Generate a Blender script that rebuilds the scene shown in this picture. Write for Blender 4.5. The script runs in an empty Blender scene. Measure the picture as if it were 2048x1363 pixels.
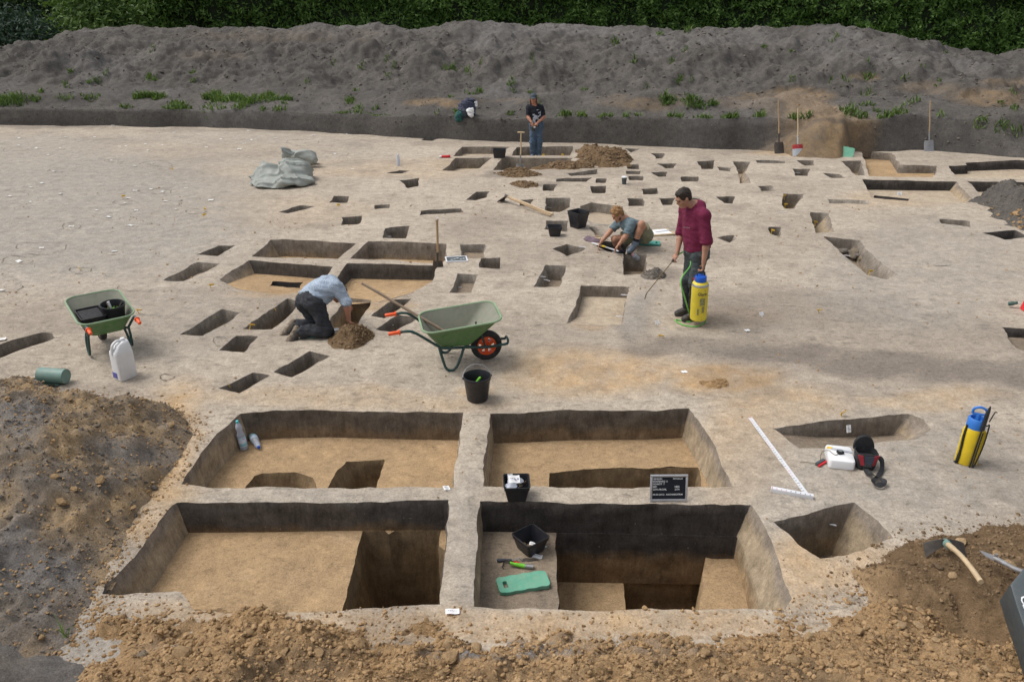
import bpy, bmesh, math, random
import numpy as np
from mathutils import Vector, Matrix, Quaternion
from mathutils.geometry import delaunay_2d_cdt

R = math.radians
rng = random.Random(7)
S = bpy.context.scene
COL = S.collection

# ------------------------------------------------------------------ camera
H = 4.15                     # camera height above the dug surface (m)
PITCH = R(23.75)             # looking down
F = 1620.0                   # focal length in pixels of a 2048 px wide frame
cam_d = bpy.data.cameras.new('camera')
cam_d.sensor_width = 36.0
cam_d.lens = 36.0 * F / 2048.0
cam_d.clip_start = 0.1
cam_d.clip_end = 2000
cam = bpy.data.objects.new('camera', cam_d)
cam.location = (0, 0, H)
cam.rotation_euler = (math.pi / 2 - PITCH, 0, 0)
COL.objects.link(cam)
S.camera = cam

# ------------------------------------------------------------------ sky and sun (overcast day)
SUN_EL, SUN_AZ = R(58), R(-80)     # azimuth measured from +Y (away from camera) towards +X
world = bpy.data.worlds.new('World')
S.world = world
world.use_nodes = True
wt = world.node_tree
for n in list(wt.nodes):
    wt.nodes.remove(n)
w_out = wt.nodes.new('ShaderNodeOutputWorld')
w_bg = wt.nodes.new('ShaderNodeBackground')
w_hs = wt.nodes.new('ShaderNodeHueSaturation')
w_sky = wt.nodes.new('ShaderNodeTexSky')
w_sky.sky_type = 'NISHITA'
w_sky.sun_disc = False
w_sky.sun_elevation = SUN_EL
w_sky.sun_rotation = SUN_AZ
w_sky.air_density = 1.0
w_sky.dust_density = 4.0
w_sky.ozone_density = 1.0
w_hs.inputs['Saturation'].default_value = 0.30
wt.links.new(w_sky.outputs[0], w_hs.inputs['Color'])
wt.links.new(w_hs.outputs[0], w_bg.inputs['Color'])
w_bg.inputs['Strength'].default_value = 0.15
wt.links.new(w_bg.outputs[0], w_out.inputs['Surface'])

sun_d = bpy.data.lights.new('sun', 'SUN')
sun_d.energy = 1.3
sun_d.angle = R(32)
sun_d.color = (1.0, 0.96, 0.90)
sun = bpy.data.objects.new('sun', sun_d)
sdir = Vector((math.sin(SUN_AZ) * math.cos(SUN_EL), math.cos(SUN_AZ) * math.cos(SUN_EL), math.sin(SUN_EL)))
sun.rotation_euler = sdir.to_track_quat('Z', 'Y').to_euler()
sun.location = (0, 0, 30)
COL.objects.link(sun)

S.view_settings.view_transform = 'Standard'
S.view_settings.look = 'None'
S.view_settings.gamma = 1.0
S.view_settings.exposure = 0.22
S.view_settings.use_curve_mapping = False
S.cycles.use_denoising = True
S.cycles.max_bounces = 6
S.cycles.diffuse_bounces = 4
S.cycles.transparent_max_bounces = 8

# ------------------------------------------------------------------ helpers: projection
CT, ST = math.cos(PITCH), math.sin(PITCH)

def G(px, py, z=0.0):
    """point on the level z seen at pixel (px, py) of the 2048 px wide photograph"""
    x = (px - 1024.0) / F
    y = (681.5 - py) / F
    d = Vector((x, CT + y * ST, -ST + y * CT))
    t = (z - H) / d.z
    return Vector((d.x * t, d.y * t, z))

def GY(px, py, Y):
    """point at distance Y seen at pixel"""
    x = (px - 1024.0) / F
    y = (681.5 - py) / F
    d = Vector((x, CT + y * ST, -ST + y * CT))
    t = Y / d.y
    return Vector((d.x * t, Y, H + d.z * t))

def proj(x, y, z):
    """world -> pixel (numpy)"""
    zc = y * CT + (H - z) * ST
    up = y * ST - (H - z) * CT
    return 1024 + F * x / zc, 681.5 - F * up / zc

# ------------------------------------------------------------------ helpers: numpy noise
_T = np.random.RandomState(11).rand(256, 256).astype(np.float64)

def vn(x, y, seed=0):
    x = np.asarray(x, float) + seed * 17.31
    y = np.asarray(y, float) + seed * 9.77
    xi = np.floor(x).astype(int); yi = np.floor(y).astype(int)
    fx = x - xi; fy = y - yi
    fx = fx * fx * fx * (fx * (fx * 6 - 15) + 10); fy = fy * fy * fy * (fy * (fy * 6 - 15) + 10)
    a = _T[xi & 255, yi & 255]; b = _T[(xi + 1) & 255, yi & 255]
    c = _T[xi & 255, (yi + 1) & 255]; d = _T[(xi + 1) & 255, (yi + 1) & 255]
    return (a * (1 - fx) + b * fx) * (1 - fy) + (c * (1 - fx) + d * fx) * fy

def fbm(x, y, sc, oct=4, seed=0, gain=0.5):
    """fractal value noise, about -1..1; sc = size of the largest lump in metres"""
    x = np.asarray(x, float) / sc; y = np.asarray(y, float) / sc
    t = 0; a = 1.0; s = 0
    for o in range(oct):
        t = t + a * (vn(x * 2 ** o, y * 2 ** o, seed + o * 3) * 2 - 1); s += a; a *= gain
    return t / s * 1.6

def sstep(a, b, x):
    t = np.clip((np.asarray(x, float) - a) / (b - a), 0, 1)
    return t * t * (3 - 2 * t)

def in_poly(P, x, y):
    """vectorised point in polygon"""
    P = np.asarray(P, float); x = np.asarray(x, float); y = np.asarray(y, float)
    res = np.zeros(x.shape, bool)
    n = len(P)
    for i in range(n):
        x1, y1 = P[i]; x2, y2 = P[(i + 1) % n]
        if y1 == y2:
            continue
        c = ((y1 > y) != (y2 > y)) & (x < (x2 - x1) * (y - y1) / (y2 - y1) + x1)
        res ^= c
    return res

def d_poly(P, x, y):
    """distance to polygon outline"""
    P = np.asarray(P, float)
    best = np.full(np.shape(x), 1e9)
    n = len(P)
    for i in range(n):
        a = P[i]; b = P[(i + 1) % n]
        ab = b - a; L = max(1e-9, ab.dot(ab))
        t = np.clip(((x - a[0]) * ab[0] + (y - a[1]) * ab[1]) / L, 0, 1)
        best = np.minimum(best, np.hypot(x - a[0] - t * ab[0], y - a[1] - t * ab[1]))
    return best

# ------------------------------------------------------------------ helpers: objects
def link(o, parent=None):
    COL.objects.link(o)
    if parent is not None:
        o.parent = parent
    return o

def tag(o, label=None, cat=None, group=None, kind=None):
    if label: o['label'] = label
    if cat: o['category'] = cat
    if group: o['group'] = group
    if kind: o['kind'] = kind
    return o

def mobj(name, verts, faces, mats, parent=None, smooth=True, midx=None):
    me = bpy.data.meshes.new(name)
    me.from_pydata([tuple(map(float, v)) for v in verts], [], [tuple(map(int, f)) for f in faces])
    if not isinstance(mats, (list, tuple)): mats = [mats]
    for m in mats: me.materials.append(m)
    if smooth: me.shade_smooth()
    if midx is not None: me.polygons.foreach_set('material_index', np.asarray(midx, np.int32))
    me.update()
    return link(bpy.data.objects.new(name, me), parent)

def empty(name, loc=(0, 0, 0), rz=0.0, rot=None, scale=1.0):
    o = bpy.data.objects.new(name, None)
    o.empty_display_size = 0.1
    o.location = loc
    o.rotation_euler = rot if rot is not None else (0, 0, rz)
    o.scale = (scale,) * 3
    return link(o)

def clone(o, parent=None):
    c = o.copy()
    COL.objects.link(c)
    c.parent = parent
    for ch in list(o.children):
        clone(ch, c)
    return c

class MB:
    """collects shapes into one mesh"""
    def __init__(s): s.v = []; s.f = []; s.m = []; s.cur = 0
    def add(s, vs, fs):
        b = len(s.v)
        s.v += [Vector(v) for v in vs]
        s.f += [tuple(i + b for i in f) for f in fs]
        s.m += [s.cur] * len(fs)
        return s
    def box(s, c, size, M=None, bev=0.0):
        x, y, z = (size[0] / 2, size[1] / 2, size[2] / 2)
        c = Vector(c)
        if bev <= 0:
            vs = [Vector((a * x, b * y, d * z)) for d in (-1, 1) for a, b in ((-1, -1), (1, -1), (1, 1), (-1, 1))]
            fs = [(3, 2, 1, 0), (4, 5, 6, 7), (0, 1, 5, 4), (1, 2, 6, 5), (2, 3, 7, 6), (3, 0, 4, 7)]
        else:
            b = min(bev, x * .98, y * .98, z * .98)
            vs = []; fs = []
            bm = bmesh.new()
            bmesh.ops.create_cube(bm, size=1)
            for v in bm.verts: v.co = Vector((v.co.x * 2 * x, v.co.y * 2 * y, v.co.z * 2 * z))
            bmesh.ops.bevel(bm, geom=bm.edges[:], offset=b, segments=2, affect='EDGES', profile=0.6)
            bm.verts.index_update()
            vs = [v.co.copy() for v in bm.verts]; fs = [tuple(v.index for v in f.verts) for f in bm.faces]
            bm.free()
        if M is not None: vs = [M @ v for v in vs]
        return s.add([v + c for v in vs], fs)
    def tube(s, pts, r, seg=8, cap=True, closed=False):
        pts = [Vector(p) for p in pts]
        n = len(pts)
        rs = r if isinstance(r, (list, tuple)) else [r] * n
        vs = []; fs = []
        t0 = (pts[1] - pts[0]).normalized()
        nrm = t0.orthogonal().normalized()
        for i in range(n):
            if closed: t = (pts[(i + 1) % n] - pts[i - 1]).normalized()
            elif i == 0: t = (pts[1] - pts[0]).normalized()
            elif i == n - 1: t = (pts[-1] - pts[-2]).normalized()
            else: t = (pts[i + 1] - pts[i - 1]).normalized()
            nrm = (nrm - t * nrm.dot(t))
            if nrm.length < 1e-6: nrm = t.orthogonal()
            nrm.normalize()
            bn = t.cross(nrm)
            for k in range(seg):
                a = 2 * math.pi * k / seg
                vs.append(pts[i] + (nrm * math.cos(a) + bn * math.sin(a)) * rs[i])
        rng_ = range(n if closed else n - 1)
        for i in rng_:
            j = (i + 1) % n
            for k in range(seg):
                k2 = (k + 1) % seg
                fs.append((i * seg + k, i * seg + k2, j * seg + k2, j * seg + k))
        if cap and not closed:
            fs.append(tuple(range(seg - 1, -1, -1)))
            fs.append(tuple((n - 1) * seg + k for k in range(seg)))
        return s.add(vs, fs)
    def lathe(s, prof, seg=20, M=None, c=(0, 0, 0), cap0=True, cap1=True):
        vs = []; fs = []
        for r, z in prof:
            for k in range(seg):
                a = 2 * math.pi * k / seg
                vs.append(Vector((r * math.cos(a), r * math.sin(a), z)))
        for i in range(len(prof) - 1):
            for k in range(seg):
                k2 = (k + 1) % seg
                fs.append((i * seg + k, i * seg + k2, (i + 1) * seg + k2, (i + 1) * seg + k))
        if cap0: fs.append(tuple(range(seg - 1, -1, -1)))
        if cap1: fs.append(tuple((len(prof) - 1) * seg + k for k in range(seg)))
        if M is not None: vs = [M @ v for v in vs]
        return s.add([v + Vector(c) for v in vs], fs)
    def loft(s, loops, cap0=True, cap1=True):
        """closed loops of equal length"""
        n = len(loops[0]); vs = [Vector(v) for l in loops for v in l]; fs = []
        for i in range(len(loops) - 1):
            for k in range(n):
                k2 = (k + 1) % n
                fs.append((i * n + k, i * n + k2, (i + 1) * n + k2, (i + 1) * n + k))
        if cap0: fs.append(tuple(range(n - 1, -1, -1)))
        if cap1: fs.append(tuple((len(loops) - 1) * n + k for k in range(n)))
        return s.add(vs, fs)
    def build(s, name, mats, parent=None, smooth=True, auto=True):
        o = mobj(name, s.v, s.f, mats, parent, smooth=False, midx=s.m)
        if smooth:
            me = o.data
            bm = bmesh.new(); bm.from_mesh(me)
            bmesh.ops.recalc_face_normals(bm, faces=bm.faces[:])
            for f in bm.faces: f.smooth = True
            for e in bm.edges:
                if len(e.link_faces) == 2 and e.calc_face_angle(0) > R(38): e.smooth = False
            bm.to_mesh(me); bm.free()
        return o

def rrect(w, l, r, n=5, z=0.0, cx=0.0, cy=0.0):
    """rounded rectangle loop, x size w, y size l"""
    pts = []
    for (sx, sy, a0) in ((1, 1, 0), (-1, 1, 90), (-1, -1, 180), (1, -1, 270)):
        for k in range(n + 1):
            a = R(a0 + 90 * k / n)
            pts.append(Vector((cx + sx * (w / 2 - r) + r * math.cos(a), cy + sy * (l / 2 - r) + r * math.sin(a), z)))
    return pts

def bez(pts, n=8):
    """Catmull-Rom through points"""
    pts = [Vector(p) for p in pts]
    P = [pts[0] * 2 - pts[1]] + pts + [pts[-1] * 2 - pts[-2]]
    out = []
    for i in range(1, len(P) - 2):
        for k in range(n):
            t = k / n
            out.append(0.5 * ((2 * P[i]) + (-P[i - 1] + P[i + 1]) * t + (2 * P[i - 1] - 5 * P[i] + 4 * P[i + 1] - P[i + 2]) * t * t
                              + (-P[i - 1] + 3 * P[i] - 3 * P[i + 1] + P[i + 2]) * t ** 3))
    out.append(pts[-1])
    return out

# ------------------------------------------------------------------ helpers: materials
def srgb(r, g, b):
    f = lambda c: (c / 255 / 12.92) if c / 255 <= 0.04045 else ((c / 255 + 0.055) / 1.055) ** 2.4
    return (f(r), f(g), f(b), 1)

class NT:
    def __init__(s, name):
        s.m = bpy.data.materials.new(name); s.m.use_nodes = True
        s.t = s.m.node_tree
        s.bsdf = s.t.nodes['Principled BSDF']
        s.tc = s.t.nodes.new('ShaderNodeTexCoord')
    def n(s, typ, **kw):
        nd = s.t.nodes.new(typ)
        for k, v in kw.items(): setattr(nd, k, v)
        return nd
    def l(s, a, b): s.t.links.new(a, b)
    def mapped(s, scale, rot=(0, 0, 0), src='Object'):
        mp = s.n('ShaderNodeMapping')
        mp.inputs['Scale'].default_value = scale; mp.inputs['Rotation'].default_value = rot
        s.l(s.tc.outputs[src], mp.inputs['Vector'])
        return mp.outputs[0]
    def noise(s, scale, detail=4, rough=0.6, vec=None, dist=0.0):
        nd = s.n('ShaderNodeTexNoise')
        nd.inputs['Scale'].default_value = scale; nd.inputs['Detail'].default_value = detail
        nd.inputs['Roughness'].default_value = rough; nd.inputs['Distortion'].default_value = dist
        s.l(vec if vec is not None else s.tc.outputs['Object'], nd.inputs['Vector'])
        return nd.outputs['Fac']
    def ramp(s, fac, stops, interp='LINEAR'):
        nd = s.n('ShaderNodeValToRGB')
        cr = nd.color_ramp; cr.interpolation = interp
        while len(cr.elements) < len(stops): cr.elements.new(0.5)
        for e, (p, c) in zip(cr.elements, stops):
            e.position = p
            e.color = c if isinstance(c, (tuple, list)) else (c, c, c, 1)
        s.l(fac, nd.inputs['Fac'])
        return nd.outputs['Color']
    def mix(s, fac, a, b, mode='MIX'):
        nd = s.n('ShaderNodeMix', data_type='RGBA', blend_type=mode)
        for inp, v in ((nd.inputs[0], fac), (nd.inputs[6], a), (nd.inputs[7], b)):
            if hasattr(v, 'is_linked') or isinstance(v, bpy.types.NodeSocket): s.l(v, inp)
            else: inp.default_value = v
        return nd.outputs[2]
    def math(s, op, a, b=0.0, c=0.0, clamp=False):
        nd = s.n('ShaderNodeMath', operation=op); nd.use_clamp = clamp
        for i, v in enumerate((a, b, c)):
            if isinstance(v, bpy.types.NodeSocket): s.l(v, nd.inputs[i])
            else: nd.inputs[i].default_value = v
        return nd.outputs[0]
    def attr(s, name, typ='GEOMETRY'):
        nd = s.n('ShaderNodeAttribute', attribute_name=name, attribute_type=typ)
        return nd
    def bump(s, h, strength=0.5, dist=0.02, prev=None):
        nd = s.n('ShaderNodeBump')
        nd.inputs['Strength'].default_value = strength; nd.inputs['Distance'].default_value = dist
        s.l(h, nd.inputs['Height'])
        if prev is not None: s.l(prev, nd.inputs['Normal'])
        s.l(nd.outputs[0], s.bsdf.inputs['Normal'])
        return nd.outputs[0]
    def out(s, col, rough=0.9, spec=0.2, metal=0.0):
        if isinstance(col, bpy.types.NodeSocket): s.l(col, s.bsdf.inputs['Base Color'])
        else: s.bsdf.inputs['Base Color'].default_value = col
        if isinstance(rough, bpy.types.NodeSocket): s.l(rough, s.bsdf.inputs['Roughness'])
        else: s.bsdf.inputs['Roughness'].default_value = rough
        s.bsdf.inputs['Specular IOR Level'].default_value = spec
        s.bsdf.inputs['Metallic'].default_value = metal
        return s.m

def c4(r, g, b): return (r, g, b, 1)

def m_plain(name, col, rough=0.5, var=0.25, scale=9.0, dirt=0.0, dirtcol=(0.30, 0.24, 0.18, 1), spec=0.4, metal=0.0, bump=0.0, bscale=60):
    """painted / plastic / cloth material with small variation, scuffs and a film of dried soil"""
    t = NT(name)
    n1 = t.noise(scale, 5, 0.65)
    col = tuple(col[:3]) + (1,)
    dk = tuple(c * (1 - var) for c in col[:3]) + (1,); lt = tuple(min(1, c * (1 + var * .6)) for c in col[:3]) + (1,)
    c = t.ramp(n1, [(0.3, dk), (0.55, col), (0.75, lt)])
    if dirt > 0:
        n2 = t.noise(scale * 2.3, 8, 0.7)
        f = t.ramp(n2, [(0.5 - dirt * .35, 0), (0.75, min(1, dirt * 1.3))])
        c = t.mix(f, c, dirtcol)
    r = t.ramp(t.noise(scale * 3, 4), [(0.3, max(0, rough - .1)), (0.7, min(1, rough + .15))])
    if bump > 0: t.bump(t.noise(bscale, 6, 0.7), bump, 0.01)
    return t.out(c, r, spec, metal)

def m_soil(name, c1, c2, c3, scale=1.0, fleck=0.35, bump=0.6, tint=False, grain=1.0, stones=0.0, oc_=(0.47, 0.32, 0.175, 1), dk_=(0.12, 0.10, 0.088, 1), gr_=(0.36, 0.345, 0.335, 1)):
    """dry earth: broad patches, mottling, dark flecks, fine grain"""
    t = NT(name)
    big = t.noise(0.55 * scale, 6, 0.62)
    mid = t.noise(5.0 * scale, 9, 0.72)
    fine = t.noise(55 * scale, 6, 0.75)
    strk = t.noise(1.0, 7, 0.68, vec=t.mapped((5.5 * scale, 15 * scale, 9 * scale), rot=(0, 0, 0.22)))
    c = t.ramp(big, [(0.3, c2), (0.52, c1), (0.72, c3)])
    m = t.ramp(mid, [(0.28, 0.60), (0.42, 0.90), (0.52, 1.0), (0.70, 1.22)])
    md2 = t.noise(17 * scale, 6, 0.75)
    m = t.mix(1.0, m, t.ramp(md2, [(0.28, 0.66), (0.45, 0.96), (0.55, 1.02), (0.72, 1.22)]), 'MULTIPLY')
    c = t.mix(1.0, c, m, 'MULTIPLY')
    fk = t.ramp(strk, [(0.0, fleck), (0.37, fleck), (0.44, 0.0)])
    c = t.mix(fk, c, tuple(x * 0.42 for x in c2[:3]) + (1,))
    g = t.ramp(fine, [(0.25, 1 - .5 * grain), (0.5, 1.0), (0.75, 1 + .45 * grain)])
    c = t.mix(1.0, c, g, 'MULTIPLY')
    if stones > 0:
        st = t.noise(26 * scale, 2, 0.5)
        sf = t.ramp(st, [(0.66, 0), (0.70, stones)])
        c = t.mix(sf, c, (0.42, 0.36, 0.29, 1))
    if tint:
        a = t.attr('tint')
        sep = t.n('ShaderNodeSeparateColor'); t.l(a.outputs['Color'], sep.inputs[0])
        wob = t.ramp(t.noise(3.2, 9, 0.75), [(0.3, 0.35), (0.65, 1.5)])
        fo = t.math('MULTIPLY', sep.outputs[0], wob, clamp=True)
        oc = t.mix(1.0, oc_, t.mix(1.0, m, g, 'MULTIPLY'), 'MULTIPLY')
        c = t.mix(fo, c, oc)
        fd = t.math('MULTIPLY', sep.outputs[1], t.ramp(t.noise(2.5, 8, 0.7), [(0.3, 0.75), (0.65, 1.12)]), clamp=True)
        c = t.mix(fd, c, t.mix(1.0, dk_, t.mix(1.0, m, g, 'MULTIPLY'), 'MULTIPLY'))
        fg = t.math('MULTIPLY', sep.outputs[2], wob, clamp=True)
        c = t.mix(fg, c, t.mix(1.0, gr_, t.mix(1.0, m, g, 'MULTIPLY'), 'MULTIPLY'))
    hsum = t.math('ADD', t.math('ADD', t.math('MULTIPLY', mid, 0.6), t.math('MULTIPLY', md2, 0.4)), t.math('MULTIPLY', fine, 0.35))
    t.bump(hsum, bump, 0.03)
    return t.out(c, 0.95, 0.12)

def m_wall(name, top, midc, low, z1, z2, streak=0.5):
    """cut soil section: layers by depth, wavy borders, tool marks"""
    t = NT(name)
    geo = t.n('ShaderNodeNewGeometry')
    sx = t.n('ShaderNodeSeparateXYZ'); t.l(geo.outputs['Position'], sx.inputs[0])
    wv = t.noise(2.2, 6, 0.65)
    z = t.math('ADD', sx.outputs['Z'], t.math('MULTIPLY', t.math('SUBTRACT', wv, 0.5), 0.28))
    f1 = t.n('ShaderNodeMapRange'); f1.inputs['From Min'].default_value = z1 + .05; f1.inputs['From Max'].default_value = z1 - .05
    t.l(z, f1.inputs['Value'])
    f2 = t.n('ShaderNodeMapRange'); f2.inputs['From Min'].default_value = z2 + .06; f2.inputs['From Max'].default_value = z2 - .06
    t.l(z, f2.inputs['Value'])
    c = t.mix(f1.outputs[0], top, midc)
    c = t.mix(f2.outputs[0], c, low)
    mid = t.noise(6, 9, 0.72); fine = t.noise(70, 6, 0.75)
    tm = t.noise(1.0, 6, 0.7, vec=t.mapped((22, 22, 5)))
    m = t.ramp(mid, [(0.3, 0.6), (0.5, 0.97), (0.7, 1.35)])
    g = t.ramp(fine, [(0.25, 0.7), (0.5, 1.0), (0.75, 1.35)])
    s_ = t.ramp(tm, [(0.3, 1 - .55 * streak), (0.5, 1.0), (0.7, 1 + .4 * streak)])
    c = t.mix(1.0, c, m, 'MULTIPLY'); c = t.mix(1.0, c, g, 'MULTIPLY'); c = t.mix(1.0, c, s_, 'MULTIPLY')
    # pale crumbs and roots in the section
    sp = t.ramp(t.noise(38, 3, 0.5), [(0.70, 0), (0.73, 0.5)])
    c = t.mix(sp, c, (0.34, 0.27, 0.19, 1))
    h = t.math('ADD', t.math('MULTIPLY', tm, 0.6), t.math('MULTIPLY', fine, 0.3))
    t.bump(h, 0.7, 0.03)
    return t.out(c, 0.95, 0.1)
# ================================================================== MATERIALS OF THE SOIL
M = {}
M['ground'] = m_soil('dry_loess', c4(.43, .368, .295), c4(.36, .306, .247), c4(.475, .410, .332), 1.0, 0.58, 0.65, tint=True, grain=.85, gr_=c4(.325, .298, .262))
M['floor_ochre'] = m_soil('ochre_loess_floor', c4(.40, .275, .155), c4(.345, .24, .14), c4(.45, .325, .20), 1.6, 0.22, 0.5)
M['floor_pale'] = m_soil('pale_loess_floor', c4(.44, .36, .265), c4(.385, .31, .235), c4(.47, .40, .31), 1.6, 0.25, 0.5)
M['floor_grey'] = m_soil('grey_brown_floor', c4(.27, .215, .16), c4(.20, .165, .13), c4(.33, .26, .185), 2.2, 0.45, 0.7)
M['floor_dark'] = m_soil('dark_brown_floor', c4(.16, .125, .09), c4(.12, .095, .07), c4(.21, .165, .115), 2.0, 0.35, 0.6)
M['w_big'] = m_wall('section_dark_humus', c4(.140, .126, .112), c4(.092, .081, .071), c4(.19, .125, .066), -0.06, -0.30)
M['w_brown'] = m_wall('section_grey_over_brown', c4(.165, .145, .122), c4(.125, .105, .085), c4(.185, .132, .082), -0.05, -0.24)
M['w_deep'] = m_wall('section_black_fill', c4(.112, .100, .090), c4(.056, .050, .046), c4(.160, .105, .058), -0.07, -0.55)
M['w_ochre'] = m_wall('section_ochre', c4(.23, .165, .098), c4(.215, .148, .083), c4(.18, .12, .068), -0.5, -1.0)
M['w_light'] = m_wall('section_light_loess', c4(.25, .21, .17), c4(.36, .285, .195), c4(.34, .24, .14), -0.10, -0.42)
M['w_mid'] = m_wall('section_grey_brown', c4(.265, .230, .192), c4(.205, .175, .143), c4(.235, .18, .12), -0.07, -0.26)
M['w_grey'] = m_wall('section_pale_grey', c4(.32, .285, .24), c4(.255, .225, .188), c4(.28, .23, .175), -0.06, -0.24)
M['spoil_grey'] = m_soil('spoil_grey', c4(.106, .097, .088), c4(.080, .074, .068), c4(.136, .123, .110), 1.5, 0.55, 1.0, tint=True, stones=0.30, oc_=c4(.245, .170, .098), dk_=c4(.066, .060, .055), gr_=c4(.20, .192, .186), grain=1.0)
M['spoil_tan'] = m_soil('spoil_tan', c4(.345, .222, .112), c4(.27, .173, .088), c4(.40, .268, .142), 1.8, 0.35, 1.0, tint=True, oc_=c4(.40, .275, .155), dk_=c4(.13, .095, .065), gr_=c4(.235, .222, .212), grain=1.2)
M['spoil_brown'] = m_soil('spoil_brown', c4(.175, .115, .064), c4(.130, .087, .051), c4(.22, .148, .086), 2.2, 0.40, 1.0, tint=True, grain=1.2)
M['spoil_slate'] = m_soil('spoil_slate', c4(.185, .160, .134), c4(.145, .130, .118), c4(.24, .195, .145), 1.6, 0.40, 1.0, tint=True, stones=0.25, oc_=c4(.35, .25, .145), dk_=c4(.075, .066, .060), gr_=c4(.20, .196, .196), grain=1.2)

def dep(px, y0, y1):
    """depth of a wall whose rim is at row y0 and foot at row y1"""
    Y = G(px, y0).y
    return -GY(px, y1, Y).z

def zg(x, y):
    """level of the dug surface"""
    x = np.asarray(x, float); y = np.asarray(y, float)
    return 0.022 * fbm(x, y, 3.0, 3, 5) + 0.010 * fbm(x, y, 0.5, 3, 9) + 0.004 * fbm(x, y, 0.11, 2, 13)

# ================================================================== PITS (outlines in photo pixels on the dug surface)
# p outline clockwise from the back left, d depth in m, s inset of the walls, sl inset per edge, k share of the depth at each corner
PITS = []
def pit(p, d, s=0.035, sl=None, k=None, w='w_mid', f='floor_grey', inner=(), jit=1.0, lab=None, w2=None, e2=()):
    # w2: soil of the side sections, e2: the edges that show it
    PITS.append(dict(p=p, d=d, s=s, sl=sl, k=k, w=w, f=f, inner=list(inner), jit=jit, lab=lab, w2=w2, e2=e2))

def sub(p, z, d, **kw):
    """pit cut into the floor z of another pit"""
    q = dict(p=p, d=d, s=0.05, sl=None, k=None, w='w_ochre', f='floor_dark', z=z, jit=1.0)
    q.update(kw); return q

# the four quadrants in front
pit([(479, 824), (555, 818), (650, 816), (800, 820), (927, 822), (905, 970), (700, 970), (520, 971), (440, 973), (364, 967), (398, 905), (434, 865)],
    0.345, s=0.03, sl=[.02, .02, .02, .02, .03, .02, .02, .02, .02, .04, .05, .05], w='w_brown', f='floor_ochre',
    inner=[sub([(508, 950), (525, 945), (590, 944), (626, 955), (640, 985), (600, 1006), (505, 1006), (490, 975)], -0.345, .22, s=.06, w='w_ochre', f='floor_ochre'),
           sub([(690, 922), (768, 920), (752, 975), (742, 1000), (645, 1000), (660, 960)], -0.345, .5, sl=[.04, .04, .04, .04, .10, .22], w='w_ochre', f='floor_dark')],
    lab='shallow quadrant with ochre floor and two small cuts at the baulk', w2='w_light', e2=(4, 9, 10, 11))
pit([(982, 824), (1050, 822), (1140, 818), (1290, 817), (1378, 813), (1405, 850), (1432, 893), (1463, 972), (1200, 971), (963, 969)],
    0.37, s=0.03, sl=[.02, .02, .02, .02, .05, .07, .07, .02, .02, .03], w='w_brown', f='floor_ochre',
    inner=[sub([(1098, 944), (1210, 937), (1396, 934), (1408, 1002), (1250, 1012), (1090, 1012)], -0.37, .40, s=.04, w='w_ochre', f='floor_dark')],
    lab='shallow quadrant with ochre floor and a dark strip along the baulk', w2='w_light', e2=(4, 5, 6, 9))
pit([(352, 1002), (520, 1001), (700, 998), (900, 997), (880, 1207), (700, 1216), (520, 1226), (390, 1222), (362, 1178), (240, 1187), (206, 1186), (214, 1166), (268, 1115), (342, 1008)],
    0.32, s=0.03, sl=[.02, .02, .02, .03, .03, .03, .03, .03, .03, .03, .03, .07, .09, .06], w='w_big', f='floor_ochre',
    inner=[sub([(722, 1067), (800, 1067), (882, 1066), (864, 1246), (760, 1252), (676, 1254), (684, 1210), (706, 1140)], -0.32, .95,
               sl=[.02, .02, .02, .05, .05, .10, .16, .16], w='w_ochre', f='floor_dark', snap=.06)],
    lab='quadrant with wide ochre floor and a deep dark shaft', w2='w_light', e2=(11, 12, 13))
pit([(958, 998), (1120, 1000), (1300, 1003), (1503, 1008), (1528, 1045), (1556, 1118), (1580, 1195), (1568, 1218), (1300, 1220), (1110, 1217), (946, 1212)],
    0.33, s=0.03, sl=[.02, .02, .02, .10, .12, .14, .08, .03, .03, .03, .03], w='w_deep', f='floor_grey',
    inner=[sub([(1112, 1068), (1250, 1070), (1480, 1074), (1494, 1105), (1520, 1180), (1530, 1252), (1300, 1256), (1116, 1254)], -0.33, .52, w2='w_light', e2=(2, 3, 4), snap=.07,
               s=.03, sl=[.015, .015, .05, .10, .10, .03, .03, .03], w='w_deep', f='floor_ochre',
               inner2=[([(1246, 1158), (1405, 1158), (1420, 1306), (1258, 1306)], -0.85, .65)])],
    lab='deepest quadrant with black back section and stepped floor', w2='w_light', e2=(3, 4, 5, 6, 10))
# right of the four
pit([(1546, 854), (1650, 841), (1740, 833), (1816, 828), (1846, 840), (1861, 860), (1838, 877), (1690, 892), (1600, 896)],
    0.23, sl=[.02, .02, .02, .12, .18, .16, .06, .06, .06], k=[.35, .8, 1, 1, .8, .5, .7, .75, .4], w='w_mid', f='floor_grey', w2='w_light', e2=(3, 4, 5))
pit([(1550, 1042), (1625, 1022), (1710, 1004), (1741, 1030), (1788, 1074), (1724, 1102), (1638, 1117), (1594, 1088)],
    0.50, sl=[.02, .02, .16, .16, .10, .10, .06, .04], k=[.45, 1, 1, 1, .8, 1, 1, .9], w='w_mid', f='floor_dark', w2='w_light', e2=(2, 3, 4))
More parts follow.
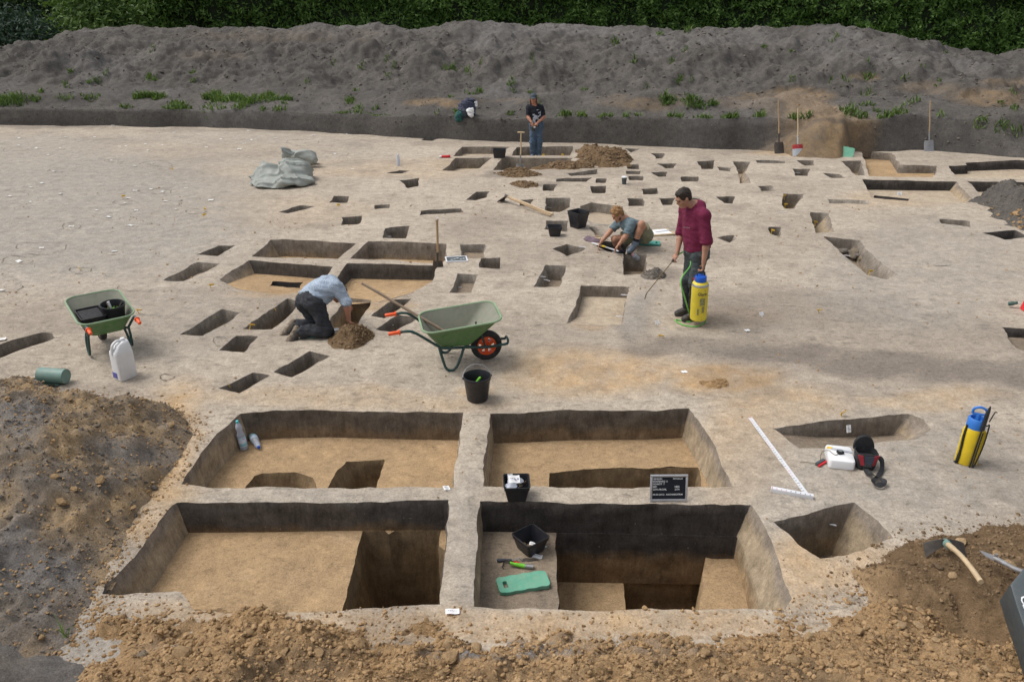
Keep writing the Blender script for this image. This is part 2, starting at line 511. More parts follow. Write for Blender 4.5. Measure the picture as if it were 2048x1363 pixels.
# left edge
pit([(-70, 712), (0, 689), (82, 664), (104, 664), (110, 673), (51, 696), (-20, 722), (-70, 742)], .30, sl=[.03, .03, .04, .1, .05, .03, .03, .03], w='w_mid', f='floor_grey')
pit([(357, 664), (441, 616), (483, 622), (458, 637), (404, 669)], .36, w='w_grey', f='floor_grey')
pit([(484, 653), (574, 595), (600, 602), (580, 627), (540, 655)], .36, w='w_mid', f='floor_grey')
pit([(436, 696), (473, 667), (516, 669), (487, 701)], .34, w='w_mid', f='floor_grey')
pit([(547, 739), (619, 700), (660, 710), (584, 751)], .36, w='w_mid', f='floor_grey')
pit([(438, 775), (502, 739), (541, 746), (478, 786)], .36, w='w_mid', f='floor_grey')
pit([(325, 558), (395, 522), (443, 525), (367, 561)], .18, w='w_grey', f='floor_pale')
pit([(393, 508), (437, 489), (470, 489), (432, 510)], .30, w='w_mid', f='floor_grey')
# middle cross of four
pit([(541, 478), (620, 480), (712, 485), (675, 518), (590, 515), (502, 512)], .31, sl=[.02, .02, .03, .02, .02, .12], w2='w_light', e2=(5,), w='w_mid', f='floor_ochre', lab='quadrant of the middle cross')
pit([(736, 482), (810, 484), (893, 487), (893, 518), (884, 526), (790, 521), (702, 517)], .31, w='w_mid', f='floor_ochre', lab='quadrant of the middle cross')
pit([(495, 520), (580, 526), (667, 533), (628, 578), (560, 586), (478, 578), (437, 559)], .22, sl=[.02, .02, .03, .05, .05, .05, .10], k=[1, 1, 1, .75, .25, .12, .35], w2='w_light', e2=(5, 6), w='w_big', f='floor_ochre',
    inner=[sub([(546, 563), (606, 562), (600, 578), (538, 579)], -0.17, .20, w='w_deep', f='floor_dark')], lab='quadrant of the middle cross with an open front')
pit([(694, 527), (790, 529), (877, 530), (862, 562), (825, 584), (760, 604), (690, 606), (654, 575)], .25, sl=[.02, .02, .05, .05, .05, .05, .05, .05], k=[1, 1, 1, .6, .12, .05, .2, .8], w='w_big', f='floor_ochre', lab='quadrant of the middle cross with an open front')
pit([(659, 634), (698, 592), (742, 600), (738, 613), (713, 650), (664, 654)], .34, sl=[.03, .04, .04, .10, .04, .03], w='w_light', f='floor_ochre')
pit([(743, 630), (786, 598), (822, 596), (805, 613), (771, 634)], .34, w='w_mid', f='floor_dark')
pit([(750, 656), (795, 627), (836, 633), (786, 663)], .36, w='w_mid', f='floor_dark')
pit([(1161, 567), (1210, 568), (1260, 570), (1252, 610), (1246, 648), (1190, 652), (1132, 646), (1149, 612)], .20, sl=[.02, .02, .03, .03, .05, .05, .04, .04], k=[1, 1, 1, .9, .15, .05, .1, .8], w='w_mid', f='floor_pale')
pit([(920, 488), (970, 488), (970, 516), (924, 514)], .15, sl=[.02, .04, .02, .06], w='w_grey', f='floor_grey')
pit([(962, 515), (1002, 514), (1001, 536), (958, 533)], .22, sl=[.02, .02, .02, .05], w='w_mid', f='floor_grey')
pit([(915, 546), (955, 547), (944, 582), (901, 582)], .16, sl=[.02, .03, .02, .04], w='w_grey', f='floor_grey')
pit([(1090, 527), (1134, 528), (1119, 570), (1066, 570)], .27, sl=[.02, .03, .02, .08], w='w_grey', f='floor_grey')
pit([(1105, 496), (1134, 484), (1175, 494), (1136, 509)], .34, w='w_mid', f='floor_dark')
pit([(1245, 506), (1293, 508), (1291, 544), (1249, 544)], .30, w='w_mid', f='floor_grey')
pit([(1194, 490), (1206, 479), (1262, 481), (1247, 507), (1215, 499)], .34, w='w_deep', f='floor_dark')
pit([(1093, 439), (1136, 440), (1134, 460), (1090, 456)], .32, w='w_grey', f='floor_grey')
pit([(1091, 394), (1140, 394), (1139, 413), (1120, 423), (1090, 422)], .42, w='w_grey', f='floor_grey')
pit([(1160, 411), (1182, 402), (1247, 410), (1254, 430), (1215, 450), (1180, 446), (1164, 428)], .22, sl=[.03, .03, .03, .05, .08, .08, .05], k=[.9, 1, 1, .5, .06, .1, .5], w='w_grey', f='floor_pale')
pit([(1178, 451), (1186, 449), (1222, 478), (1200, 480)], .2, k=[1, .3, .3, 1], w='w_mid', f='floor_grey')
pit([(770, 456), (821, 452), (812, 476), (765, 475)], .34, sl=[.02, .05, .03, .08], w='w_mid', f='floor_grey')
pit([(750, 410), (777, 408), (778, 415), (749, 418)], .22, w='w_mid', f='floor_grey')
pit([(840, 421), (924, 415), (924, 424), (840, 429)], .30, w='w_mid', f='floor_grey')
pit([(684, 434), (724, 431), (720, 447), (683, 449)], .32, w='w_mid', f='floor_grey')
pit([(559, 424), (598, 410), (630, 413), (574, 427)], .28, w='w_mid', f='floor_grey')
pit([(658, 406), (668, 392), (697, 392), (694, 406)], .30, w='w_mid', f='floor_grey')
pit([(932, 398), (953, 383), (980, 382), (971, 394), (953, 399)], .32, w='w_mid', f='floor_grey')
pit([(800, 361), (838, 356), (837, 373), (816, 376)], .36, w='w_mid', f='floor_grey')
pit([(773, 345), (799, 339), (820, 340), (806, 346)], .25, w='w_mid', f='floor_dark')
pit([(840, 279), (854, 273), (881, 274), (864, 280)], .22, w='w_mid', f='floor_dark')
pit([(1112, 356), (1184, 352), (1172, 361), (1112, 362)], .28, w='w_mid', f='floor_grey')
pit([(1191, 354), (1213, 354), (1213, 363), (1191, 363)], .30, w='w_mid', f='floor_grey')
pit([(1086, 367), (1115, 367), (1108, 380), (1086, 380)], .34, w='w_mid', f='floor_grey')
pit([(1180, 371), (1213, 369), (1212, 384), (1182, 384)], .34, w='w_mid', f='floor_grey')
pit([(1254, 327), (1278, 327), (1278, 336), (1254, 336)], .34, w='w_mid', f='floor_grey')
pit([(1254, 340), (1280, 340), (1280, 346), (1254, 346)], .26, w='w_mid', f='floor_grey')
pit([(1258, 350), (1287, 350), (1287, 359), (1260, 359)], .30, w='w_mid', f='floor_grey')
pit([(1301, 305), (1330, 305), (1325, 315), (1312, 315)], .30, w='w_mid', f='floor_dark')
pit([(1313, 326), (1354, 325), (1346, 334), (1329, 334)], .28, w='w_mid', f='floor_dark')
pit([(1302, 342), (1336, 341), (1332, 352), (1315, 352)], .30, w='w_mid', f='floor_dark')
pit([(1361, 351), (1397, 351), (1397, 361), (1363, 361)], .32, w='w_mid', f='floor_grey')
pit([(1283, 376), (1316, 374), (1315, 386), (1286, 386)], .34, w='w_mid', f='floor_grey')
pit([(1256, 394), (1288, 394), (1288, 409), (1259, 409)], .36, w='w_mid', f='floor_grey')
pit([(1318, 395), (1350, 394), (1345, 408), (1325, 407)], .36, w='w_mid', f='floor_grey')
pit([(1376, 394), (1400, 394), (1400, 407), (1376, 407)], .36, w='w_mid', f='floor_grey')
pit([(1248, 296), (1281, 296), (1264, 304)], .2, w='w_mid', f='floor_dark')
pit([(1037, 398), (1067, 397), (1057, 412), (1038, 410)], .34, w='w_mid', f='floor_grey')
pit([(1136, 345), (1195, 337), (1195, 345), (1144, 350)], .24, w='w_grey', f='floor_grey')
pit([(1394, 322), (1430, 320), (1424, 337), (1404, 337)], .34, w='w_mid', f='floor_grey')
pit([(1433, 333), (1462, 335), (1462, 343), (1438, 340)], .26, w='w_mid', f='floor_grey')
pit([(1466, 322), (1501, 323), (1491, 345), (1503, 366), (1481, 366), (1476, 345)], .32, sl=[.02, .16, .2, .05, .03, .03], w2='w_light', e2=(1, 2), k=[1, 1, 1, .3, .3, 1], w='w_grey', f='floor_pale')
pit([(1510, 320), (1572, 321), (1570, 326), (1515, 325)], .26, w='w_grey', f='floor_grey')
pit([(1594, 320), (1625, 321), (1628, 331), (1608, 331)], .32, w='w_mid', f='floor_grey')
pit([(1585, 337), (1621, 338), (1615, 353), (1592, 352)], .32, sl=[.02, .12, .02, .02], w='w_mid', f='floor_grey')
pit([(1644, 346), (1678, 348), (1690, 357), (1661, 357)], .32, w='w_mid', f='floor_grey')
pit([(1514, 371), (1543, 371), (1553, 382), (1524, 382)], .26, sl=[.02, .15, .02, .02], w='w_mid', f='floor_pale')
pit([(1432, 392), (1471, 391), (1468, 405), (1447, 404)], .34, sl=[.02, .1, .02, .02], w='w_mid', f='floor_grey')
pit([(1565, 387), (1608, 388), (1588, 416), (1567, 415)], .42, sl=[.02, .22, .03, .02], w2='w_light', e2=(1,), w='w_mid', f='floor_grey')
pit([(1656, 397), (1741, 401), (1738, 408), (1659, 405)], .12, sl=[.06, .06, .06, .06], w='w_grey', f='floor_pale')
pit([(1620, 423), (1657, 425), (1669, 462), (1632, 464)], .40, sl=[.02, .26, .03, .02], w2='w_light', e2=(1,), w='w_grey', f='floor_pale')
pit([(1538, 452), (1563, 452), (1559, 471), (1540, 466)], .34, sl=[.02, .08, .02, .02], w='w_mid', f='floor_grey')
pit([(1436, 473), (1468, 468), (1474, 476), (1456, 483)], .26, sl=[.02, .1, .1, .02], k=[.3, 1, .5, .4], w='w_mid', f='floor_grey')
pit([(1647, 472), (1720, 478), (1744, 510), (1794, 548), (1772, 559), (1734, 551), (1690, 510)], .28, sl=[.03, .10, .12, .05, .06, .02, .02], k=[1, 1, 1, .45, .25, .35, 1], w='w_mid', f='floor_grey', lab='pit with a packing of grey stones')
pit([(1878, 436), (1941, 442), (1941, 453), (1881, 444)], .22, w='w_mid', f='floor_grey')
pit([(1966, 465), (2030, 459), (2062, 474), (2009, 479)], .26, w='w_deep', f='floor_dark')
pit([(2003, 652), (2080, 655), (2085, 712), (2032, 694), (2022, 684)], .14, w='w_deep', f='floor_grey')
# far right quadrants
pit([(1722, 301), (1785, 306), (1801, 330), (1876, 330), (1868, 353), (1736, 353), (1730, 322)], .20, w='w_mid', f='floor_ochre', lab='quadrant of the far right cross')
pit([(1682, 322), (1722, 322), (1729, 352), (1712, 352)], .30, w='w_mid', f='floor_grey')
pit([(1896, 330), (1936, 329), (1934, 324), (2033, 320), (2100, 323), (2100, 357), (1914, 354)], .23, w='w_deep', f='floor_pale', lab='quadrant of the far right cross')
pit([(1724, 359), (1912, 361), (1953, 402), (1835, 403), (1742, 395)], .235, sl=[.02, .10, .05, .08, .04], k=[1, 1, .8, .3, .4], w2='w_light', e2=(1,), w='w_deep', f='floor_pale',
    inner=[sub([(1748, 388), (1820, 396), (1816, 410), (1746, 402)], -0.14, .12, w='w_deep', f='floor_dark', s=.02)], lab='quadrant of the far right cross')
pit([(1937, 361), (2100, 365), (2100, 402), (1974, 401)], .25, w='w_deep', f='floor_pale', lab='quadrant of the far right cross')
# where the man with the cap stands
pit([(924, 293), (1018, 293), (1000, 311), (907, 311)], .20, w='w_mid', f='floor_pale', lab='quadrant of the far cross')
pit([(1034, 293), (1148, 293), (1140, 311), (1022, 311)], .24, w='w_mid', f='floor_pale', lab='quadrant of the far cross')
pit([(912, 315), (983, 315), (960, 336), (920, 342), (884, 341)], .28, k=[1, 1, .35, .1, .5], w='w_mid', f='floor_pale', lab='quadrant of the far cross')
pit([(1003, 315), (1146, 315), (1130, 330), (1080, 339), (985, 342)], .30, k=[1, 1, .5, .15, .5], w='w_mid', f='floor_pale', lab='quadrant of the far cross')

def densify(P, Q, lens):
    """subdivide matching polygons"""
    a = []; b = []; n = len(P)
    for i in range(n):
        j = (i + 1) % n
        m = max(1, int(round((P[j] - P[i]).length / lens)))
        for k in range(m):
            t = k / m
            a.append(P[i].lerp(P[j], t)); b.append(Q[i].lerp(Q[j], t))
    return a, b

def inset_poly(P, ins):
    """P counter-clockwise; inset of edge i (P[i]->P[i+1])"""
    n = len(P); out = []
    for i in range(n):
        p0, p1, p2 = P[i - 1], P[i], P[(i + 1) % n]
        e0 = (p1 - p0).normalized(); e1 = (p2 - p1).normalized()
        n0 = Vector((-e0.y, e0.x)); n1 = Vector((-e1.y, e1.x))
        a = p1 + n0 * ins[i - 1]; b = p1 + n1 * ins[i]
        cr = e0.x * e1.y - e0.y * e1.x
        if abs(cr) < 0.15:
            q = (a + b) / 2
        else:
            t = ((b.x - a.x) * e1.y - (b.y - a.y) * e1.x) / cr
            q = a + e0 * t
            if (q - p1).length > 3.5 * max(ins[i - 1], ins[i]): q = (a + b) / 2
        out.append(q)
    return out

def cdt(pts2, loops, keep):
    """constrained triangulation; keep(cx, cy) -> bool array"""
    edges = []
    for lo in loops:
        edges += [(lo[i], lo[(i + 1) % len(lo)]) for i in range(len(lo))]
    r = delaunay_2d_cdt([Vector((float(p[0]), float(p[1]))) for p in pts2], edges, [], 0, 1e-6, True)
    vs = np.array([(v.x, v.y) for v in r[0]]); tri = np.array([f for f in r[2] if len(f) == 3], int)
    orig = [o[0] if len(o) else -1 for o in r[3]]
    c = vs[tri].mean(axis=1)
    return vs, tri[keep(c[:, 0], c[:, 1])], orig

def rim_of(p, z):
    P = [G(x, y, z).to_2d() for x, y in p]
    ar = sum(P[i].x * P[(i + 1) % len(P)].y - P[(i + 1) % len(P)].x * P[i].y for i in range(len(P)))
    return P, ar < 0

def prep(q, z0=0.0):
    """rim and bottom rings in world units"""
    z0 = q.get('z', z0)
    P, cw = rim_of(q['p'], z0)
    n = len(P)
    sl = list(q['sl']) if q['sl'] else [q['s']] * n
    k = list(q['k']) if q['k'] else [1.0] * n
    if cw:
        P = P[::-1]; k = k[::-1]
        sl = [sl[(n - 2 - i) % n] for i in range(n)]
    B = inset_poly(P, sl)
    dist = max(3.5, sum(p.y for p in P) / n)
    step = 0.0085 * dist
    e2 = set(q.get('e2', ()))
    if cw: e2 = set((n - 2 - e) % n for e in e2)
    a, b = densify(P, B, step)
    q['em'] = []
    for i in range(n):
        q['em'] += [2 if i in e2 else 0] * max(1, int(round((P[(i + 1) % n] - P[i]).length / step)))
    kk, _ = densify2(P, k, step)
    # uneven, slightly crumbled rim
    A = np.array([(v.x, v.y) for v in a]); Bn = np.array([(v.x, v.y) for v in b])
    jj = q['jit'] * min(0.030, 0.014 + 0.0010 * dist)
    A[:, 0] += jj * fbm(A[:, 0], A[:, 1], .30, 4, 21, .65); A[:, 1] += jj * fbm(A[:, 0], A[:, 1], .30, 4, 31, .65)
    q['rim'] = A; q['bot'] = Bn; q['kk'] = np.array(kk); q['z0'] = z0; q['dist'] = dist
    for c in q.get('inner', ()):
        prep(c)
        if c.get('snap'):
            Bq = q['bot']; n_ = len(Bq); dense = np.concatenate([Bq + (np.roll(Bq, -1, 0) - Bq) * t for t in np.linspace(0, 1, 8)[:-1]])
            for i, a_ in enumerate(c['rim']):
                dd = np.hypot(dense[:, 0] - a_[0], dense[:, 1] - a_[1]); k_ = int(dd.argmin())
                if dd[k_] < c['snap']:
                    c['rim'][i] = dense[k_] + (a_ - dense[k_]) / max(dd[k_], 1e-6) * .007
    return q

def densify2(P, k, lens):
    out = []; n = len(P)
    for i in range(n):
        j = (i + 1) % n
        m = max(1, int(round((P[j] - P[i]).length / lens)))
        for t in range(m): out.append(k[i] + (k[j] - k[i]) * t / m)
    return out, None

for q in PITS: prep(q)

# ================================================================== GROUND SHEET with the pits left open
rows = []
y = -6.0
ys = []
while y < 33.0:
    ys.append(y); y += max(0.033, 0.0070 * abs(y)) if y > 3.5 else 0.35
pts = []
for y in ys:
    half = 0.66 * max(y, 2) + 2.2
    st = max(0.036, 0.0078 * y) if y > 3.5 else 0.4
    n = int(2 * half / st)
    xs = -half + st * (np.arange(n) + 0.5)
    pts.append(np.stack([xs, np.full(n, y)], 1))
pts = np.concatenate(pts)
prs = np.random.RandomState(3)
sp_ = np.maximum(0.03, 0.0075 * np.abs(pts[:, 1]))
pts += (prs.rand(*pts.shape) - .5) * sp_[:, None] * .6
# drop the points in or too near the pits
ok = np.ones(len(pts), bool)
for q in PITS:
    A = q['rim']; mg = 0.008 * q['dist'] + .02
    lo = A.min(0) - mg; hi = A.max(0) + mg
    idx = np.where(ok & (pts[:, 0] > lo[0]) & (pts[:, 0] < hi[0]) & (pts[:, 1] > lo[1]) & (pts[:, 1] < hi[1]))[0]
    if len(idx) == 0: continue
    X, Y_ = pts[idx, 0], pts[idx, 1]
    bad = in_poly(A, X, Y_) | (d_poly(A, X, Y_) < mg * .6)
    ok[idx[bad]] = False
pts = pts[ok]
allp = [np.array([(-60, -8), (60, -8), (60, 36), (-60, 36)], float)]
loops = [[0, 1, 2, 3]]
base = 4
for q in PITS:
    A = q['rim']; allp.append(A); loops.append(list(range(base, base + len(A)))); base += len(A)
allp.append(pts)
n_rim = base
allp = np.concatenate(allp)
def keep_ground(cx, cy):
    res = np.ones(cx.shape, bool)
    for q in PITS:
        A = q['rim']; lo = A.min(0); hi = A.max(0)
        idx = np.where(res & (cx > lo[0]) & (cx < hi[0]) & (cy > lo[1]) & (cy < hi[1]))[0]
        if len(idx): res[idx[in_poly(A, cx[idx], cy[idx])]] = False
    return res
gv, gf, gorig = cdt(allp, loops, keep_ground)
gz = zg(gv[:, 0], gv[:, 1])
isrim = np.array([4 <= o < n_rim for o in gorig])
gz = gz - isrim * 0.010
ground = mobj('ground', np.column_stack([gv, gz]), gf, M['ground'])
tag(ground, kind='structure')

# tones of the dug surface: r ochre sand, g darker bands and patches, b pale grey
def ell(px, py, blobs):
    m = np.zeros(px.shape)
    for (x, y, rx, ry, s) in blobs:
        d = np.sqrt(((px - x) / rx) ** 2 + ((py - y) / ry) ** 2)
        m = np.maximum(m, s * (1 - sstep(0.45, 1.1, d)))
    return m
gx, gy = gv[:, 0], gv[:, 1]
ppx, ppy = proj(gx, np.maximum(gy, 2.5), 0 * gx)
wob = fbm(gx, gy, 1.6, 4, 41)
wx = ppx + 40 * wob * np.clip(ppy / 900, .2, 1.4); wy = ppy + 18 * fbm(gx, gy, 1.2, 4, 47) * np.clip(ppy / 900, .2, 1.4)
ochre = ell(wx, wy, [(1200, 745, 230, 60, .62), (1450, 765, 130, 40, .75), (1560, 815, 170, 55, .45), (1480, 900, 120, 140, .45), (700, 800, 420, 30, .30),
                     (330, 900, 110, 160, .75), (300, 1010, 130, 90, .6), (1640, 1130, 160, 90, .55), (930, 1245, 900, 45, .55), (760, 610, 80, 22, .55), (700, 590, 120, 14, .5),
                     (540, 590, 110, 12, .45), (1200, 640, 60, 25, .5), (900, 330, 90, 20, .25), (700, 340, 300, 25, .22), (1850, 800, 180, 25, .4), (430, 300, 300, 22, .15),
                     (1450, 640, 120, 30, .2), (1790, 400, 150, 20, .3), (1580, 305, 120, 12, .5), (950, 775, 60, 14, .5), (500, 420, 300, 40, .18)])
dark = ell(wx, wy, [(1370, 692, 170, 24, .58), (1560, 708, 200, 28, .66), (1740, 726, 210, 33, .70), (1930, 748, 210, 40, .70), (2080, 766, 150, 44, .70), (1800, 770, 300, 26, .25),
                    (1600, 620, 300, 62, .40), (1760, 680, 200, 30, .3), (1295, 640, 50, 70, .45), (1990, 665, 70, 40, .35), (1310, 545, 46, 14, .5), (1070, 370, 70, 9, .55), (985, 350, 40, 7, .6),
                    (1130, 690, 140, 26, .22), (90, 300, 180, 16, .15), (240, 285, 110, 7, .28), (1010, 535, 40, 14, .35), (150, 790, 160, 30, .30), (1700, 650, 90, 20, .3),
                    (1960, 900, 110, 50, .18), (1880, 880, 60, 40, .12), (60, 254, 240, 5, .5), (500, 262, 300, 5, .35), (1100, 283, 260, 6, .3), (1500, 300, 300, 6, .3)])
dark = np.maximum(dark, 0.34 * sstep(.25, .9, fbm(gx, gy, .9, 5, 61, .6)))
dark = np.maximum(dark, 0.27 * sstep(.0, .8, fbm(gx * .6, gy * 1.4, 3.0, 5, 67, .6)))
grey = ell(wx, wy, [(120, 430, 480, 180, .8), (420, 300, 420, 50, .35), (1750, 950, 420, 160, .5), (1850, 560, 300, 120, .45), (620, 1000, 350, 30, .35), (930, 1090, 60, 200, .4), (1290, 620, 40, 60, .5),
                    (60, 290, 200, 30, .5), (1900, 480, 260, 60, .4), (110, 1330, 200, 140, .7), (330, 640, 150, 120, .25)])
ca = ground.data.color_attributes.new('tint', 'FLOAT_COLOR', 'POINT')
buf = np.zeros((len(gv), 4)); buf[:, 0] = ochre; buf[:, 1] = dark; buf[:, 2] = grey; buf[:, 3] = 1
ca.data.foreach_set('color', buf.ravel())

# ================================================================== PIT MESHES
def floor_z(q, x, y):
    """floor level from the ring (inverse distance)"""
    B = q['bot']; zb = q['z0'] - q['d'] * q['kk']
    if q['kk'].min() > .999: return np.full(x.shape, q['z0'] - q['d'])
    out = np.zeros(x.shape); wsum = np.zeros(x.shape)
    for (bx, by), z in zip(B, zb):
        w = 1 / (np.hypot(x - bx, y - by) + .02) ** 2.2
        out += w * z; wsum += w
    return out / wsum

def build_pit(q, parent, name, ztop):
    """walls + floor as one mesh of the pit; inner pits become its children"""
    A, B, kk, d, z0 = q['rim'], q['bot'], q['kk'], q['d'], q['z0']
    n = len(A)
    L = max(3, min(14, int(d / (0.0085 * q['dist'])) + 2))
    vs = []; fs = []; mi = []
    cen = B.mean(0)
    perim = np.concatenate([[0], np.cumsum(np.hypot(*(np.roll(A, -1, 0) - A).T))])[:n]
    zr = ztop(A[:, 0], A[:, 1])
    for l in range(L + 1):
        t = l / L
        P = A * (1 - t) + B * t
        Z = zr * (1 - t) + (z0 - d * kk) * t
        if 0 < l:
            amp = 0.012 * (1 - .3 * t) * (0 if l == L else 1)
            nx = cen[0] - P[:, 0]; ny = cen[1] - P[:, 1]; nl = np.hypot(nx, ny) + 1e-6
            w = amp * fbm(perim * 1.0, np.full(n, l * d / L * 1.5), .16, 3, 71)
            P = P + np.stack([nx / nl * w, ny / nl * w], 1)
        vs.append(np.column_stack([P, Z]))
    for l in range(L):
        for i in range(n):
            j = (i + 1) % n
            fs.append((l * n + i, l * n + j, (l + 1) * n + j, (l + 1) * n + i)); mi.append(q['em'][i])
    ring = vs[-1]
    # floor
    st = max(.03, 0.0085 * q['dist'])
    lo = B.min(0); hi = B.max(0)
    xs, ys_ = np.meshgrid(np.arange(lo[0], hi[0], st), np.arange(lo[1], hi[1], st))
    g = np.column_stack([xs.ravel(), ys_.ravel()]); g += (prs.rand(*g.shape) - .5) * st * .6
    ring2 = ring[:, :2]
    if len(g): g = g[in_poly(ring2, g[:, 0], g[:, 1])]
    if len(g): g = g[d_poly(ring2, g[:, 0], g[:, 1]) > st * .5]
    pp = [ring2]; lps = [list(range(n))]; b = n
    for c in q.get('inner', ()):
        C = c['rim']
        if len(g): g = g[~(in_poly(C, g[:, 0], g[:, 1]) | (d_poly(C, g[:, 0], g[:, 1]) < st * .5))]
        pp.append(C); lps.append(list(range(b, b + len(C)))); b += len(C)
    pp.append(g)
    pp = np.concatenate(pp)
    def keep(cx, cy):
        r = in_poly(ring2, cx, cy)
        for c in q.get('inner', ()): r &= ~in_poly(c['rim'], cx, cy)
        return r
    fv, ff, fo = cdt(pp, lps, keep)
    fz = floor_z(q, fv[:, 0], fv[:, 1])
    edge = np.clip(d_poly(ring2, fv[:, 0], fv[:, 1]) / .08, 0, 1)
    fz = fz + edge * (0.012 * fbm(fv[:, 0], fv[:, 1], .5, 3, 81) + 0.006 * fbm(fv[:, 0], fv[:, 1], .1, 2, 83))
    # keep the ring exactly on the wall foot
    for i, o in enumerate(fo):
        if 0 <= o < n: fz[i] = ring[o, 2]
    V = np.concatenate(vs)
    base = len(V)
    V = np.concatenate([V, np.column_stack([fv, fz])])
    fs += [tuple(int(i) + base for i in f) for f in ff]
    fm_ = np.ones(len(ff), int)
    if len(ff) and any(c.get('snap') for c in q.get('inner', ())):      # the sliver between two sections one above the other is section, not floor
        cen_ = fv[ff].mean(axis=1)
        for c in q['inner']:
            fm_[(d_poly(ring2, cen_[:, 0], cen_[:, 1]) < .012) & (d_poly(c['rim'], cen_[:, 0], cen_[:, 1]) < .012)] = 0
    mi += [int(v) for v in fm_]
    o = mobj(name, V, fs, [M[q['w']], M[q['f']], M[q.get('w2') or q['w']]], parent, midx=mi)
    # sharp foot and rim
    inner_top = lambda x, y: floor_z(q, np.asarray(x), np.asarray(y))
    for c in q.get('inner', ()):
        co = build_pit(c, o if parent is ground else parent, 'inner_pit', inner_top)
    return o

for q in PITS:
    for c in q['inner']:
        for (p2, z2, d2) in c.pop('inner2', ()):
            c['inner'] = [prep(sub(p2, z2, d2, w='w_ochre', f='floor_dark', s=.04))]
for q in PITS:
    o = build_pit(q, ground, 'pit', lambda x, y: zg(x, y) - 0.010)
    if q.get('lab'): o['label'] = q['lab']
PIT_D = [o for o in ground.children if o.get('label', '').startswith('deepest')][0]
# ledge left standing on the right side of the deepest quadrant
def ledge():
    top = [G(1412, 1106, -.56), G(1478, 1106, -.56), G(1512, 1216, -.56), G(1402, 1216, -.56), G(1398, 1330, -.56), G(1530, 1330, -.56)]
    A = [top[0], top[1], top[2], top[5], top[4], top[3]]
    cx = sum((p for p in A), Vector()) / len(A)
    l0 = [p.copy() for p in A]
    ring = []
    n = 0
    loops = []
    for t, z in ((0, -.56), (.01, -.57), (.06, -.75), (.10, -1.0), (.14, -1.35), (.15, -1.6)):
        lp = []
        for i in range(len(A)):
            a, b = A[i], A[(i + 1) % len(A)]
            for k in range(10):
                p = a.lerp(b, k / 10)
                dr = Vector((cx.x - p.x, cx.y - p.y, 0)).normalized()
                w = .015 * float(fbm(p.x * 3 + z * 2, p.y * 3, .5, 3, 91))
                lp.append(Vector((p.x, p.y, z)) - dr * (t * .7 + w) + Vector((0, 0, 0 if t else .01 * float(fbm(p.x, p.y, .2, 2, 5)))))
        loops.append(lp)
    mb = MB(); mb.loft(loops[::-1], cap0=False)
    return mb.build('soil_step', [M['floor_ochre']], PIT_D)
ledge()

# thin scratched outlines of features on the bare surface
def scratch(cx, cy, rx, ry, a0=0, a1=360, w=0.008, tilt=0.0):
    mb = MB(); n = 40; vs = []; fs = []
    ph = rng.random() * 9
    for i in range(n + 1):
        a = R(a0 + (a1 - a0) * i / n)
        rr = 1 + .10 * math.sin(3 * a + ph) + .05 * math.sin(7 * a + 2 * ph)
        p = G(cx + rx * rr * math.cos(a), cy + ry * rr * math.sin(a) + tilt * math.cos(a))
        q = G(cx + rx * rr * 1.02 * math.cos(a), cy + ry * rr * 1.02 * math.sin(a) + tilt * math.cos(a))
        dr = Vector((math.cos(a), math.sin(a), 0))
        ww = w * (0.5 + rng.random())
        for e in (-ww, ww):
            x, y = p.x + dr.x * e, p.y + dr.y * e
            vs.append((x, y, float(zg(x, y)) + 0.006))
    for i in range(n): fs.append((2 * i, 2 * i + 1, 2 * i + 3, 2 * i + 2))
    mobj('scratched_outline', vs, fs, M['scratch'], ground)
M['scratch'] = m_soil('scratched_soil', c4(.19, .16, .13), c4(.15, .125, .10), c4(.26, .22, .18), 3.0, .3, .3)
for a in [(82, 497, 50, 13), (33, 522, 30, 8), (-10, 575, 50, 14, -60, 120), (142, 454, 18, 7), (225, 505, 22, 5, 0, 200), (160, 541, 22, 7), (313, 381, 32, 6), (250, 405, 25, 5),
          (218, 434, 30, 5, 20, 250), (18, 388, 36, 6, 180, 420), (223, 322, 14, 3), (312, 328, 30, 6), (120, 341, 24, 4), (605, 285, 32, 6), (660, 308, 34, 7),
          (333, 752, 14, 6), (1058, 546, 12, 5), (440, 680, 14, 9, 90, 270), (270, 572, 34, 10, 20, 180), (30, 300, 24, 4), (390, 424, 20, 5), (560, 300, 40, 5),
          (1880, 520, 40, 10, 20, 160), (300, 265, 20, 2.5), (100, 262, 30, 2.5)]:
    scratch(*a)
# ================================================================== BANK AND SPOIL BEHIND THE DIG
def interp(x, xs, ys): return np.interp(x, xs, ys)
# foot of the cut edge (pixels on the dug surface) -> world
foot = [G(px, py) for px, py in ((-60, 248), (0, 250), (200, 252), (400, 254), (600, 262), (800, 273), (1000, 283), (1150, 287), (1400, 296), (1550, 301), (1700, 304), (1860, 302), (1950, 306), (2048, 314), (2120, 318))]
fx = [-60] + [p.x for p in foot] + [60]
fy = [foot[0].y + 1.5] + [p.y for p in foot] + [foot[-1].y - 2]
crest_px = [(-80, 110), (0, 97), (30, 99), (60, 84), (110, 84), (130, 70), (200, 62), (300, 58), (340, 63), (385, 54), (420, 60), (520, 52), (580, 55), (640, 46), (700, 52), (760, 50), (850, 53), (920, 48), (1000, 47),
            (1060, 54), (1100, 48), (1140, 50), (1200, 58), (1300, 55), (1360, 62), (1420, 56), (1500, 62), (1560, 62), (1600, 52), (1650, 50), (1700, 52), (1750, 60), (1800, 80), (1860, 88), (1900, 96), (1960, 106), (2000, 112), (2030, 100), (2080, 92), (2150, 90)]
def Yc(x): return interp(x, [-30, -16, 0, 10, 20, 30], [38, 37, 35.5, 33.5, 31.5, 30.5])
cxs = []; czs = []
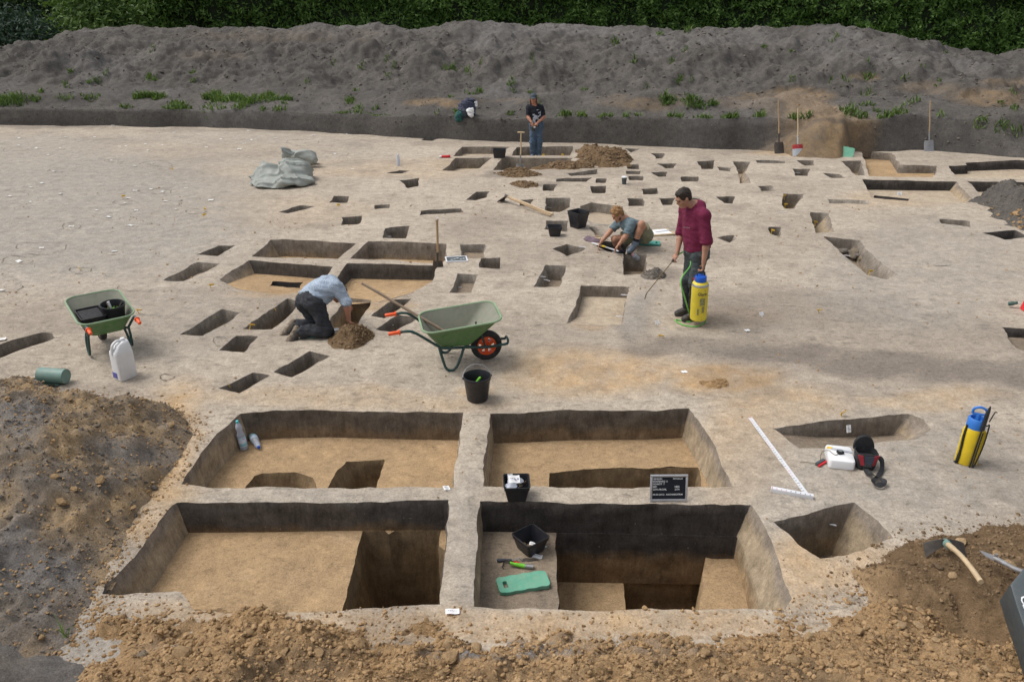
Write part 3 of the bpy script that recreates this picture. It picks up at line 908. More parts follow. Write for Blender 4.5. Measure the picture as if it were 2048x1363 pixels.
for px, py in crest_px:
    Y = 35.0
    for _ in range(6):
        p = GY(px, py, Y); Y = float(Yc(p.x))
    cxs.append(p.x); czs.append(p.z)
NX, V0, V1 = 820, -1.6, 19.0
us = np.linspace(-31, 31, NX)
vs_ = np.concatenate([np.arange(V0, -0.02, .12), np.arange(-0.02, .24, .035), np.arange(.27, 14.0, .075), np.arange(14.0, V1, .5)])
U, VV = np.meshgrid(us, vs_)
base_y = interp(U, fx, fy)
fwob = .10 * fbm(U, U * 0, 1.4, 3, 101)
YY = base_y + VV + fwob
zw = interp(U, [-31, -16, -8, 0, 4, 8, 12, 16, 22, 31], [.55, .52, .50, .62, .78, .80, .80, .70, .55, .5])     # height of the cut edge
wwid = interp(U, [-31, -9, -4, 0, 9, 13, 16, 31], [.10, .10, .22, .16, .10, .9, 1.6, 1.8])                       # its batter
wall = zw * np.clip(VV / wwid, 0, 1)
tw = interp(U, [-31, -14, -6, 2, 10, 14, 31], [3.0, 3.0, 3.0, 2.4, 2.2, 1.6, 1.4])                             # width of the strip behind
terr = .25 * sstep(0, 1, VV / tw) * sstep(.3, 1.2, VV)
terr += np.clip(.12 * fbm(U, YY, 1.1, 4, 111), -.1, .3) * sstep(.05, .5, VV)
yc = Yc(U); zc = interp(U, cxs, czs)
rep = np.tan(R(33))
dist_c = np.abs(YY - yc)
ridge = zc - np.maximum(0, dist_c - .25) * np.where(YY < yc, (zc - .75) / np.maximum(2.5, yc - base_y - tw), rep)
heap = ridge
pr2 = np.random.RandomState(23)
for i in range(60):                       # single tipped loads in front of the ridge
    cx_ = -30 + 60 * (i + pr2.rand()) / 60
    back = pr2.rand()
    yy0 = float(interp(cx_, fx, fy) + interp(cx_, [-31, 10, 31], [3.0, 2.2, 1.6])); yy1 = float(Yc(cx_))
    f_ = .28 + .6 * back
    cy_ = yy0 + (yy1 - yy0) * f_
    hz = .7 + (float(interp(cx_, cxs, czs)) - .7) * (f_ ** .8) + .12 + .3 * pr2.rand() * (1 - back)
    rr = np.hypot((U - cx_) * (0.8 + .4 * pr2.rand()), YY - cy_)
    cone = hz - np.maximum(0, rr - .25) * (rep * (.85 + .3 * pr2.rand()))
    kk_ = .12
    heap = np.where(np.abs(heap - cone) < 4, np.log(np.exp(np.clip(heap / kk_, -60, 60)) + np.exp(np.clip(cone / kk_, -60, 60))) * kk_, np.maximum(heap, cone))
lump = .24 * fbm(U, YY, 1.3, 4, 121) + .14 * fbm(U, YY, .45, 4, 131, .65) + .09 * (vn(U / .14, YY / .14, 5) - .5) + .06 * (vn(U / .085, YY / .085, 8) - .5)
lump = lump * (0.55 + .45 * sstep(0, 3, dist_c))
heap = heap + lump * sstep(.6, 1.2, heap)
flat = wall + terr
Z = np.maximum(flat, heap * sstep(.3, 1.6, VV) + (1 - sstep(.3, 1.6, VV)) * -1)
Z += np.where(VV > .2, .03 * fbm(U, YY, .3, 3, 141), .012 * fbm(U * 2, YY * 2 + VV * 9, .3, 3, 143))
Z = np.maximum(Z, -.2)
Z = np.where(VV < 0, -.15, Z)
# the ochre load tipped over the edge
ta = np.array(GY(1592, 184, 23.75)); tb = np.array(G(1702, 309)) + np.array([0, -.05, .10])
ab = tb - ta
tb = np.array(GY(1655, 228, 22.55)); ab = tb - ta
tt = np.clip(((U - ta[0]) * ab[0] + (YY - ta[1]) * ab[1]) / (ab[0] ** 2 + ab[1] ** 2), -.0, 1)
rr = np.hypot(U - ta[0] - tt * ab[0], YY - ta[1] - tt * ab[1])
spill = ta[2] + tt * ab[2] - np.maximum(0, rr - .35) * .88 + .12 * fbm(U, YY, .5, 4, 151)
tb2 = np.array(G(1650, 308))
rr2 = np.hypot((U - tb2[0]) / 1.25, YY - tb2[1] - .05)
spill = np.maximum(spill, .42 - rr2 * .65 + .10 * fbm(U, YY, .28, 3, 153))
spx, _y = proj(U, YY, 0 * U)
spill = spill - np.where(VV < .6, 1.1, .0) * sstep(1675, 1725, spx)
is_spill = sstep(-.10, .04, spill - Z)
Z = np.maximum(Z, spill)
# small mounds on the strip
for (px, py, hh, ww, Yo) in ((930, 204, .28, 1.4, 1.2), (1290, 196, .45, 1.7, 1.3), (1100, 196, .35, 1.2, 1.5), (1480, 208, .3, 1.0, 1.0), (560, 207, .22, 1.6, .9), (830, 196, .35, 1.2, 2.2), (60, 205, .2, 2.0, 1.2)):
    p = G(px, py, .7); cy_ = float(interp(p.x, fx, fy)) + Yo
    Z = np.where(VV > .1, np.maximum(Z, flat + hh * np.exp(-((U - p.x) / ww) ** 2 - ((YY - cy_) / .55) ** 2) + .02 * fbm(U, YY, .3, 3, 145)), Z)
nr, nc = U.shape
idx = np.arange(nr * nc).reshape(nr, nc)
qf = np.stack([idx[:-1, :-1], idx[:-1, 1:], idx[1:, 1:], idx[1:, :-1]], -1).reshape(-1, 4)
qf = qf[(VV.ravel()[qf].min(1) > -.03) | (Z.ravel()[qf].max(1) > .0)]
bank = mobj('spoil_bank', np.column_stack([U.ravel(), YY.ravel(), Z.ravel()]), qf, M['spoil_grey'])
tag(bank, kind='structure')
bpx, bpy_ = proj(U, YY, Z)
bw = fbm(U, YY, .8, 4, 161)
t_oc = np.maximum(np.maximum(is_spill, .9 * (1 - sstep(.8, 1.7, rr))) * (.85 + .4 * bw), ell(bpx + 25 * bw, bpy_ + 6 * bw, [(880, 206, 90, 10, .6), (1010, 200, 60, 8, .25), (1300, 205, 110, 16, .35), (1520, 205, 110, 22, .4), (1720, 150, 40, 8, .5), (1860, 175, 90, 14, .25), (1980, 195, 90, 22, .55), (2010, 165, 60, 10, .35), (1600, 195, 80, 25, .7), (420, 110, 90, 14, .12), (600, 70, 300, 16, .12)]))
t_dk = np.where((VV >= -.05) & (VV < wwid * .5) & (U < 13), .35 + .3 * bw, 0) + .22 * sstep(.2, .8, fbm(U, YY, 2.2, 4, 171))
t_gr = .28 * sstep(.0, .8, fbm(U, YY, 3.0, 4, 181)) + .18 * ell(bpx, bpy_, [(1150, 60, 90, 14, 1), (700, 60, 300, 20, .8)])
ca = bank.data.color_attributes.new('tint', 'FLOAT_COLOR', 'POINT')
buf = np.zeros((U.size, 4)); buf[:, 0] = np.clip(t_oc, 0, 1).ravel(); buf[:, 1] = np.clip(t_dk, 0, 1).ravel(); buf[:, 2] = np.clip(t_gr, 0, 1).ravel(); buf[:, 3] = 1
ca.data.foreach_set('color', buf.ravel())

rsb = np.random.RandomState(777)
bi = rsb.randint(0, nr, 60000); bj = rsb.randint(0, nc, 60000)
kb = (VV[bi, bj] > .15) & (VV[bi, bj] < 13) & (rsb.rand(60000) < np.clip(.45 + .7 * bw[bi, bj], .08, 1))
bi, bj = bi[kb], bj[kb]
BANKC = (np.column_stack([U[bi, bj] + .1 * (rsb.rand(len(bi)) - .5), YY[bi, bj] + .05 * (rsb.rand(len(bi)) - .5), Z[bi, bj]]), .010 + .045 * rsb.rand(len(bi)) ** 5, is_spill[bi, bj] > .5)

def bank_z(x, y):
    """height of the bank (nearest grid point)"""
    j = int(np.clip(np.searchsorted(us, x), 0, NX - 1)); i = int(np.argmin(np.abs(YY[:, j] - y)))
    return float(Z[i, j])

def bank_hit(px, py, y0=20.0):
    """first point of the bank seen at a pixel"""
    x = (px - 1024.0) / F; yv = (681.5 - py) / F
    d = Vector((x, CT + yv * ST, -ST + yv * CT))
    Y = y0
    while Y < 40:
        p = Vector((d.x, d.y, d.z)) * (Y / d.y); p.z += H
        j = int(np.clip(round((p.x + 31) / 62 * (NX - 1)), 0, NX - 1))
        v = Y - YY[0, j] + V0
        if v > -1.5:
            i = int(np.clip(np.searchsorted(vs_, v), 0, len(vs_) - 1))
            if Z[i, j] >= p.z: return Vector((p.x, p.y, float(Z[i, j])))
        elif p.z < 0: return Vector((p.x, p.y, 0))
        Y += .03
    return Vector((p.x, 38, p.z))

# land behind the heap, out to the horizon
M['meadow'] = m_soil('meadow', c4(.055, .085, .030), c4(.045, .07, .025), c4(.075, .105, .04), 1.0, .3, .8)
field = mobj('field', [(-900, 34, .55), (900, 34, .55), (900, 1500, .55), (-900, 1500, .55)], [(0, 1, 2, 3)], M['meadow']); tag(field, kind='structure')
sides = mobj('outer_land', [(-900, -900, -.12), (900, -900, -.12), (900, 40, -.12), (-900, 40, -.12), (-27, 40, -.12), (-27, -7.5, -.12), (27, -7.5, -.12), (27, 40, -.12)],
             [(0, 1, 6, 5), (0, 5, 4, 3), (1, 2, 7, 6)], M['meadow']); tag(sides, kind='structure')

# ================================================================== CLODS: shared shapes
def clod_mesh(name, seed, mat, sub_=2, flat=.7):
    r = random.Random(seed)
    bm = bmesh.new(); bmesh.ops.create_icosphere(bm, subdivisions=sub_, radius=1)
    dirs = [Vector((r.gauss(0, 1), r.gauss(0, 1), r.gauss(0, 1))).normalized() for _ in range(7)]
    offs = [r.uniform(.55, .95) for _ in dirs]
    for v in bm.verts:
        d = v.co.normalized(); rad = 1.0
        for n_, o_ in zip(dirs, offs):
            c = d.dot(n_)
            if c > .2: rad = min(rad, o_ / c)
        rad *= 1 + r.uniform(-.09, .09)
        v.co = d * rad
        v.co.z *= flat
    me = bpy.data.meshes.new(name); bm.to_mesh(me); bm.free()
    me.materials.append(mat); me.shade_flat()
    return me

def m_clod(name, a, b, c):
    t = NT(name)
    oi = t.n('ShaderNodeObjectInfo')
    col = t.ramp(oi.outputs['Random'], [(0.0, a), (0.55, b), (1.0, c)])
    col = t.mix(1.0, col, t.ramp(t.noise(3, 6, .7), [(.3, .8), (.5, 1.0), (.7, 1.2)]), 'MULTIPLY')
    t.bump(t.noise(7, 8, .75), .5, .10)
    return t.out(col, .95, .1)
M['clod_tan'] = m_clod('clod_tan', c4(.37, .25, .137), c4(.32, .215, .115), c4(.42, .295, .17))
M['clod_grey'] = m_clod('clod_grey', c4(.17, .155, .14), c4(.23, .185, .13), c4(.15, .14, .132))
M['clod_brown'] = m_clod('clod_brown', c4(.17, .115, .065), c4(.22, .15, .09), c4(.12, .085, .055))
CL = {k: [clod_mesh('clod', 50 + i, M['clod_' + k], 2, .55 + .4 * ((i * 37) % 10) / 10) for i in range(6)] for k in ('tan', 'grey', 'brown')}

_ico = None
def small_clods(name, pts_, sizes, mat, parent, seed=1):
    """thousands of crumbs as one mesh of stuff"""
    rs = np.random.RandomState(seed)
    t = (1 + 5 ** .5) / 2
    iv = np.array([(-1, t, 0), (1, t, 0), (-1, -t, 0), (1, -t, 0), (0, -1, t), (0, 1, t), (0, -1, -t), (0, 1, -t), (t, 0, -1), (t, 0, 1), (-t, 0, -1), (-t, 0, 1)], float) / 1.9
    fi = np.array([(0, 11, 5), (0, 5, 1), (0, 1, 7), (0, 7, 10), (0, 10, 11), (1, 5, 9), (5, 11, 4), (11, 10, 2), (10, 7, 6), (7, 1, 8), (3, 9, 4), (3, 4, 2), (3, 2, 6), (3, 6, 8), (3, 8, 9), (4, 9, 5), (2, 4, 11), (6, 2, 10), (8, 6, 7), (9, 8, 1)])
    n = len(pts_)
    V = iv[None] * (1 + .5 * (rs.rand(n, 12, 1) - .5))
    V = V * (np.array(sizes)[:, None, None] * (0.55 + .9 * rs.rand(n, 1, 3)) * np.array([1, 1, .7]))
    a = rs.rand(n) * 6.28; ca_, sa_ = np.cos(a)[:, None], np.sin(a)[:, None]
    X = V[..., 0] * ca_ - V[..., 1] * sa_; Yv = V[..., 0] * sa_ + V[..., 1] * ca_
    tl = (rs.rand(n) - .5)[:, None]
    Zv = V[..., 2] + X * tl
    V = np.stack([X, Yv, Zv], -1) + np.asarray(pts_)[:, None, :]
    Fc = fi[None] + (np.arange(n) * 12)[:, None, None]
    me = bpy.data.meshes.new(name)
    me.vertices.add(n * 12); me.vertices.foreach_set('co', V.reshape(-1).astype(np.float32))
    nf = n * 20
    me.loops.add(nf * 3); me.loops.foreach_set('vertex_index', Fc.reshape(-1).astype(np.int32))
    me.polygons.add(nf); me.polygons.foreach_set('loop_start', (np.arange(nf) * 3).astype(np.int32))
    me.materials.append(mat); me.update(calc_edges=True); me.shade_flat()
    o = link(bpy.data.objects.new(name, me), parent)
    tag(o, kind='stuff')
    return o
def m_crumb(name, a, b, c):
    t = NT(name)
    col = t.ramp(t.noise(9, 5, .8), [(.32, a), (.5, b), (.68, c)])
    return t.out(col, .95, .1)
M['crumb_tan'] = m_crumb('crumb_tan', c4(.225, .143, .072), c4(.325, .212, .110), c4(.42, .292, .165))
M['crumb_grey'] = m_crumb('crumb_grey', c4(.085, .077, .070), c4(.13, .116, .102), c4(.23, .19, .145))
M['crumb_brown'] = m_crumb('crumb_brown', c4(.105, .07, .042), c4(.18, .122, .072), c4(.27, .19, .115))

small_clods('crumbs', BANKC[0][~BANKC[2]], BANKC[1][~BANKC[2]], M['crumb_grey'], bank, 779)
small_clods('crumbs', BANKC[0][BANKC[2]], BANKC[1][BANKC[2]], M['crumb_tan'], bank, 781)

# ================================================================== HEAPS IN FRONT
def heap_obj(name, P, hfun, mat, step, label, cat, tint=None, extra=.25):
    """height field over polygon P; hfun(x, y, d) with d = distance inside the outline"""
    P = np.array([(p.x, p.y) for p in P])
    lo = P.min(0) - extra; hi = P.max(0) + extra
    xs = np.arange(lo[0], hi[0], step); ys2 = np.arange(lo[1], hi[1], step)
    X, Y = np.meshgrid(xs, ys2)
    d = d_poly(P, X, Y) * np.where(in_poly(P, X, Y), 1, -1)
    d = d + min(.13, .10 * float((P.max(0) - P.min(0)).min())) * fbm(X, Y, .5, 4, 201)
    Zh = hfun(X, Y, d)
    Zh = np.where(d < 0, np.minimum(Zh, d * .4 - .02), Zh)
    nr, nc = X.shape
    idx = np.arange(nr * nc).reshape(nr, nc)
    qf = np.stack([idx[:-1, :-1], idx[:-1, 1:], idx[1:, 1:], idx[1:, :-1]], -1).reshape(-1, 4)
    zq = Zh.ravel()[qf].max(1)
    qf = qf[zq > -.035]
    used = np.unique(qf); mp = np.full(nr * nc, -1); mp[used] = np.arange(len(used))
    V = np.column_stack([X.ravel(), Y.ravel(), Zh.ravel()])[used]
    o = mobj(name, V, mp[qf], mat)
    tag(o, label, cat)
    ca = o.data.color_attributes.new('tint', 'FLOAT_COLOR', 'POINT')
    b = np.zeros((len(V), 4)); b[:, 3] = 1
    if tint is not None: b[:, :3] = np.clip(tint(V[:, 0], V[:, 1], V[:, 2]), 0, 1)
    ca.data.foreach_set('color', b.ravel())
    def zat(x, y):
        j = np.clip(((np.asarray(x) - lo[0]) / step).astype(int), 0, nc - 1); i = np.clip(((np.asarray(y) - lo[1]) / step).astype(int), 0, nr - 1)
        return Zh[i, j]
    o_info = dict(o=o, zat=zat, P=P, lo=lo, hi=hi)
    return o_info

def scatter(info, n, seed, smin=0.0, margin=.03):
    rs = np.random.RandomState(seed)
    out = []
    while len(out) < n:
        q = info['lo'] + rs.rand(n * 2, 2) * (info['hi'] - info['lo'])
        z = info['zat'](q[:, 0], q[:, 1])
        k = z > smin
        out += [tuple(a) + (b,) for a, b in zip(q[k], z[k])]
    return np.array(out[:n])

def add_clods(info, kinds, n, smin, smax, seed, small, crumb, small_n, small_s):
    rs = random.Random(seed)
    pts_ = scatter(info, n, seed)
    for i, (x, y, z) in enumerate(pts_):
        s = smin + (smax - smin) * rs.random() ** 3
        o = bpy.data.objects.new('clod', rs.choice(CL[rs.choice(kinds)]))
        o.location = (x, y, z + s * .18); o.scale = (s * rs.uniform(.7, 1.2), s * rs.uniform(.7, 1.2), s * rs.uniform(.6, 1.0))
        o.rotation_euler = (rs.uniform(-.4, .4), rs.uniform(-.4, .4), rs.random() * 6.28)
        link(o, info['o'])
    p2 = scatter(info, small_n, seed + 1)
    sz = small_s[0] + (small_s[1] - small_s[0]) * np.random.RandomState(seed).rand(small_n) ** 2.5
    p2[:, 2] += sz * .2
    small_clods('crumbs', p2, sz, M[crumb], info['o'], seed)

# left heap: slate and loess
PL = [G(-330, 806), G(-100, 790), G(60, 788), G(190, 795), G(310, 812), G(380, 842), G(372, 870), G(345, 930), G(310, 985), G(262, 1060), G(222, 1120), G(196, 1175), G(190, 1225), G(160, 1275), G(60, 1330), G(-300, 1400), G(-700, 1200)]
def h_left(X, Y, d):
    base = 1.05 * (1 - np.exp(-np.maximum(d, 0) * .95))
    cap_ = interp(X, [-9, -6, -4.6, -3.4, -2.4], [1.15, .88, .70, .50, .28])
    h = np.minimum(base, cap_)
    h = h * (1 - .55 * sstep(6.0, 4.7, Y)) 
    h += (.075 * fbm(X, Y, .9, 3, 211) + .075 * fbm(X, Y, .28, 4, 213, .68) + .036 * (vn(X / .055, Y / .055, 3) - .5)) * sstep(0, .35, d)
    return h - .01
def tint_left(x, y, z):
    n_ = fbm(x, y, .8, 4, 221); n2 = fbm(x, y, .35, 3, 223)
    px, py = proj(x, y, z)
    oc = np.clip(.52 + .6 * n_ + .3 * n2, 0, .95)
    oc = np.maximum(oc, ell(px, py, [(300, 850, 150, 70, .75), (180, 1040, 120, 60, .6), (330, 800, 90, 40, .8), (100, 790, 150, 30, .6)]) * np.clip(.75 + .6 * n2, 0, 1))
    oc *= 1 - .85 * ell(px + 30 * n2, py + 20 * n2, [(60, 830, 100, 45, 1), (230, 900, 90, 35, 1), (130, 950, 200, 28, 1), (90, 1200, 190, 70, 1), (30, 900, 60, 50, .8)])
    dk = .35 * sstep(.3, .8, fbm(x, y, .7, 3, 227)); gr = .45 * sstep(.0, .7, fbm(x, y, .5, 3, 229))
    return np.stack([oc, dk, gr], 1)
HL = heap_obj('spoil_heap', PL, h_left, M['spoil_slate'], .026, 'grey and ochre spoil heap of broken loess beside the front quadrants', 'soil heap', tint_left)
add_clods(HL, ['tan', 'tan', 'grey', 'tan'], 140, .014, .048, 31, None, 'crumb_tan', 8000, (.003, .014))
small_clods('crumbs', scatter(HL, 7000, 77), .003 + .012 * np.random.RandomState(4).rand(7000) ** 2.5, M['crumb_grey'], HL['o'], 78)

# front heap along the bottom of the four quadrants
PF = [G(168, 1240), G(330, 1222), G(440, 1206), G(560, 1206), G(680, 1222), G(760, 1238), G(1000, 1252), G(1300, 1256), G(1540, 1246), G(1640, 1210), G(1760, 1200), G(1900, 1250), G(2300, 1300), G(2700, 1700), G(1000, 1900), G(100, 1800), G(120, 1440), G(190, 1330)]
def h_front(X, Y, d):
    h = .22 * sstep(0, .55, d) + .16 * sstep(4.3, 3.2, Y)
    px, py = proj(X, Y, 0 * X)
    h = h * (1 - .55 * ell(px, py, [(1150, 1270, 480, 50, 1)]))
    h += (.095 * fbm(X, Y, .5, 3, 231) + .066 * np.abs(fbm(X, Y, .2, 4, 233, .68)) + .032 * (vn(X / .05, Y / .05, 7) - .5)) * sstep(0, .25, d)
    return h - .012
def tint_front(x, y, z):
    px, py = proj(x, y, z); n_ = fbm(x, y, .35, 3, 237)
    oc = .28 + .35 * fbm(x, y, .6, 4, 235)
    dk = .55 * sstep(.15, .8, fbm(x, y, .45, 4, 239)) + .5 * ell(px + 30 * n_, py + 14 * n_, [(1900, 1190, 180, 70, .4)])
    gr = ell(px + 60 * n_, py + 16 * n_, [(1000, 1300, 240, 26, .85), (1230, 1270, 150, 18, .6), (320, 1285, 60, 20, .6), (1380, 1300, 160, 20, .35)]) * np.clip(.7 + n_, 0, 1)
    return np.stack([np.clip(oc, 0, 1), dk, gr], 1)
HF = heap_obj('spoil_heap', PF, h_front, M['spoil_tan'], .020, 'ochre spoil of lumpy loess lying along the front edge of the quadrants', 'soil heap', tint_front)
# right heap, brown and crumbly
PR = [G(1705, 1140), G(1800, 1098), G(1900, 1066), G(2010, 1056), G(2200, 1062), G(2500, 1150), G(2600, 1400), G(2300, 1420), G(2000, 1330), G(1850, 1260), G(1740, 1215)]
def h_right(X, Y, d):
    h = .46 * (1 - np.exp(-np.maximum(d, 0) * 1.25))
    h += (.05 * fbm(X, Y, .5, 3, 241) + .028 * fbm(X, Y, .16, 4, 243, .6) + .016 * (vn(X / .04, Y / .04, 9) - .5)) * sstep(0, .25, d)
    return h - .01
HR = heap_obj('spoil_heap', PR, h_right, M['spoil_brown'], .020, 'crumbly dark brown spoil heap under the hoe', 'soil heap',
              lambda x, y, z: np.stack([np.clip(1.1 - d_poly(np.array([(p.x, p.y) for p in (G(1690, 1150), G(1740, 1225), G(1850, 1275), G(2010, 1345), G(1850, 1276), G(1741, 1226))]), x, y) / .32 + .5 * fbm(x, y, .25, 3, 247), 0, 1) * .7, 0 * x, 0 * x], 1))
add_clods(HR, ['brown', 'brown', 'tan'], 80, .014, .06, 35, None, 'crumb_brown', 5200, (.004, .016))

def front_clods():
    """visible part of the front heap only"""
    rs = np.random.RandomState(91)
    def pick(n, seed):
        p = scatter(HF, n * 4, seed); a, b = proj(p[:, 0], p[:, 1], p[:, 2])
        p = p[(b < 1420) & (a > -60) & (a < 2110)]
        return p[:n]
    rs2 = random.Random(17)
    for (x, y, z) in pick(150, 92):
        s = .012 + .036 * rs2.random() ** 3
        o = bpy.data.objects.new('clod', rs2.choice(CL['tan']))
        o.location = (x, y, z + s * .15); o.scale = (s * rs2.uniform(.8, 1.3), s * rs2.uniform(.7, 1.2), s * rs2.uniform(.7, 1.0))
        o.rotation_euler = (rs2.uniform(-.5, .5), rs2.uniform(-.5, .5), rs2.random() * 6.28)
        link(o, HF['o'])
    for (px, py, s) in ((365, 1322, .095), (420, 1318, .07), (900, 1328, .10), (715, 1272, .08), (950, 1262, .07), (860, 1262, .06), (275, 1285, .085), (1730, 1210, .06), (1800, 1240, .07), (1840, 1235, .06), (205, 1200, .045), (600, 1265, .05), (1210, 1320, .06), (1580, 1345, .07), (500, 1285, .05), (640, 1330, .06), (1290, 1245, .03), (1440, 1350, .05)):
        s *= .72
        p = G(px, py, .2); z = float(HF['zat'](np.array([p.x]), np.array([p.y]))[0])
        o = bpy.data.objects.new('clod', CL['grey' if px == 275 else 'tan'][int(px) % 6])
        o.location = (p.x, p.y, z + s * .2); o.scale = (s, s * .85, s * .75); o.rotation_euler = (0, 0, px)
        link(o, HF['o'])
    p2 = pick(16000, 93); sz = .003 + .018 * rs.rand(len(p2)) ** 4; p2[:, 2] += sz * .2
    small_clods('crumbs', p2, sz, M['crumb_tan'], HF['o'], 94)
    p3 = pick(5000, 95); s3 = .003 + .012 * rs.rand(len(p3)) ** 3; p3[:, 2] += s3 * .2
    small_clods('crumbs', p3, s3, M['crumb_brown'], HF['o'], 96)
    # crumbs rolled out over the ground along the edges of the heaps
    for inf_, nn, mt, sd in ((HF, 2600, 'crumb_tan', 97), (HR, 1800, 'crumb_brown', 98), (HL, 3600, 'crumb_tan', 99)):
        Pq = inf_['P']; r3 = np.random.RandomState(sd); e_ = r3.randint(0, len(Pq), nn); tq = r3.rand(nn)[:, None]
        q = Pq[e_] * (1 - tq) + Pq[(e_ + 1) % len(Pq)] * tq + r3.randn(nn, 2) * .11
        k = keep_ground(q[:, 0], q[:, 1]) & (inf_['zat'](q[:, 0], q[:, 1]) < .03); q = q[k]
        s3 = .003 + .014 * r3.rand(len(q)) ** 4
        small_clods('crumbs', np.column_stack([q, zg(q[:, 0], q[:, 1]) + s3 * .2]), s3, M[mt], inf_['o'], sd)
front_clods()

# grey compacted corner at lower left (undisturbed soil beside the front heap)
PC = [G(-60, 1235), G(60, 1250), G(150, 1285), G(215, 1350), G(280, 1450), G(100, 1700), G(-500, 1700), G(-500, 1250)]
HC = heap_obj('trodden_bank', PC, lambda X, Y, d: .26 * sstep(0, .9, d) + .035 * fbm(X, Y, .4, 4, 251, .6) * sstep(0, .2, d) - .01, M['spoil_slate'], .03,
              'smooth grey trodden soil bank beside the ochre front spoil', 'soil bank', lambda x, y, z: np.stack([0 * x, .45 + .3 * fbm(x, y, .3, 3, 255), .2 + .3 * fbm(x, y, .4, 3, 253)], 1))

# small dirt piles on the dug surface
def dirt_pile(px, py, rx, ry, h, mat, crumb, label, seed, n=500, step=None, name='dirt_pile'):
    c = G(px, py); L = (G(px + rx, py) - c).length; W = (G(px, py - ry) - c).length
    P = [Vector((c.x + L * math.cos(a) * (1 + .1 * math.sin(3 * a + seed)), c.y + W * math.sin(a) * (1 + .1 * math.cos(2 * a + seed)))) for a in [i * .2618 for i in range(24)]]
    rad = min(L, W)
    st = step or max(.02, L / 28)
    inf = heap_obj(name, P, lambda X, Y, d: h * sstep(0, rad * .9, d) + (.35 * h * fbm(X, Y, rad * .6, 3, seed)) * sstep(0, rad * .3, d) - .01, M[mat], st, label, 'soil heap', extra=st * 2)
    pp = scatter(inf, n, seed, .0); sz = .004 * (c.y / 6) + .010 * (c.y / 7) * np.random.RandomState(seed).rand(n) ** 2
    pp[:, 2] += sz * .2
    small_clods('crumbs', pp, sz, M[crumb], inf['o'], seed)
    return inf
dirt_pile(698, 678, 45, 20, .17, 'spoil_brown', 'crumb_brown', 'small heap of fresh brown soil beside the kneeling person', 301, 700)
dirt_pile(1203, 318, 62, 17, .26, 'spoil_brown', 'crumb_brown', 'dark brown gravelly soil heap beside the far cross of trenches', 303, 900)
dirt_pile(1130, 333, 60, 6, .10, 'spoil_brown', 'crumb_brown', 'low strip of loose dark soil between the far heap and the spade', 305, 400)
dirt_pile(1035, 347, 52, 9, .12, 'spoil_brown', 'crumb_brown', 'loose dark soil in which the T-handled spade stands', 306, 400)
dirt_pile(1308, 550, 24, 9, .07, 'spoil_slate', 'crumb_grey', 'low grey soil heap under the spray lance', 307, 300)
dirt_pile(1045, 370, 30, 7, .05, 'spoil_brown', 'crumb_brown', 'thin scatter of dark crumbs between the far pits', 309, 350)
RP = dirt_pile(2078, 438, 88, 38, .48, 'spoil_grey', 'crumb_grey', 'grey and ochre soil heap beside a dark pit at the far right cross', 311, 1500)
_p = scatter(RP, 900, 351); _a, _b = proj(_p[:, 0], _p[:, 1], _p[:, 2]); _p = _p[_b > 425 + 15 * np.random.RandomState(5).randn(len(_b))]
small_clods('crumbs', _p, .012 + .05 * np.random.RandomState(6).rand(len(_p)) ** 2.5, M['crumb_tan'], RP['o'], 353)
dirt_pile(1432, 768, 34, 13, .05, 'spoil_tan', 'crumb_tan', 'low spill of ochre crumbs on the bare ground above the front quadrants', 313, 400)
dirt_pile(1375, 905, 40, 22, .03, 'spoil_tan', 'crumb_tan', 'ochre crumbs at the foot of the quadrant wall', 317, 10) if False else None

# loose crumbs on the surface, denser round the cuts
rs_ = np.random.RandomState(401)
n_ = 9000
yy_ = 4.2 + 14 * rs_.rand(n_) ** 1.6; xx_ = (rs_.rand(n_) * 2 - 1) * .66 * (yy_ + 1)
kp = keep_ground(xx_, yy_)
xx_, yy_ = xx_[kp], yy_[kp]
dens = fbm(xx_, yy_, 1.2, 3, 403)
kp = rs_.rand(len(xx_)) < np.clip(.35 + .8 * dens, .06, 1)
xx_, yy_ = xx_[kp], yy_[kp]
sz = (.0035 + .010 * rs_.rand(len(xx_)) ** 4) * np.clip(yy_ / 7, .8, 1.6)
small_clods('loose_crumbs', np.column_stack([xx_, yy_, zg(xx_, yy_) + sz * .2]), sz, M['crumb_tan'], ground, 405)
# stones packed in the long pit
stone_pit = [o for o in ground.children if o.get('label', '').startswith('pit with a packing')][0]
for i in range(46):
    t_ = rng.random(); px = 1672 + 80 * t_ + rng.uniform(-18, 22); py = 494 + 26 * t_ + rng.uniform(-8, 9)
    p = G(px, py, -.2); s = rng.uniform(.03, .10)
    o = bpy.data.objects.new('stone', CL['grey'][i % 6]); o.location = (p.x, p.y, -.26 + s * .5 + .05 * rng.random()); o.scale = (s * 1.2, s * .9, s * .8); o.rotation_euler = (rng.uniform(-.5, .5), rng.uniform(-.5, .5), rng.random() * 6)
    link(o, stone_pit)

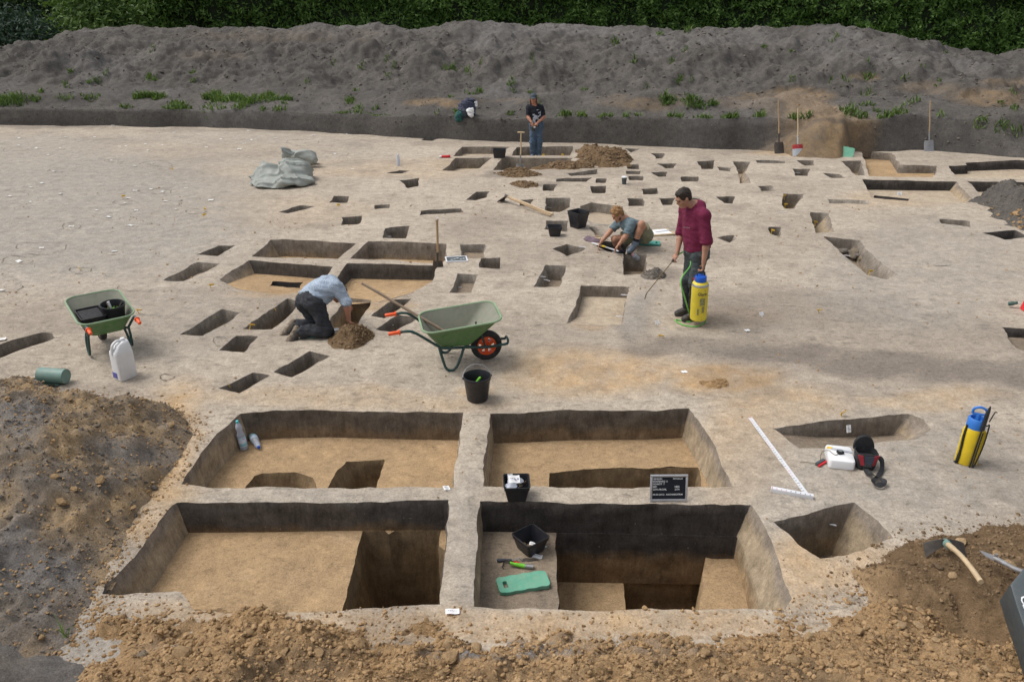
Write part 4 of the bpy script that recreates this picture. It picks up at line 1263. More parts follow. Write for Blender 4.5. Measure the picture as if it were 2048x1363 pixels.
# ================================================================== GRASS, WEEDS, HEDGE, TREES
def leaf_cloud(name, centers, size, mat, parent=None, seed=1, up=.3, aspect=1.7):
    """leaf-sized quads, each bent at its middle"""
    rs = np.random.RandomState(seed); n = len(centers)
    d = rs.randn(n, 3); d[:, 2] = np.abs(d[:, 2]) * .5 + up; nrm = d / np.linalg.norm(d, axis=1)[:, None]
    t = np.cross(nrm, rs.randn(n, 3)); t /= np.linalg.norm(t, axis=1)[:, None] + 1e-9
    b = np.cross(nrm, t)
    s = (np.asarray(size) * (0.6 + .8 * rs.rand(n)))[:, None]
    c = np.asarray(centers)
    V = np.stack([c - t * s * aspect, c - b * s * .6 - nrm * s * .15, c + t * s * aspect - nrm * s * .2, c + b * s * .6 - nrm * s * .15], 1)
    Fc = (np.arange(n) * 4)[:, None] + np.array([0, 1, 2, 3])[None]
    me = bpy.data.meshes.new(name)
    me.vertices.add(n * 4); me.vertices.foreach_set('co', V.reshape(-1).astype(np.float32))
    me.loops.add(n * 4); me.loops.foreach_set('vertex_index', Fc.reshape(-1).astype(np.int32))
    me.polygons.add(n); me.polygons.foreach_set('loop_start', (np.arange(n) * 4).astype(np.int32))
    me.materials.append(mat); me.update(calc_edges=True)
    return link(bpy.data.objects.new(name, me), parent)

def m_leaf(name, a, b, c, trans=.25):
    t = NT(name)
    geo = t.n('ShaderNodeNewGeometry')
    rnd = geo.outputs['Random Per Island']
    big = t.noise(.9, 4, .6)
    f = t.math('ADD', t.math('MULTIPLY', rnd, .55), t.math('MULTIPLY', big, .5))
    col = t.ramp(f, [(.25, a), (.5, b), (.78, c)])
    t.out(col, .55, .35)
    tr = t.n('ShaderNodeBsdfTranslucent'); t.l(t.mix(1.0, col, (.9, 1.0, .5, 1), 'MULTIPLY'), tr.inputs['Color'])
    mx = t.n('ShaderNodeMixShader'); mx.inputs[0].default_value = trans
    t.l(t.bsdf.outputs[0], mx.inputs[1]); t.l(tr.outputs[0], mx.inputs[2])
    out = [n for n in t.t.nodes if n.type == 'OUTPUT_MATERIAL'][0]
    t.l(mx.outputs[0], out.inputs['Surface'])
    return t.m
M['hedge_leaf'] = m_leaf('hedge_leaf', c4(.060, .125, .028), c4(.115, .215, .045), c4(.19, .31, .075))
M['tree_leaf'] = m_leaf('tree_leaf', c4(.065, .12, .032), c4(.12, .20, .05), c4(.18, .27, .075))
M['dark_leaf'] = m_leaf('dark_leaf', c4(.022, .046, .030), c4(.040, .072, .046), c4(.07, .11, .078))
M['grass'] = m_leaf('grass_blade', c4(.06, .105, .024), c4(.105, .17, .042), c4(.165, .235, .075), .35)
M['bark'] = m_plain('bark', (.07, .055, .04), .9, .4, 4, bump=.8, bscale=20)
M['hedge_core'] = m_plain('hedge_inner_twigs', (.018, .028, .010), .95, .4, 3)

# clipped hornbeam hedge behind the spoil
hedge = empty('hedge', (0, 0, 0)); tag(hedge, 'tall dense green hornbeam hedge growing behind the grey spoil bank', 'hedge')
def hedge_y(x): return interp(x, [-32, -10, 10, 34], [44.0, 46.0, 46.5, 45.0])
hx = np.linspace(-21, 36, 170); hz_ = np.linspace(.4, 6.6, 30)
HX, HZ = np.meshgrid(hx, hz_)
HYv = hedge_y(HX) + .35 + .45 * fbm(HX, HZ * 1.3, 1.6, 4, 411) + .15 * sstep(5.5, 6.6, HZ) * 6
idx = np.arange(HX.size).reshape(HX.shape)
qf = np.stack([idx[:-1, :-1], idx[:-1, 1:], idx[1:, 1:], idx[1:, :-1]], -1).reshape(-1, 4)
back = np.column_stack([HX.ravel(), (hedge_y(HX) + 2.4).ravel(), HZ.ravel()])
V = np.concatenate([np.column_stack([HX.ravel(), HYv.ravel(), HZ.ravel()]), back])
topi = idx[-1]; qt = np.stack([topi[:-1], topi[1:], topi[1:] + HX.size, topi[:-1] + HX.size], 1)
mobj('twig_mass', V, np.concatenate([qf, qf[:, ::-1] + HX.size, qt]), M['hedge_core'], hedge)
rs = np.random.RandomState(5)
def hedge_pts(n, zlo, zhi, spread):
    x = -21 + 57 * rs.rand(n); z = zlo + (zhi - zlo) * rs.rand(n)
    base_ = hedge_y(x) + .35 + .45 * fbm(x, z * 1.3, 1.6, 4, 411)
    clump = fbm(x, z, .55, 3, 417)
    k = rs.rand(n) < np.clip(.62 + .75 * clump, .12, 1)
    off = -rs.rand(n) ** 1.5 * spread - np.clip(clump, 0, 1) * .28
    return np.column_stack([x, base_ + off, z])[k]
leaf_cloud('leaves', hedge_pts(95000, .5, 4.6, .30), .066, M['hedge_leaf'], hedge, 6)
leaf_cloud('leaves', hedge_pts(9000, 4.6, 6.8, .35), .14, M['hedge_leaf'], hedge, 7)

def tree(px, Y, h, r, zc_, label, cat, leafmat, n, ls, trunk=True, squash=1.0, name='tree', base=.6, seed=1):
    p = GY(px, 90, Y)
    root = empty(name, (p.x, Y, base)); tag(root, label, cat)
    rs = np.random.RandomState(seed)
    mb = MB(); rr = random.Random(seed)
    tips = []
    nst = 3 if trunk else 5
    for s_ in range(nst):
        a = rr.random() * 6.28; top = Vector((math.cos(a) * r * .35, math.sin(a) * r * .35, zc_ * .9))
        b0 = Vector((math.cos(a) * .12, math.sin(a) * .12, -.1))
        mb.tube([b0, b0.lerp(top, .35) + Vector((rr.uniform(-.1, .1), rr.uniform(-.1, .1), 0)), b0.lerp(top, .7), top], [.09, .07, .05, .02], 7)
        for l_ in range(4):
            q = b0.lerp(top, .35 + .15 * l_); e = q + Vector((rr.uniform(-1, 1), rr.uniform(-1, 1), rr.uniform(.2, .9))) * r * .55
            mb.tube([q, q.lerp(e, .5) + Vector((0, 0, .1)), e], [.04, .025, .01], 5); tips.append(e)
    mb.build('trunk' if trunk else 'stems', M['bark'], root)
    cl = [Vector((rr.gauss(0, .5) * r, rr.gauss(0, .5) * r, zc_ + rr.gauss(0, .42) * h * squash)) for _ in range(26)] + tips
    C = np.array([tuple(c) for c in cl])
    k = rs.randint(0, len(C), n)
    P_ = C[k] + rs.randn(n, 3) * np.array([r * .22, r * .22, r * .17])
    P_ = P_[P_[:, 2] > .15]
    leaf_cloud('crown', P_, ls, leafmat, root, seed)
    return root
tree(205, 42.5, 2.6, 2.4, 3.1, 'loose light green tree with thin bare trunks beside the hedge end', 'tree', M['tree_leaf'], 9000, .075, name='tree', seed=21)
tree(90, 44.5, 3.2, 2.6, 3.6, 'blackish green tree crown rising between the light tree and the bluish shrub', 'tree', M['dark_leaf'], 9000, .075, seed=22)
tree(-40, 43.5, 3.0, 2.6, 3.4, 'mid green tree at the end of the tree row beyond the bluish shrub', 'tree', M['tree_leaf'], 8000, .075, seed=23)
tree(45, 41.0, 1.1, 2.0, 1.25, 'low dark bluish green shrub beyond the low end of the spoil bank', 'shrub', M['dark_leaf'], 8000, .06, trunk=False, name='shrub', seed=24)
tree(235, 43.6, 1.0, 1.2, 1.6, 'small dark shrub in the gap between tree and hedge', 'shrub', M['dark_leaf'], 3000, .06, trunk=False, name='shrub', seed=25)
tree(300, 45.2, 3.0, 2.2, 3.2, 'bright green tree leaning out at the hedge end', 'tree', M['hedge_leaf'], 8000, .075, seed=26)
tree(-150, 43.0, 3.0, 3.0, 3.2, 'green tree at the outer end of the row behind the spoil bank', 'tree', M['tree_leaf'], 6000, .085, seed=27)

def grass(name, spots, mat, seed=1, parent=None, kind='stuff'):
    """blades; spots = (x, y, z, radius_x, radius_y, count, height)"""
    rs = np.random.RandomState(seed); vs = []; n_t = 0
    B_, D_, H_, W_ = [], [], [], []
    for (x, y, z, rx, ry, n, h, zf) in spots:
        for _ in range(n):
            a = rs.rand() * 6.28; q = rs.rand() ** .5
            X, Y = x + rx * q * math.cos(a), y + ry * q * math.sin(a)
            B_.append((X, Y, zf(X, Y) if zf else z)); D_.append((rs.randn() * .6, rs.randn() * .6)); H_.append(h * (.5 + .7 * rs.rand()) * (1 - .4 * q)); W_.append(.007 + .007 * rs.rand())
    B_ = np.array(B_); D_ = np.array(D_); H_ = np.array(H_)[:, None]; W_ = np.array(W_)[:, None] * (B_[:, 1:2] / 12).clip(.5, 2)
    n = len(B_)
    a = rs.rand(n) * 6.28; s = np.column_stack([np.cos(a), np.sin(a), 0 * a]) * W_
    m_ = B_ + np.column_stack([D_ * H_ * .3, H_[:, 0] * .6]); t_ = B_ + np.column_stack([D_ * H_, H_[:, 0]])
    V = np.stack([B_ - s, B_ + s, m_ + s * .7, m_ - s * .7, t_], 1)
    me = bpy.data.meshes.new(name)
    me.vertices.add(n * 5); me.vertices.foreach_set('co', V.reshape(-1).astype(np.float32))
    Fq = (np.arange(n) * 5)[:, None] + np.array([0, 1, 2, 3, 3, 2, 4])[None]
    me.loops.add(n * 7); me.loops.foreach_set('vertex_index', Fq.reshape(-1).astype(np.int32))
    me.polygons.add(n * 2); ls = np.stack([np.arange(n) * 7, np.arange(n) * 7 + 4], 1).reshape(-1)
    me.polygons.foreach_set('loop_start', ls.astype(np.int32))
    me.materials.append(mat); me.update(calc_edges=True)
    o = link(bpy.data.objects.new(name, me), parent); tag(o, kind=kind)
    return o
sp = []
def gpatch(px, py, rx, ry, n, h):
    p = bank_hit(px, py)
    j_ = int(np.clip(round((p.x + 31) / 62 * (NX - 1)), 0, NX - 1)); v_ = p.y - float(YY[0, j_]) + V0
    if v_ < .5:            # on the cut edge: growing along its brink
        p.y += float(wwid[0, j_]) + .12 - v_; ry = .12
    sp.append((p.x, p.y, p.z, rx, ry, n, h, bank_z))
for (px, py, rx, n, h) in ((20, 203, 1.0, 500, .30), (-30, 205, 1.0, 500, .3), (70, 200, .35, 90, .2), (285, 196, .55, 420, .30), (310, 194, .4, 250, .28), (425, 197, .6, 480, .30), (470, 200, .7, 420, .26), (540, 197, .9, 600, .30), (500, 205, .6, 260, .25), (365, 212, .7, 300, .25),
                        (575, 200, .3, 120, .22), (185, 196, .5, 90, .2), (135, 198, .4, 60, .2), (700, 203, .4, 130, .22), (250, 215, .4, 80, .18), (430, 217, .7, 100, .2), (480, 216, .5, 90, .22), (560, 217, .4, 60, .2), (720, 222, .3, 80, .25),
                        (1340, 204, .4, 260, .25), (1385, 206, .6, 420, .26), (1425, 208, .3, 160, .2), (1130, 232, .3, 120, .25), (1160, 235, .3, 90, .25), (1210, 238, .4, 130, .22), (1460, 240, .4, 220, .25), (1350, 236, .4, 130, .25), (1410, 240, .4, 130, .22), (1250, 235, .3, 100, .2), (1520, 246, .3, 120, .22), (1590, 248, .3, 140, .25), (1615, 250, .25, 140, .28),
                        (955, 188, .25, 90, .28), (915, 226, .2, 90, .25), (935, 188, .2, 40, .2), (1230, 85, .25, 110, .3), (1265, 125, .2, 60, .25), (900, 137, .3, 110, .3), (935, 145, .2, 60, .25), (1022, 163, .2, 70, .25), (1375, 62, .35, 120, .3), (1320, 70, .2, 50, .25), (1065, 120, .15, 30, .25), (1668, 80, .3, 100, .35), (1360, 160, .3, 100, .25), (1690, 160, .3, 90, .3), (1660, 165, .2, 60, .25),
                        (1735, 155, .35, 220, .28), (1700, 225, .5, 380, .35), (1720, 235, .4, 260, .3), (1770, 235, .5, 320, .3), (1800, 228, .4, 240, .3), (1740, 190, .4, 120, .3), (1820, 205, .5, 160, .25), (1960, 250, .4, 220, .28), (2000, 255, .4, 180, .28), (2030, 265, .4, 200, .25), (1890, 260, .4, 90, .25), (1810, 160, .2, 70, .25), (1850, 135, .3, 60, .2), (140, 145, .2, 50, .2), (295, 155, .25, 70, .22), (310, 160, .2, 60, .22), (130, 170, .2, 50, .2), (195, 165, .2, 60, .2), (690, 265, .5, 90, .1), (760, 268, .6, 90, .1)):
    gpatch(px, py, rx * .6, rx * .35, int(n * (.28 if px < 700 else .12 if px < 1600 else .07)), h * (1 if px < 700 else .8))
    for q_ in range(3): gpatch(px + rng.gauss(0, 16 * rx), py + rng.gauss(0, 3), rx * .4, rx * .3, int(n * (.10 if px < 1600 else .03)), h * rng.uniform(.6, 1.1))
for i in range(40):      # sparse weeds all over the bank
    gpatch(rng.uniform(0, 2048), rng.uniform(80, 235), .12, .12, rng.randint(8, 28), rng.uniform(.1, .2))
for i in range(60):      # turf below the hedge, where the heap ends
    sp.append((17 + 14 * rng.random(), 36 + 9 * rng.random(), .55, 1.0, .8, 90, .3, None))
grass('grass', sp, M['grass'], 3)
p = G(128, 1262, .1)
z_ = .1
grass('grass_tuft', [(p.x, p.y, .06, .02, .02, 9, .14, None)], M['grass'], 8)
# ================================================================== SOFT SHAPES from a signed distance field
class SDF:
    def __init__(s, vox): s.p = []; s.vox = vox
    def rc(s, a, b, ra, rb, k=.03, flat0=False, flat1=False):
        s.p.append(('rc', Vector(a), Vector(b), ra, rb, k, flat0, flat1)); return s
    def el(s, c, r, ax=None, k=.03, sub=False):
        """ellipsoid; ax = 3 axis vectors"""
        s.p.append(('el', Vector(c), r, ax, k, sub)); return s
    def mesh(s):
        vox = s.vox
        lo = np.array([1e9] * 3); hi = -lo; bbs = []
        for q in s.p:
            if q[0] == 'rc':
                m = max(q[3], q[4]) + q[5] + 2 * vox
                a = np.minimum(np.array(q[1]), np.array(q[2])) - m; b = np.maximum(np.array(q[1]), np.array(q[2])) + m
            else:
                m = max(q[2]) + q[4] + 2 * vox
                a = np.array(q[1]) - m; b = np.array(q[1]) + m
            bbs.append((a, b)); lo = np.minimum(lo, a); hi = np.maximum(hi, b)
        n = np.ceil((hi - lo) / vox).astype(int) + 2
        Fd = np.full(n, 1.0, np.float32)
        for q, (a, b) in zip(s.p, bbs):
            i0 = np.maximum(0, np.floor((a - lo) / vox).astype(int)); i1 = np.minimum(n, np.ceil((b - lo) / vox).astype(int) + 1)
            X, Y, Z = np.meshgrid(*[lo[d] + vox * np.arange(i0[d], i1[d]) for d in range(3)], indexing='ij')
            P = np.stack([X, Y, Z], -1)
            if q[0] == 'rc':
                A = np.array(q[1]); B = np.array(q[2]); ab = B - A; L2 = max(1e-9, ab.dot(ab))
                t = ((P - A) @ ab) / L2; tc = np.clip(t, 0, 1)
                d = np.linalg.norm(P - A - tc[..., None] * ab, axis=-1) - (q[3] + (q[4] - q[3]) * tc)
                L = L2 ** .5
                if q[6]: d = np.maximum(d, -t * L)
                if q[7]: d = np.maximum(d, (t - 1) * L)
                k = q[5]; sub_ = False
            else:
                C = np.array(q[1]); r = q[2]
                D = P - C
                if q[3] is not None: D = D @ np.array([list(v) for v in q[3]]).T
                e = D / np.array(r); l = np.linalg.norm(e, axis=-1) + 1e-9
                d = (l - 1) * l / (np.linalg.norm(D / np.array(r) ** 2, axis=-1) + 1e-9)
                k = q[4]; sub_ = q[5]
            V = Fd[i0[0]:i1[0], i0[1]:i1[1], i0[2]:i1[2]]
            if sub_:
                h = np.maximum(k - np.abs(V + d), 0) / k
                V[...] = np.maximum(V, -d) + h * h * k / 4
            else:
                h = np.maximum(k - np.abs(V - d), 0) / k
                V[...] = np.minimum(V, d) - h * h * k / 4
        # surface nets
        sgn = Fd < 0
        c = sgn[:-1, :-1, :-1].astype(np.int8)
        tot = np.zeros(np.array(Fd.shape) - 1, np.int8)
        for dx in (0, 1):
            for dy in (0, 1):
                for dz in (0, 1): tot += sgn[dx:sgn.shape[0] - 1 + dx, dy:sgn.shape[1] - 1 + dy, dz:sgn.shape[2] - 1 + dz]
        act = (tot > 0) & (tot < 8)
        ids = np.full(act.shape, -1, np.int64); I = np.argwhere(act); ids[act] = np.arange(len(I))
        acc = np.zeros((len(I), 3)); cnt = np.zeros(len(I))
        cor = [(x, y, z) for x in (0, 1) for y in (0, 1) for z in (0, 1)]
        for a in cor:
            for ax in range(3):
                if a[ax]: continue
                b = list(a); b[ax] = 1
                fa = Fd[I[:, 0] + a[0], I[:, 1] + a[1], I[:, 2] + a[2]]; fb = Fd[I[:, 0] + b[0], I[:, 1] + b[1], I[:, 2] + b[2]]
                cr = (fa < 0) != (fb < 0)
                t = np.where(cr, fa / np.where(cr, fa - fb, 1), 0)
                pos = np.tile(np.array(a, float), (len(I), 1)); pos[:, ax] += t
                acc[cr] += pos[cr]; cnt[cr] += 1
        Vv = lo + vox * (I + acc / np.maximum(cnt, 1)[:, None])
        faces = []
        for ax in range(3):
            o1, o2 = [(1, 2), (2, 0), (0, 1)][ax]
            sl0 = [slice(1, -1)] * 3; sl1 = [slice(1, -1)] * 3
            sl0[ax] = slice(0, -1); sl1[ax] = slice(1, None)
            fa = sgn[tuple(sl0)]; fb = sgn[tuple(sl1)]
            E = np.argwhere(fa != fb)
            if len(E) == 0: continue
            flip = fa[tuple(E.T)]
            base = E.copy(); base[:, o1] += 1; base[:, o2] += 1
            def cell(d1, d2):
                q_ = base.copy(); q_[:, o1] -= d1; q_[:, o2] -= d2
                return ids[tuple(q_.T)]
            q4 = np.stack([cell(1, 1), cell(0, 1), cell(0, 0), cell(1, 0)], 1)
            q4[~flip] = q4[~flip][:, ::-1]
            faces.append(q4)
        Fq = np.concatenate(faces); Fq = Fq[(Fq >= 0).all(1)]
        return Vv, Fq
    def build(s, name, mat, parent, wrinkle=0.0, wscale=.12, seed=0, off=None):
        V, Fq = s.mesh()
        if wrinkle > 0:
            o = mobj(name, V, Fq, mat); me = o.data
            N = np.zeros(len(V) * 3); me.vertices.foreach_get('normal', N); N = N.reshape(-1, 3)
            w = fbm(V[:, 0] * 1.0 + V[:, 2] * .9, V[:, 1] + V[:, 2] * .5, wscale, 3, 600 + seed) + .6 * fbm(V[:, 2] * 1.6 + V[:, 0] * .6, V[:, 1] * .7 - V[:, 0] * .5, wscale * .5, 2, 620 + seed)
            V = V + N * (w * wrinkle)[:, None]
            me.vertices.foreach_set('co', V.ravel().astype(np.float32)); me.update()
            o.parent = parent
            return o, V, Fq
        return mobj(name, V, Fq, mat, parent), V, Fq

# ================================================================== MATERIALS OF THE THINGS
SOILDUST = (.36, .29, .22, 1)
M['barrow_green'] = m_plain('barrow_green_plastic', (.085, .205, .065), .5, .2, 5, .35, (.27, .27, .20, 1))
M['barrow_in'] = m_plain('barrow_soiled_inside', (.17, .20, .145), .75, .25, 6, .75, (.26, .235, .195, 1))
M['barrow_rim'] = m_plain('barrow_rim_green', (.22, .33, .19), .5, .12, 5, .2, (.33, .33, .26, 1))
M['steel_green'] = m_plain('dark_green_steel', (.016, .062, .058), .4, .25, 8, .15)
M['orange'] = m_plain('orange_plastic', (.80, .10, .018), .4, .15, 8, .1)
M['rubber'] = m_plain('black_rubber', (.018, .018, .020), .7, .3, 9, .25, (.14, .12, .10, 1))
M['black_pl'] = m_plain('black_plastic', (.014, .015, .020), .42, .3, 7, .12, (.12, .11, .10, 1), spec=.5)
M['black_in'] = m_plain('black_plastic_inside', (.012, .012, .016), .6, .3, 7, .1)
M['wood'] = m_plain('ash_wood', (.40, .275, .155), .6, .3, 6, .2, bump=.2)
M['wood_pale'] = m_plain('pale_wood', (.55, .42, .26), .6, .25, 6, .15, bump=.2)
M['wood_old'] = m_plain('weathered_wood', (.27, .20, .14), .7, .3, 6, .3, bump=.3)
M['white_pl'] = m_plain('white_plastic', (.74, .75, .76), .4, .06, 5, .12, (.55, .48, .38, 1))
M['paper'] = m_plain('white_paper', (.80, .80, .80), .8, .04, 6, .05)
M['paper_soiled'] = m_plain('soiled_paper', (.74, .73, .71), .8, .08, 6, .1)
M['ink'] = m_plain('ink_marks', (.30, .30, .36), .8, .2, 6)
M['pad_green'] = m_plain('mint_foam', (.115, .36, .25), .8, .12, 8, .28, (.36, .34, .24, 1), bump=.3, bscale=80)
M['pad_teal'] = m_plain('teal_foam', (.05, .25, .21), .8, .12, 8, .2, (.3, .3, .22, 1), bump=.3, bscale=80)
M['tarp'] = m_plain('grey_green_canvas', (.31, .33, .305), .8, .15, 3, .25, (.38, .38, .34, 1), bump=.5, bscale=9)
M['tarp_dark'] = m_plain('canvas_underside', (.06, .085, .075), .85, .3, 4)
M['pipe'] = m_plain('grey_green_pipe', (.15, .27, .24), .5, .15, 6, .3)
M['pipe_dark'] = m_plain('pipe_inside', (.035, .085, .075), .6, .2, 6, .2)
M['yellow'] = m_plain('yellow_plastic', (.72, .52, .02), .4, .08, 6, .08)
M['blue'] = m_plain('blue_plastic', (.035, .18, .58), .35, .12, 6, .05)
M['dk_blue'] = m_plain('blue_cap', (.012, .10, .52), .4, .12, 6, .08)
M['blade'] = m_plain('worn_steel', (.33, .34, .36), .38, .25, 9, .4, (.24, .18, .12, 1), metal=.6)
M['blade_dark'] = m_plain('dark_steel', (.055, .052, .05), .55, .35, 9, .4, (.16, .12, .085, 1), metal=.4)
M['blade_light'] = m_plain('bright_steel', (.58, .60, .62), .32, .12, 9, .1, metal=.7)
M['red_paint'] = m_plain('red_paint', (.42, .03, .035), .45, .15, 8, .15)
M['red'] = m_plain('red_plastic', (.62, .022, .03), .4, .1, 8, .05)
M['hose'] = m_plain('green_hose', (.14, .45, .09), .4, .12, 8)
M['brass'] = m_plain('brass_lance', (.16, .115, .06), .4, .2, 9, metal=.6)
M['wire'] = m_plain('wire', (.42, .42, .43), .4, .1, 9, metal=.8)
M['bag_black'] = m_plain('black_nylon', (.016, .017, .020), .75, .3, 9, .06, bump=.3, bscale=90)
M['bag_grey'] = m_plain('dark_grey_nylon', (.045, .055, .075), .7, .2, 9)
M['bag_red'] = m_plain('red_nylon', (.30, .022, .035), .7, .2, 9)
M['lime'] = m_plain('lime_green_handle', (.16, .52, .035), .4, .12, 8)
M['board'] = m_plain('letter_board_felt', (.012, .016, .024), .85, .2, 20)
M['alu'] = m_plain('aluminium_frame', (.58, .60, .64), .35, .08, 9, metal=.55)
M['letters'] = m_plain('white_letters', (.82, .84, .86), .6, .03, 9)
M['ruler'] = m_plain('white_enamel', (.68, .69, .72), .45, .06, 9)
M['ruler_red'] = m_plain('red_marks', (.62, .10, .14), .5, .1, 9)
M['ruler_black'] = m_plain('black_marks', (.05, .05, .07), .5, .1, 9)
M['ruler_side'] = m_plain('ruler_edge', (.36, .27, .25), .5, .15, 9)
M['tag_yellow'] = m_plain('yellow_tag', (.75, .48, .05), .5, .1, 9)
M['tub_grey'] = m_plain('dark_grey_tub', (.060, .075, .083), .5, .12, 5, .1)
M['leather'] = m_plain('brown_cloth', (.13, .085, .085), .8, .3, 9)
M['purple'] = m_plain('mauve_cloth', (.17, .12, .15), .85, .3, 9)
M['can_label'] = m_plain('label_blue', (.11, .12, .42), .5, .3, 40)
M['ceram'] = m_plain('potsherd', (.22, .16, .11), .8, .35, 12)

def m_clear(name, tint=(.92, .96, 1.0), rough=.08, alpha=.35):
    """thin clear plastic"""
    t = NT(name)
    t.out(tint + (1,), rough, .6)
    tr = t.n('ShaderNodeBsdfTransparent'); tr.inputs[0].default_value = tint + (1,)
    mx = t.n('ShaderNodeMixShader')
    fr = t.n('ShaderNodeFresnel'); fr.inputs[0].default_value = 1.45
    t.l(t.math('ADD', fr.outputs[0], alpha, clamp=True), mx.inputs[0])
    t.l(tr.outputs[0], mx.inputs[1]); t.l(t.bsdf.outputs[0], mx.inputs[2])
    out = [n for n in t.t.nodes if n.type == 'OUTPUT_MATERIAL'][0]
    t.l(mx.outputs[0], out.inputs['Surface'])
    return t.m
M['clear'] = m_clear('clear_plastic', (.80, .84, .92), .1, .38)
M['label_pet'] = None
def m_label():
    t = NT('bottle_label')
    sx = t.n('ShaderNodeSeparateXYZ'); t.l(t.tc.outputs['Generated'], sx.inputs[0])
    c = t.ramp(sx.outputs['Z'], [(0, c4(.75, .8, .85)), (.12, c4(.12, .42, .50)), (.3, c4(.35, .62, .72)), (.5, c4(.72, .74, .86)), (.8, c4(.55, .72, .85)), (1, c4(.35, .6, .72))])
    r = t.ramp(t.noise(24, 3, .6), [(.6, 0), (.66, .9)])
    c = t.mix(r, c, c4(.55, .05, .18))
    return t.out(c, .4, .4)
M['label_pet'] = m_label()

def at(px, py, z=0.0, dz=None):
    p = G(px, py, z)
    if dz is None: dz = float(zg(p.x, p.y)) if z == 0 else 0
    return Vector((p.x, p.y, z + dz))

def thing(name, label, cat, loc, rz=0.0, group=None, rot=None, scale=1.0):
    e = empty(name, loc, rz, rot, scale); tag(e, label, cat, group); return e

_txt_cache = {}
def text_mesh(txt, size):
    """letters as a mesh: verts (x right, y up), faces"""
    cu = bpy.data.curves.new('txt', 'FONT'); cu.body = txt; cu.size = size; cu.resolution_u = 2; cu.offset = size * .018
    ob = bpy.data.objects.new('txt', cu); COL.objects.link(ob)
    dg = bpy.context.evaluated_depsgraph_get(); me = bpy.data.meshes.new_from_object(ob.evaluated_get(dg))
    v = [tuple(q.co) for q in me.vertices]; f = [tuple(p.vertices) for p in me.polygons]
    bpy.data.objects.remove(ob); bpy.data.curves.remove(cu); bpy.data.meshes.remove(me)
    return v, f

# ================================================================== WHEELBARROWS
def wheelbarrow(loc, rz, label):
    """local x forward, origin at the wheel's contact"""
    t = thing('wheelbarrow', label, 'wheelbarrow', loc, rz, 'green garden wheelbarrows')
    def ring(x0, x1, hw, r, z0, z1, n=6):
        L = rrect(x1 - x0, 2 * hw, r, n, 0, (x0 + x1) / 2, 0)
        for p in L: p.z = z0 + (z1 - z0) * (p.x - x0) / (x1 - x0)
        return L
    bot = (-.60, -.20, .20, .08, .30, .29); top = (-.77, .14, .335, .14, .535, .625)
    def mixr(t_): return ring(*[a + (b - a) * t_ for a, b in zip(bot, top)])
    mb = MB(); mb.loft([mixr(q) for q in (0, .04, .25, .5, .75, 1.0)], cap0=True, cap1=False)
    tr = mb.build('tray', M['barrow_green'], t)
    def shr(L, d):  # shrink a loop
        c = sum(L, Vector()) / len(L)
        return [p + Vector(((c.x - p.x), (c.y - p.y), 0)).normalized() * d for p in L]
    mb = MB(); inn = [shr(mixr(q), .012) for q in (1.0, .75, .5, .25, .05)]
    for p in inn[-1]: p.z += .006
    mb.loft(inn, cap0=False, cap1=True); mb.build('tray_lining', M['barrow_in'], tr)
    mb = MB(); mb.tube([p + Vector((0, 0, .002)) for p in shr(mixr(1.0), -.006)], .0125, 8, closed=True); mb.build('tray_rim', M['barrow_rim'], tr)
    for s in (-1, 1):
        mb = MB()
        mb.tube(bez([(-1.04, s * .285, .565), (-.95, s * .285, .57), (-.86, s * .282, .535), (-.62, s * .25, .345), (-.55, s * .235, .30), (-.30, s * .19, .268), (-.18, s * .16, .245), (0, s * .095, .205), (.19, s * .085, .215), (.25, s * .075, .22)], 6), .0165, 9)
        mb.build('handle_tube', M['steel_green'], t)
        mb = MB(); mb.tube([(-1.17, s * .285, .555), (-1.16, s * .285, .556), (-1.05, s * .285, .565), (-1.04, s * .285, .565)], [.018, .023, .023, .021], 10)
        mb.tube([(-1.052, s * .285, .565), (-1.035, s * .285, .566)], [.034, .034], 10)
        mb.build('grip', M['orange'], t)
        mb = MB(); mb.tube(bez([(-.60, s * .245, .33), (-.57, s * .255, .20), (-.53, s * .262, .06), (-.47, s * .262, .018), (-.40, s * .258, .06), (-.345, s * .245, .18), (-.30, s * .215, .275), (-.22, s * .17, .262)], 6), .0165, 9)
        mb.build('leg', M['steel_green'], t)
        mb = MB(); mb.tube([(-.03, s * .085, .205), (-.06, s * .12, .33), (-.10, s * .17, .43)], .012, 7); mb.build('tray_brace', M['steel_green'], t)
    mb = MB(); mb.tube(bez([(.25, -.075, .22), (.255, -.06, .255), (.255, 0, .265), (.255, .06, .255), (.25, .075, .22)], 4), .014, 8); mb.build('nose_bar', M['steel_green'], t)
    w = MB(); RX = Matrix.Rotation(R(90), 4, 'X')
    prof = [(.115, -.030), (.135, -.041), (.165, -.043), (.183, -.032), (.19, -.012), (.19, .012), (.183, .032), (.165, .043), (.135, .041), (.115, .030)]
    w.lathe(prof, 32, RX, (0, 0, .19), False, False); w.lathe([(.115, .030), (.115, -.030)], 32, RX, (0, 0, .19), False, False)
    wh = w.build('wheel', M['rubber'], t)
    r_ = MB()
    r_.lathe([(.118, -.034), (.10, -.034), (.096, -.015), (.096, .015), (.10, .034), (.118, .034)], 28, RX, (0, 0, .19), False, False)
    r_.lathe([(.030, -.045), (.030, .045)], 14, RX, (0, 0, .19))
    for k in range(6):
        a = k * math.pi / 3
        Mx = Matrix.Rotation(a, 3, 'Y')
        r_.box(Vector((0, 0, .19)) + Mx @ Vector((0, 0, .062)), (.036, .05, .075), Mx)
    r_.build('wheel_rim', M['orange'], wh)
    a_ = MB(); a_.tube([(0, -.10, .19), (0, .10, .19)], .009, 8); a_.build('axle', M['steel_green'], wh)
    return t
WB1 = wheelbarrow(at(973, 716), R(12), 'green wheelbarrow with a long wooden handle sticking out of its tray')
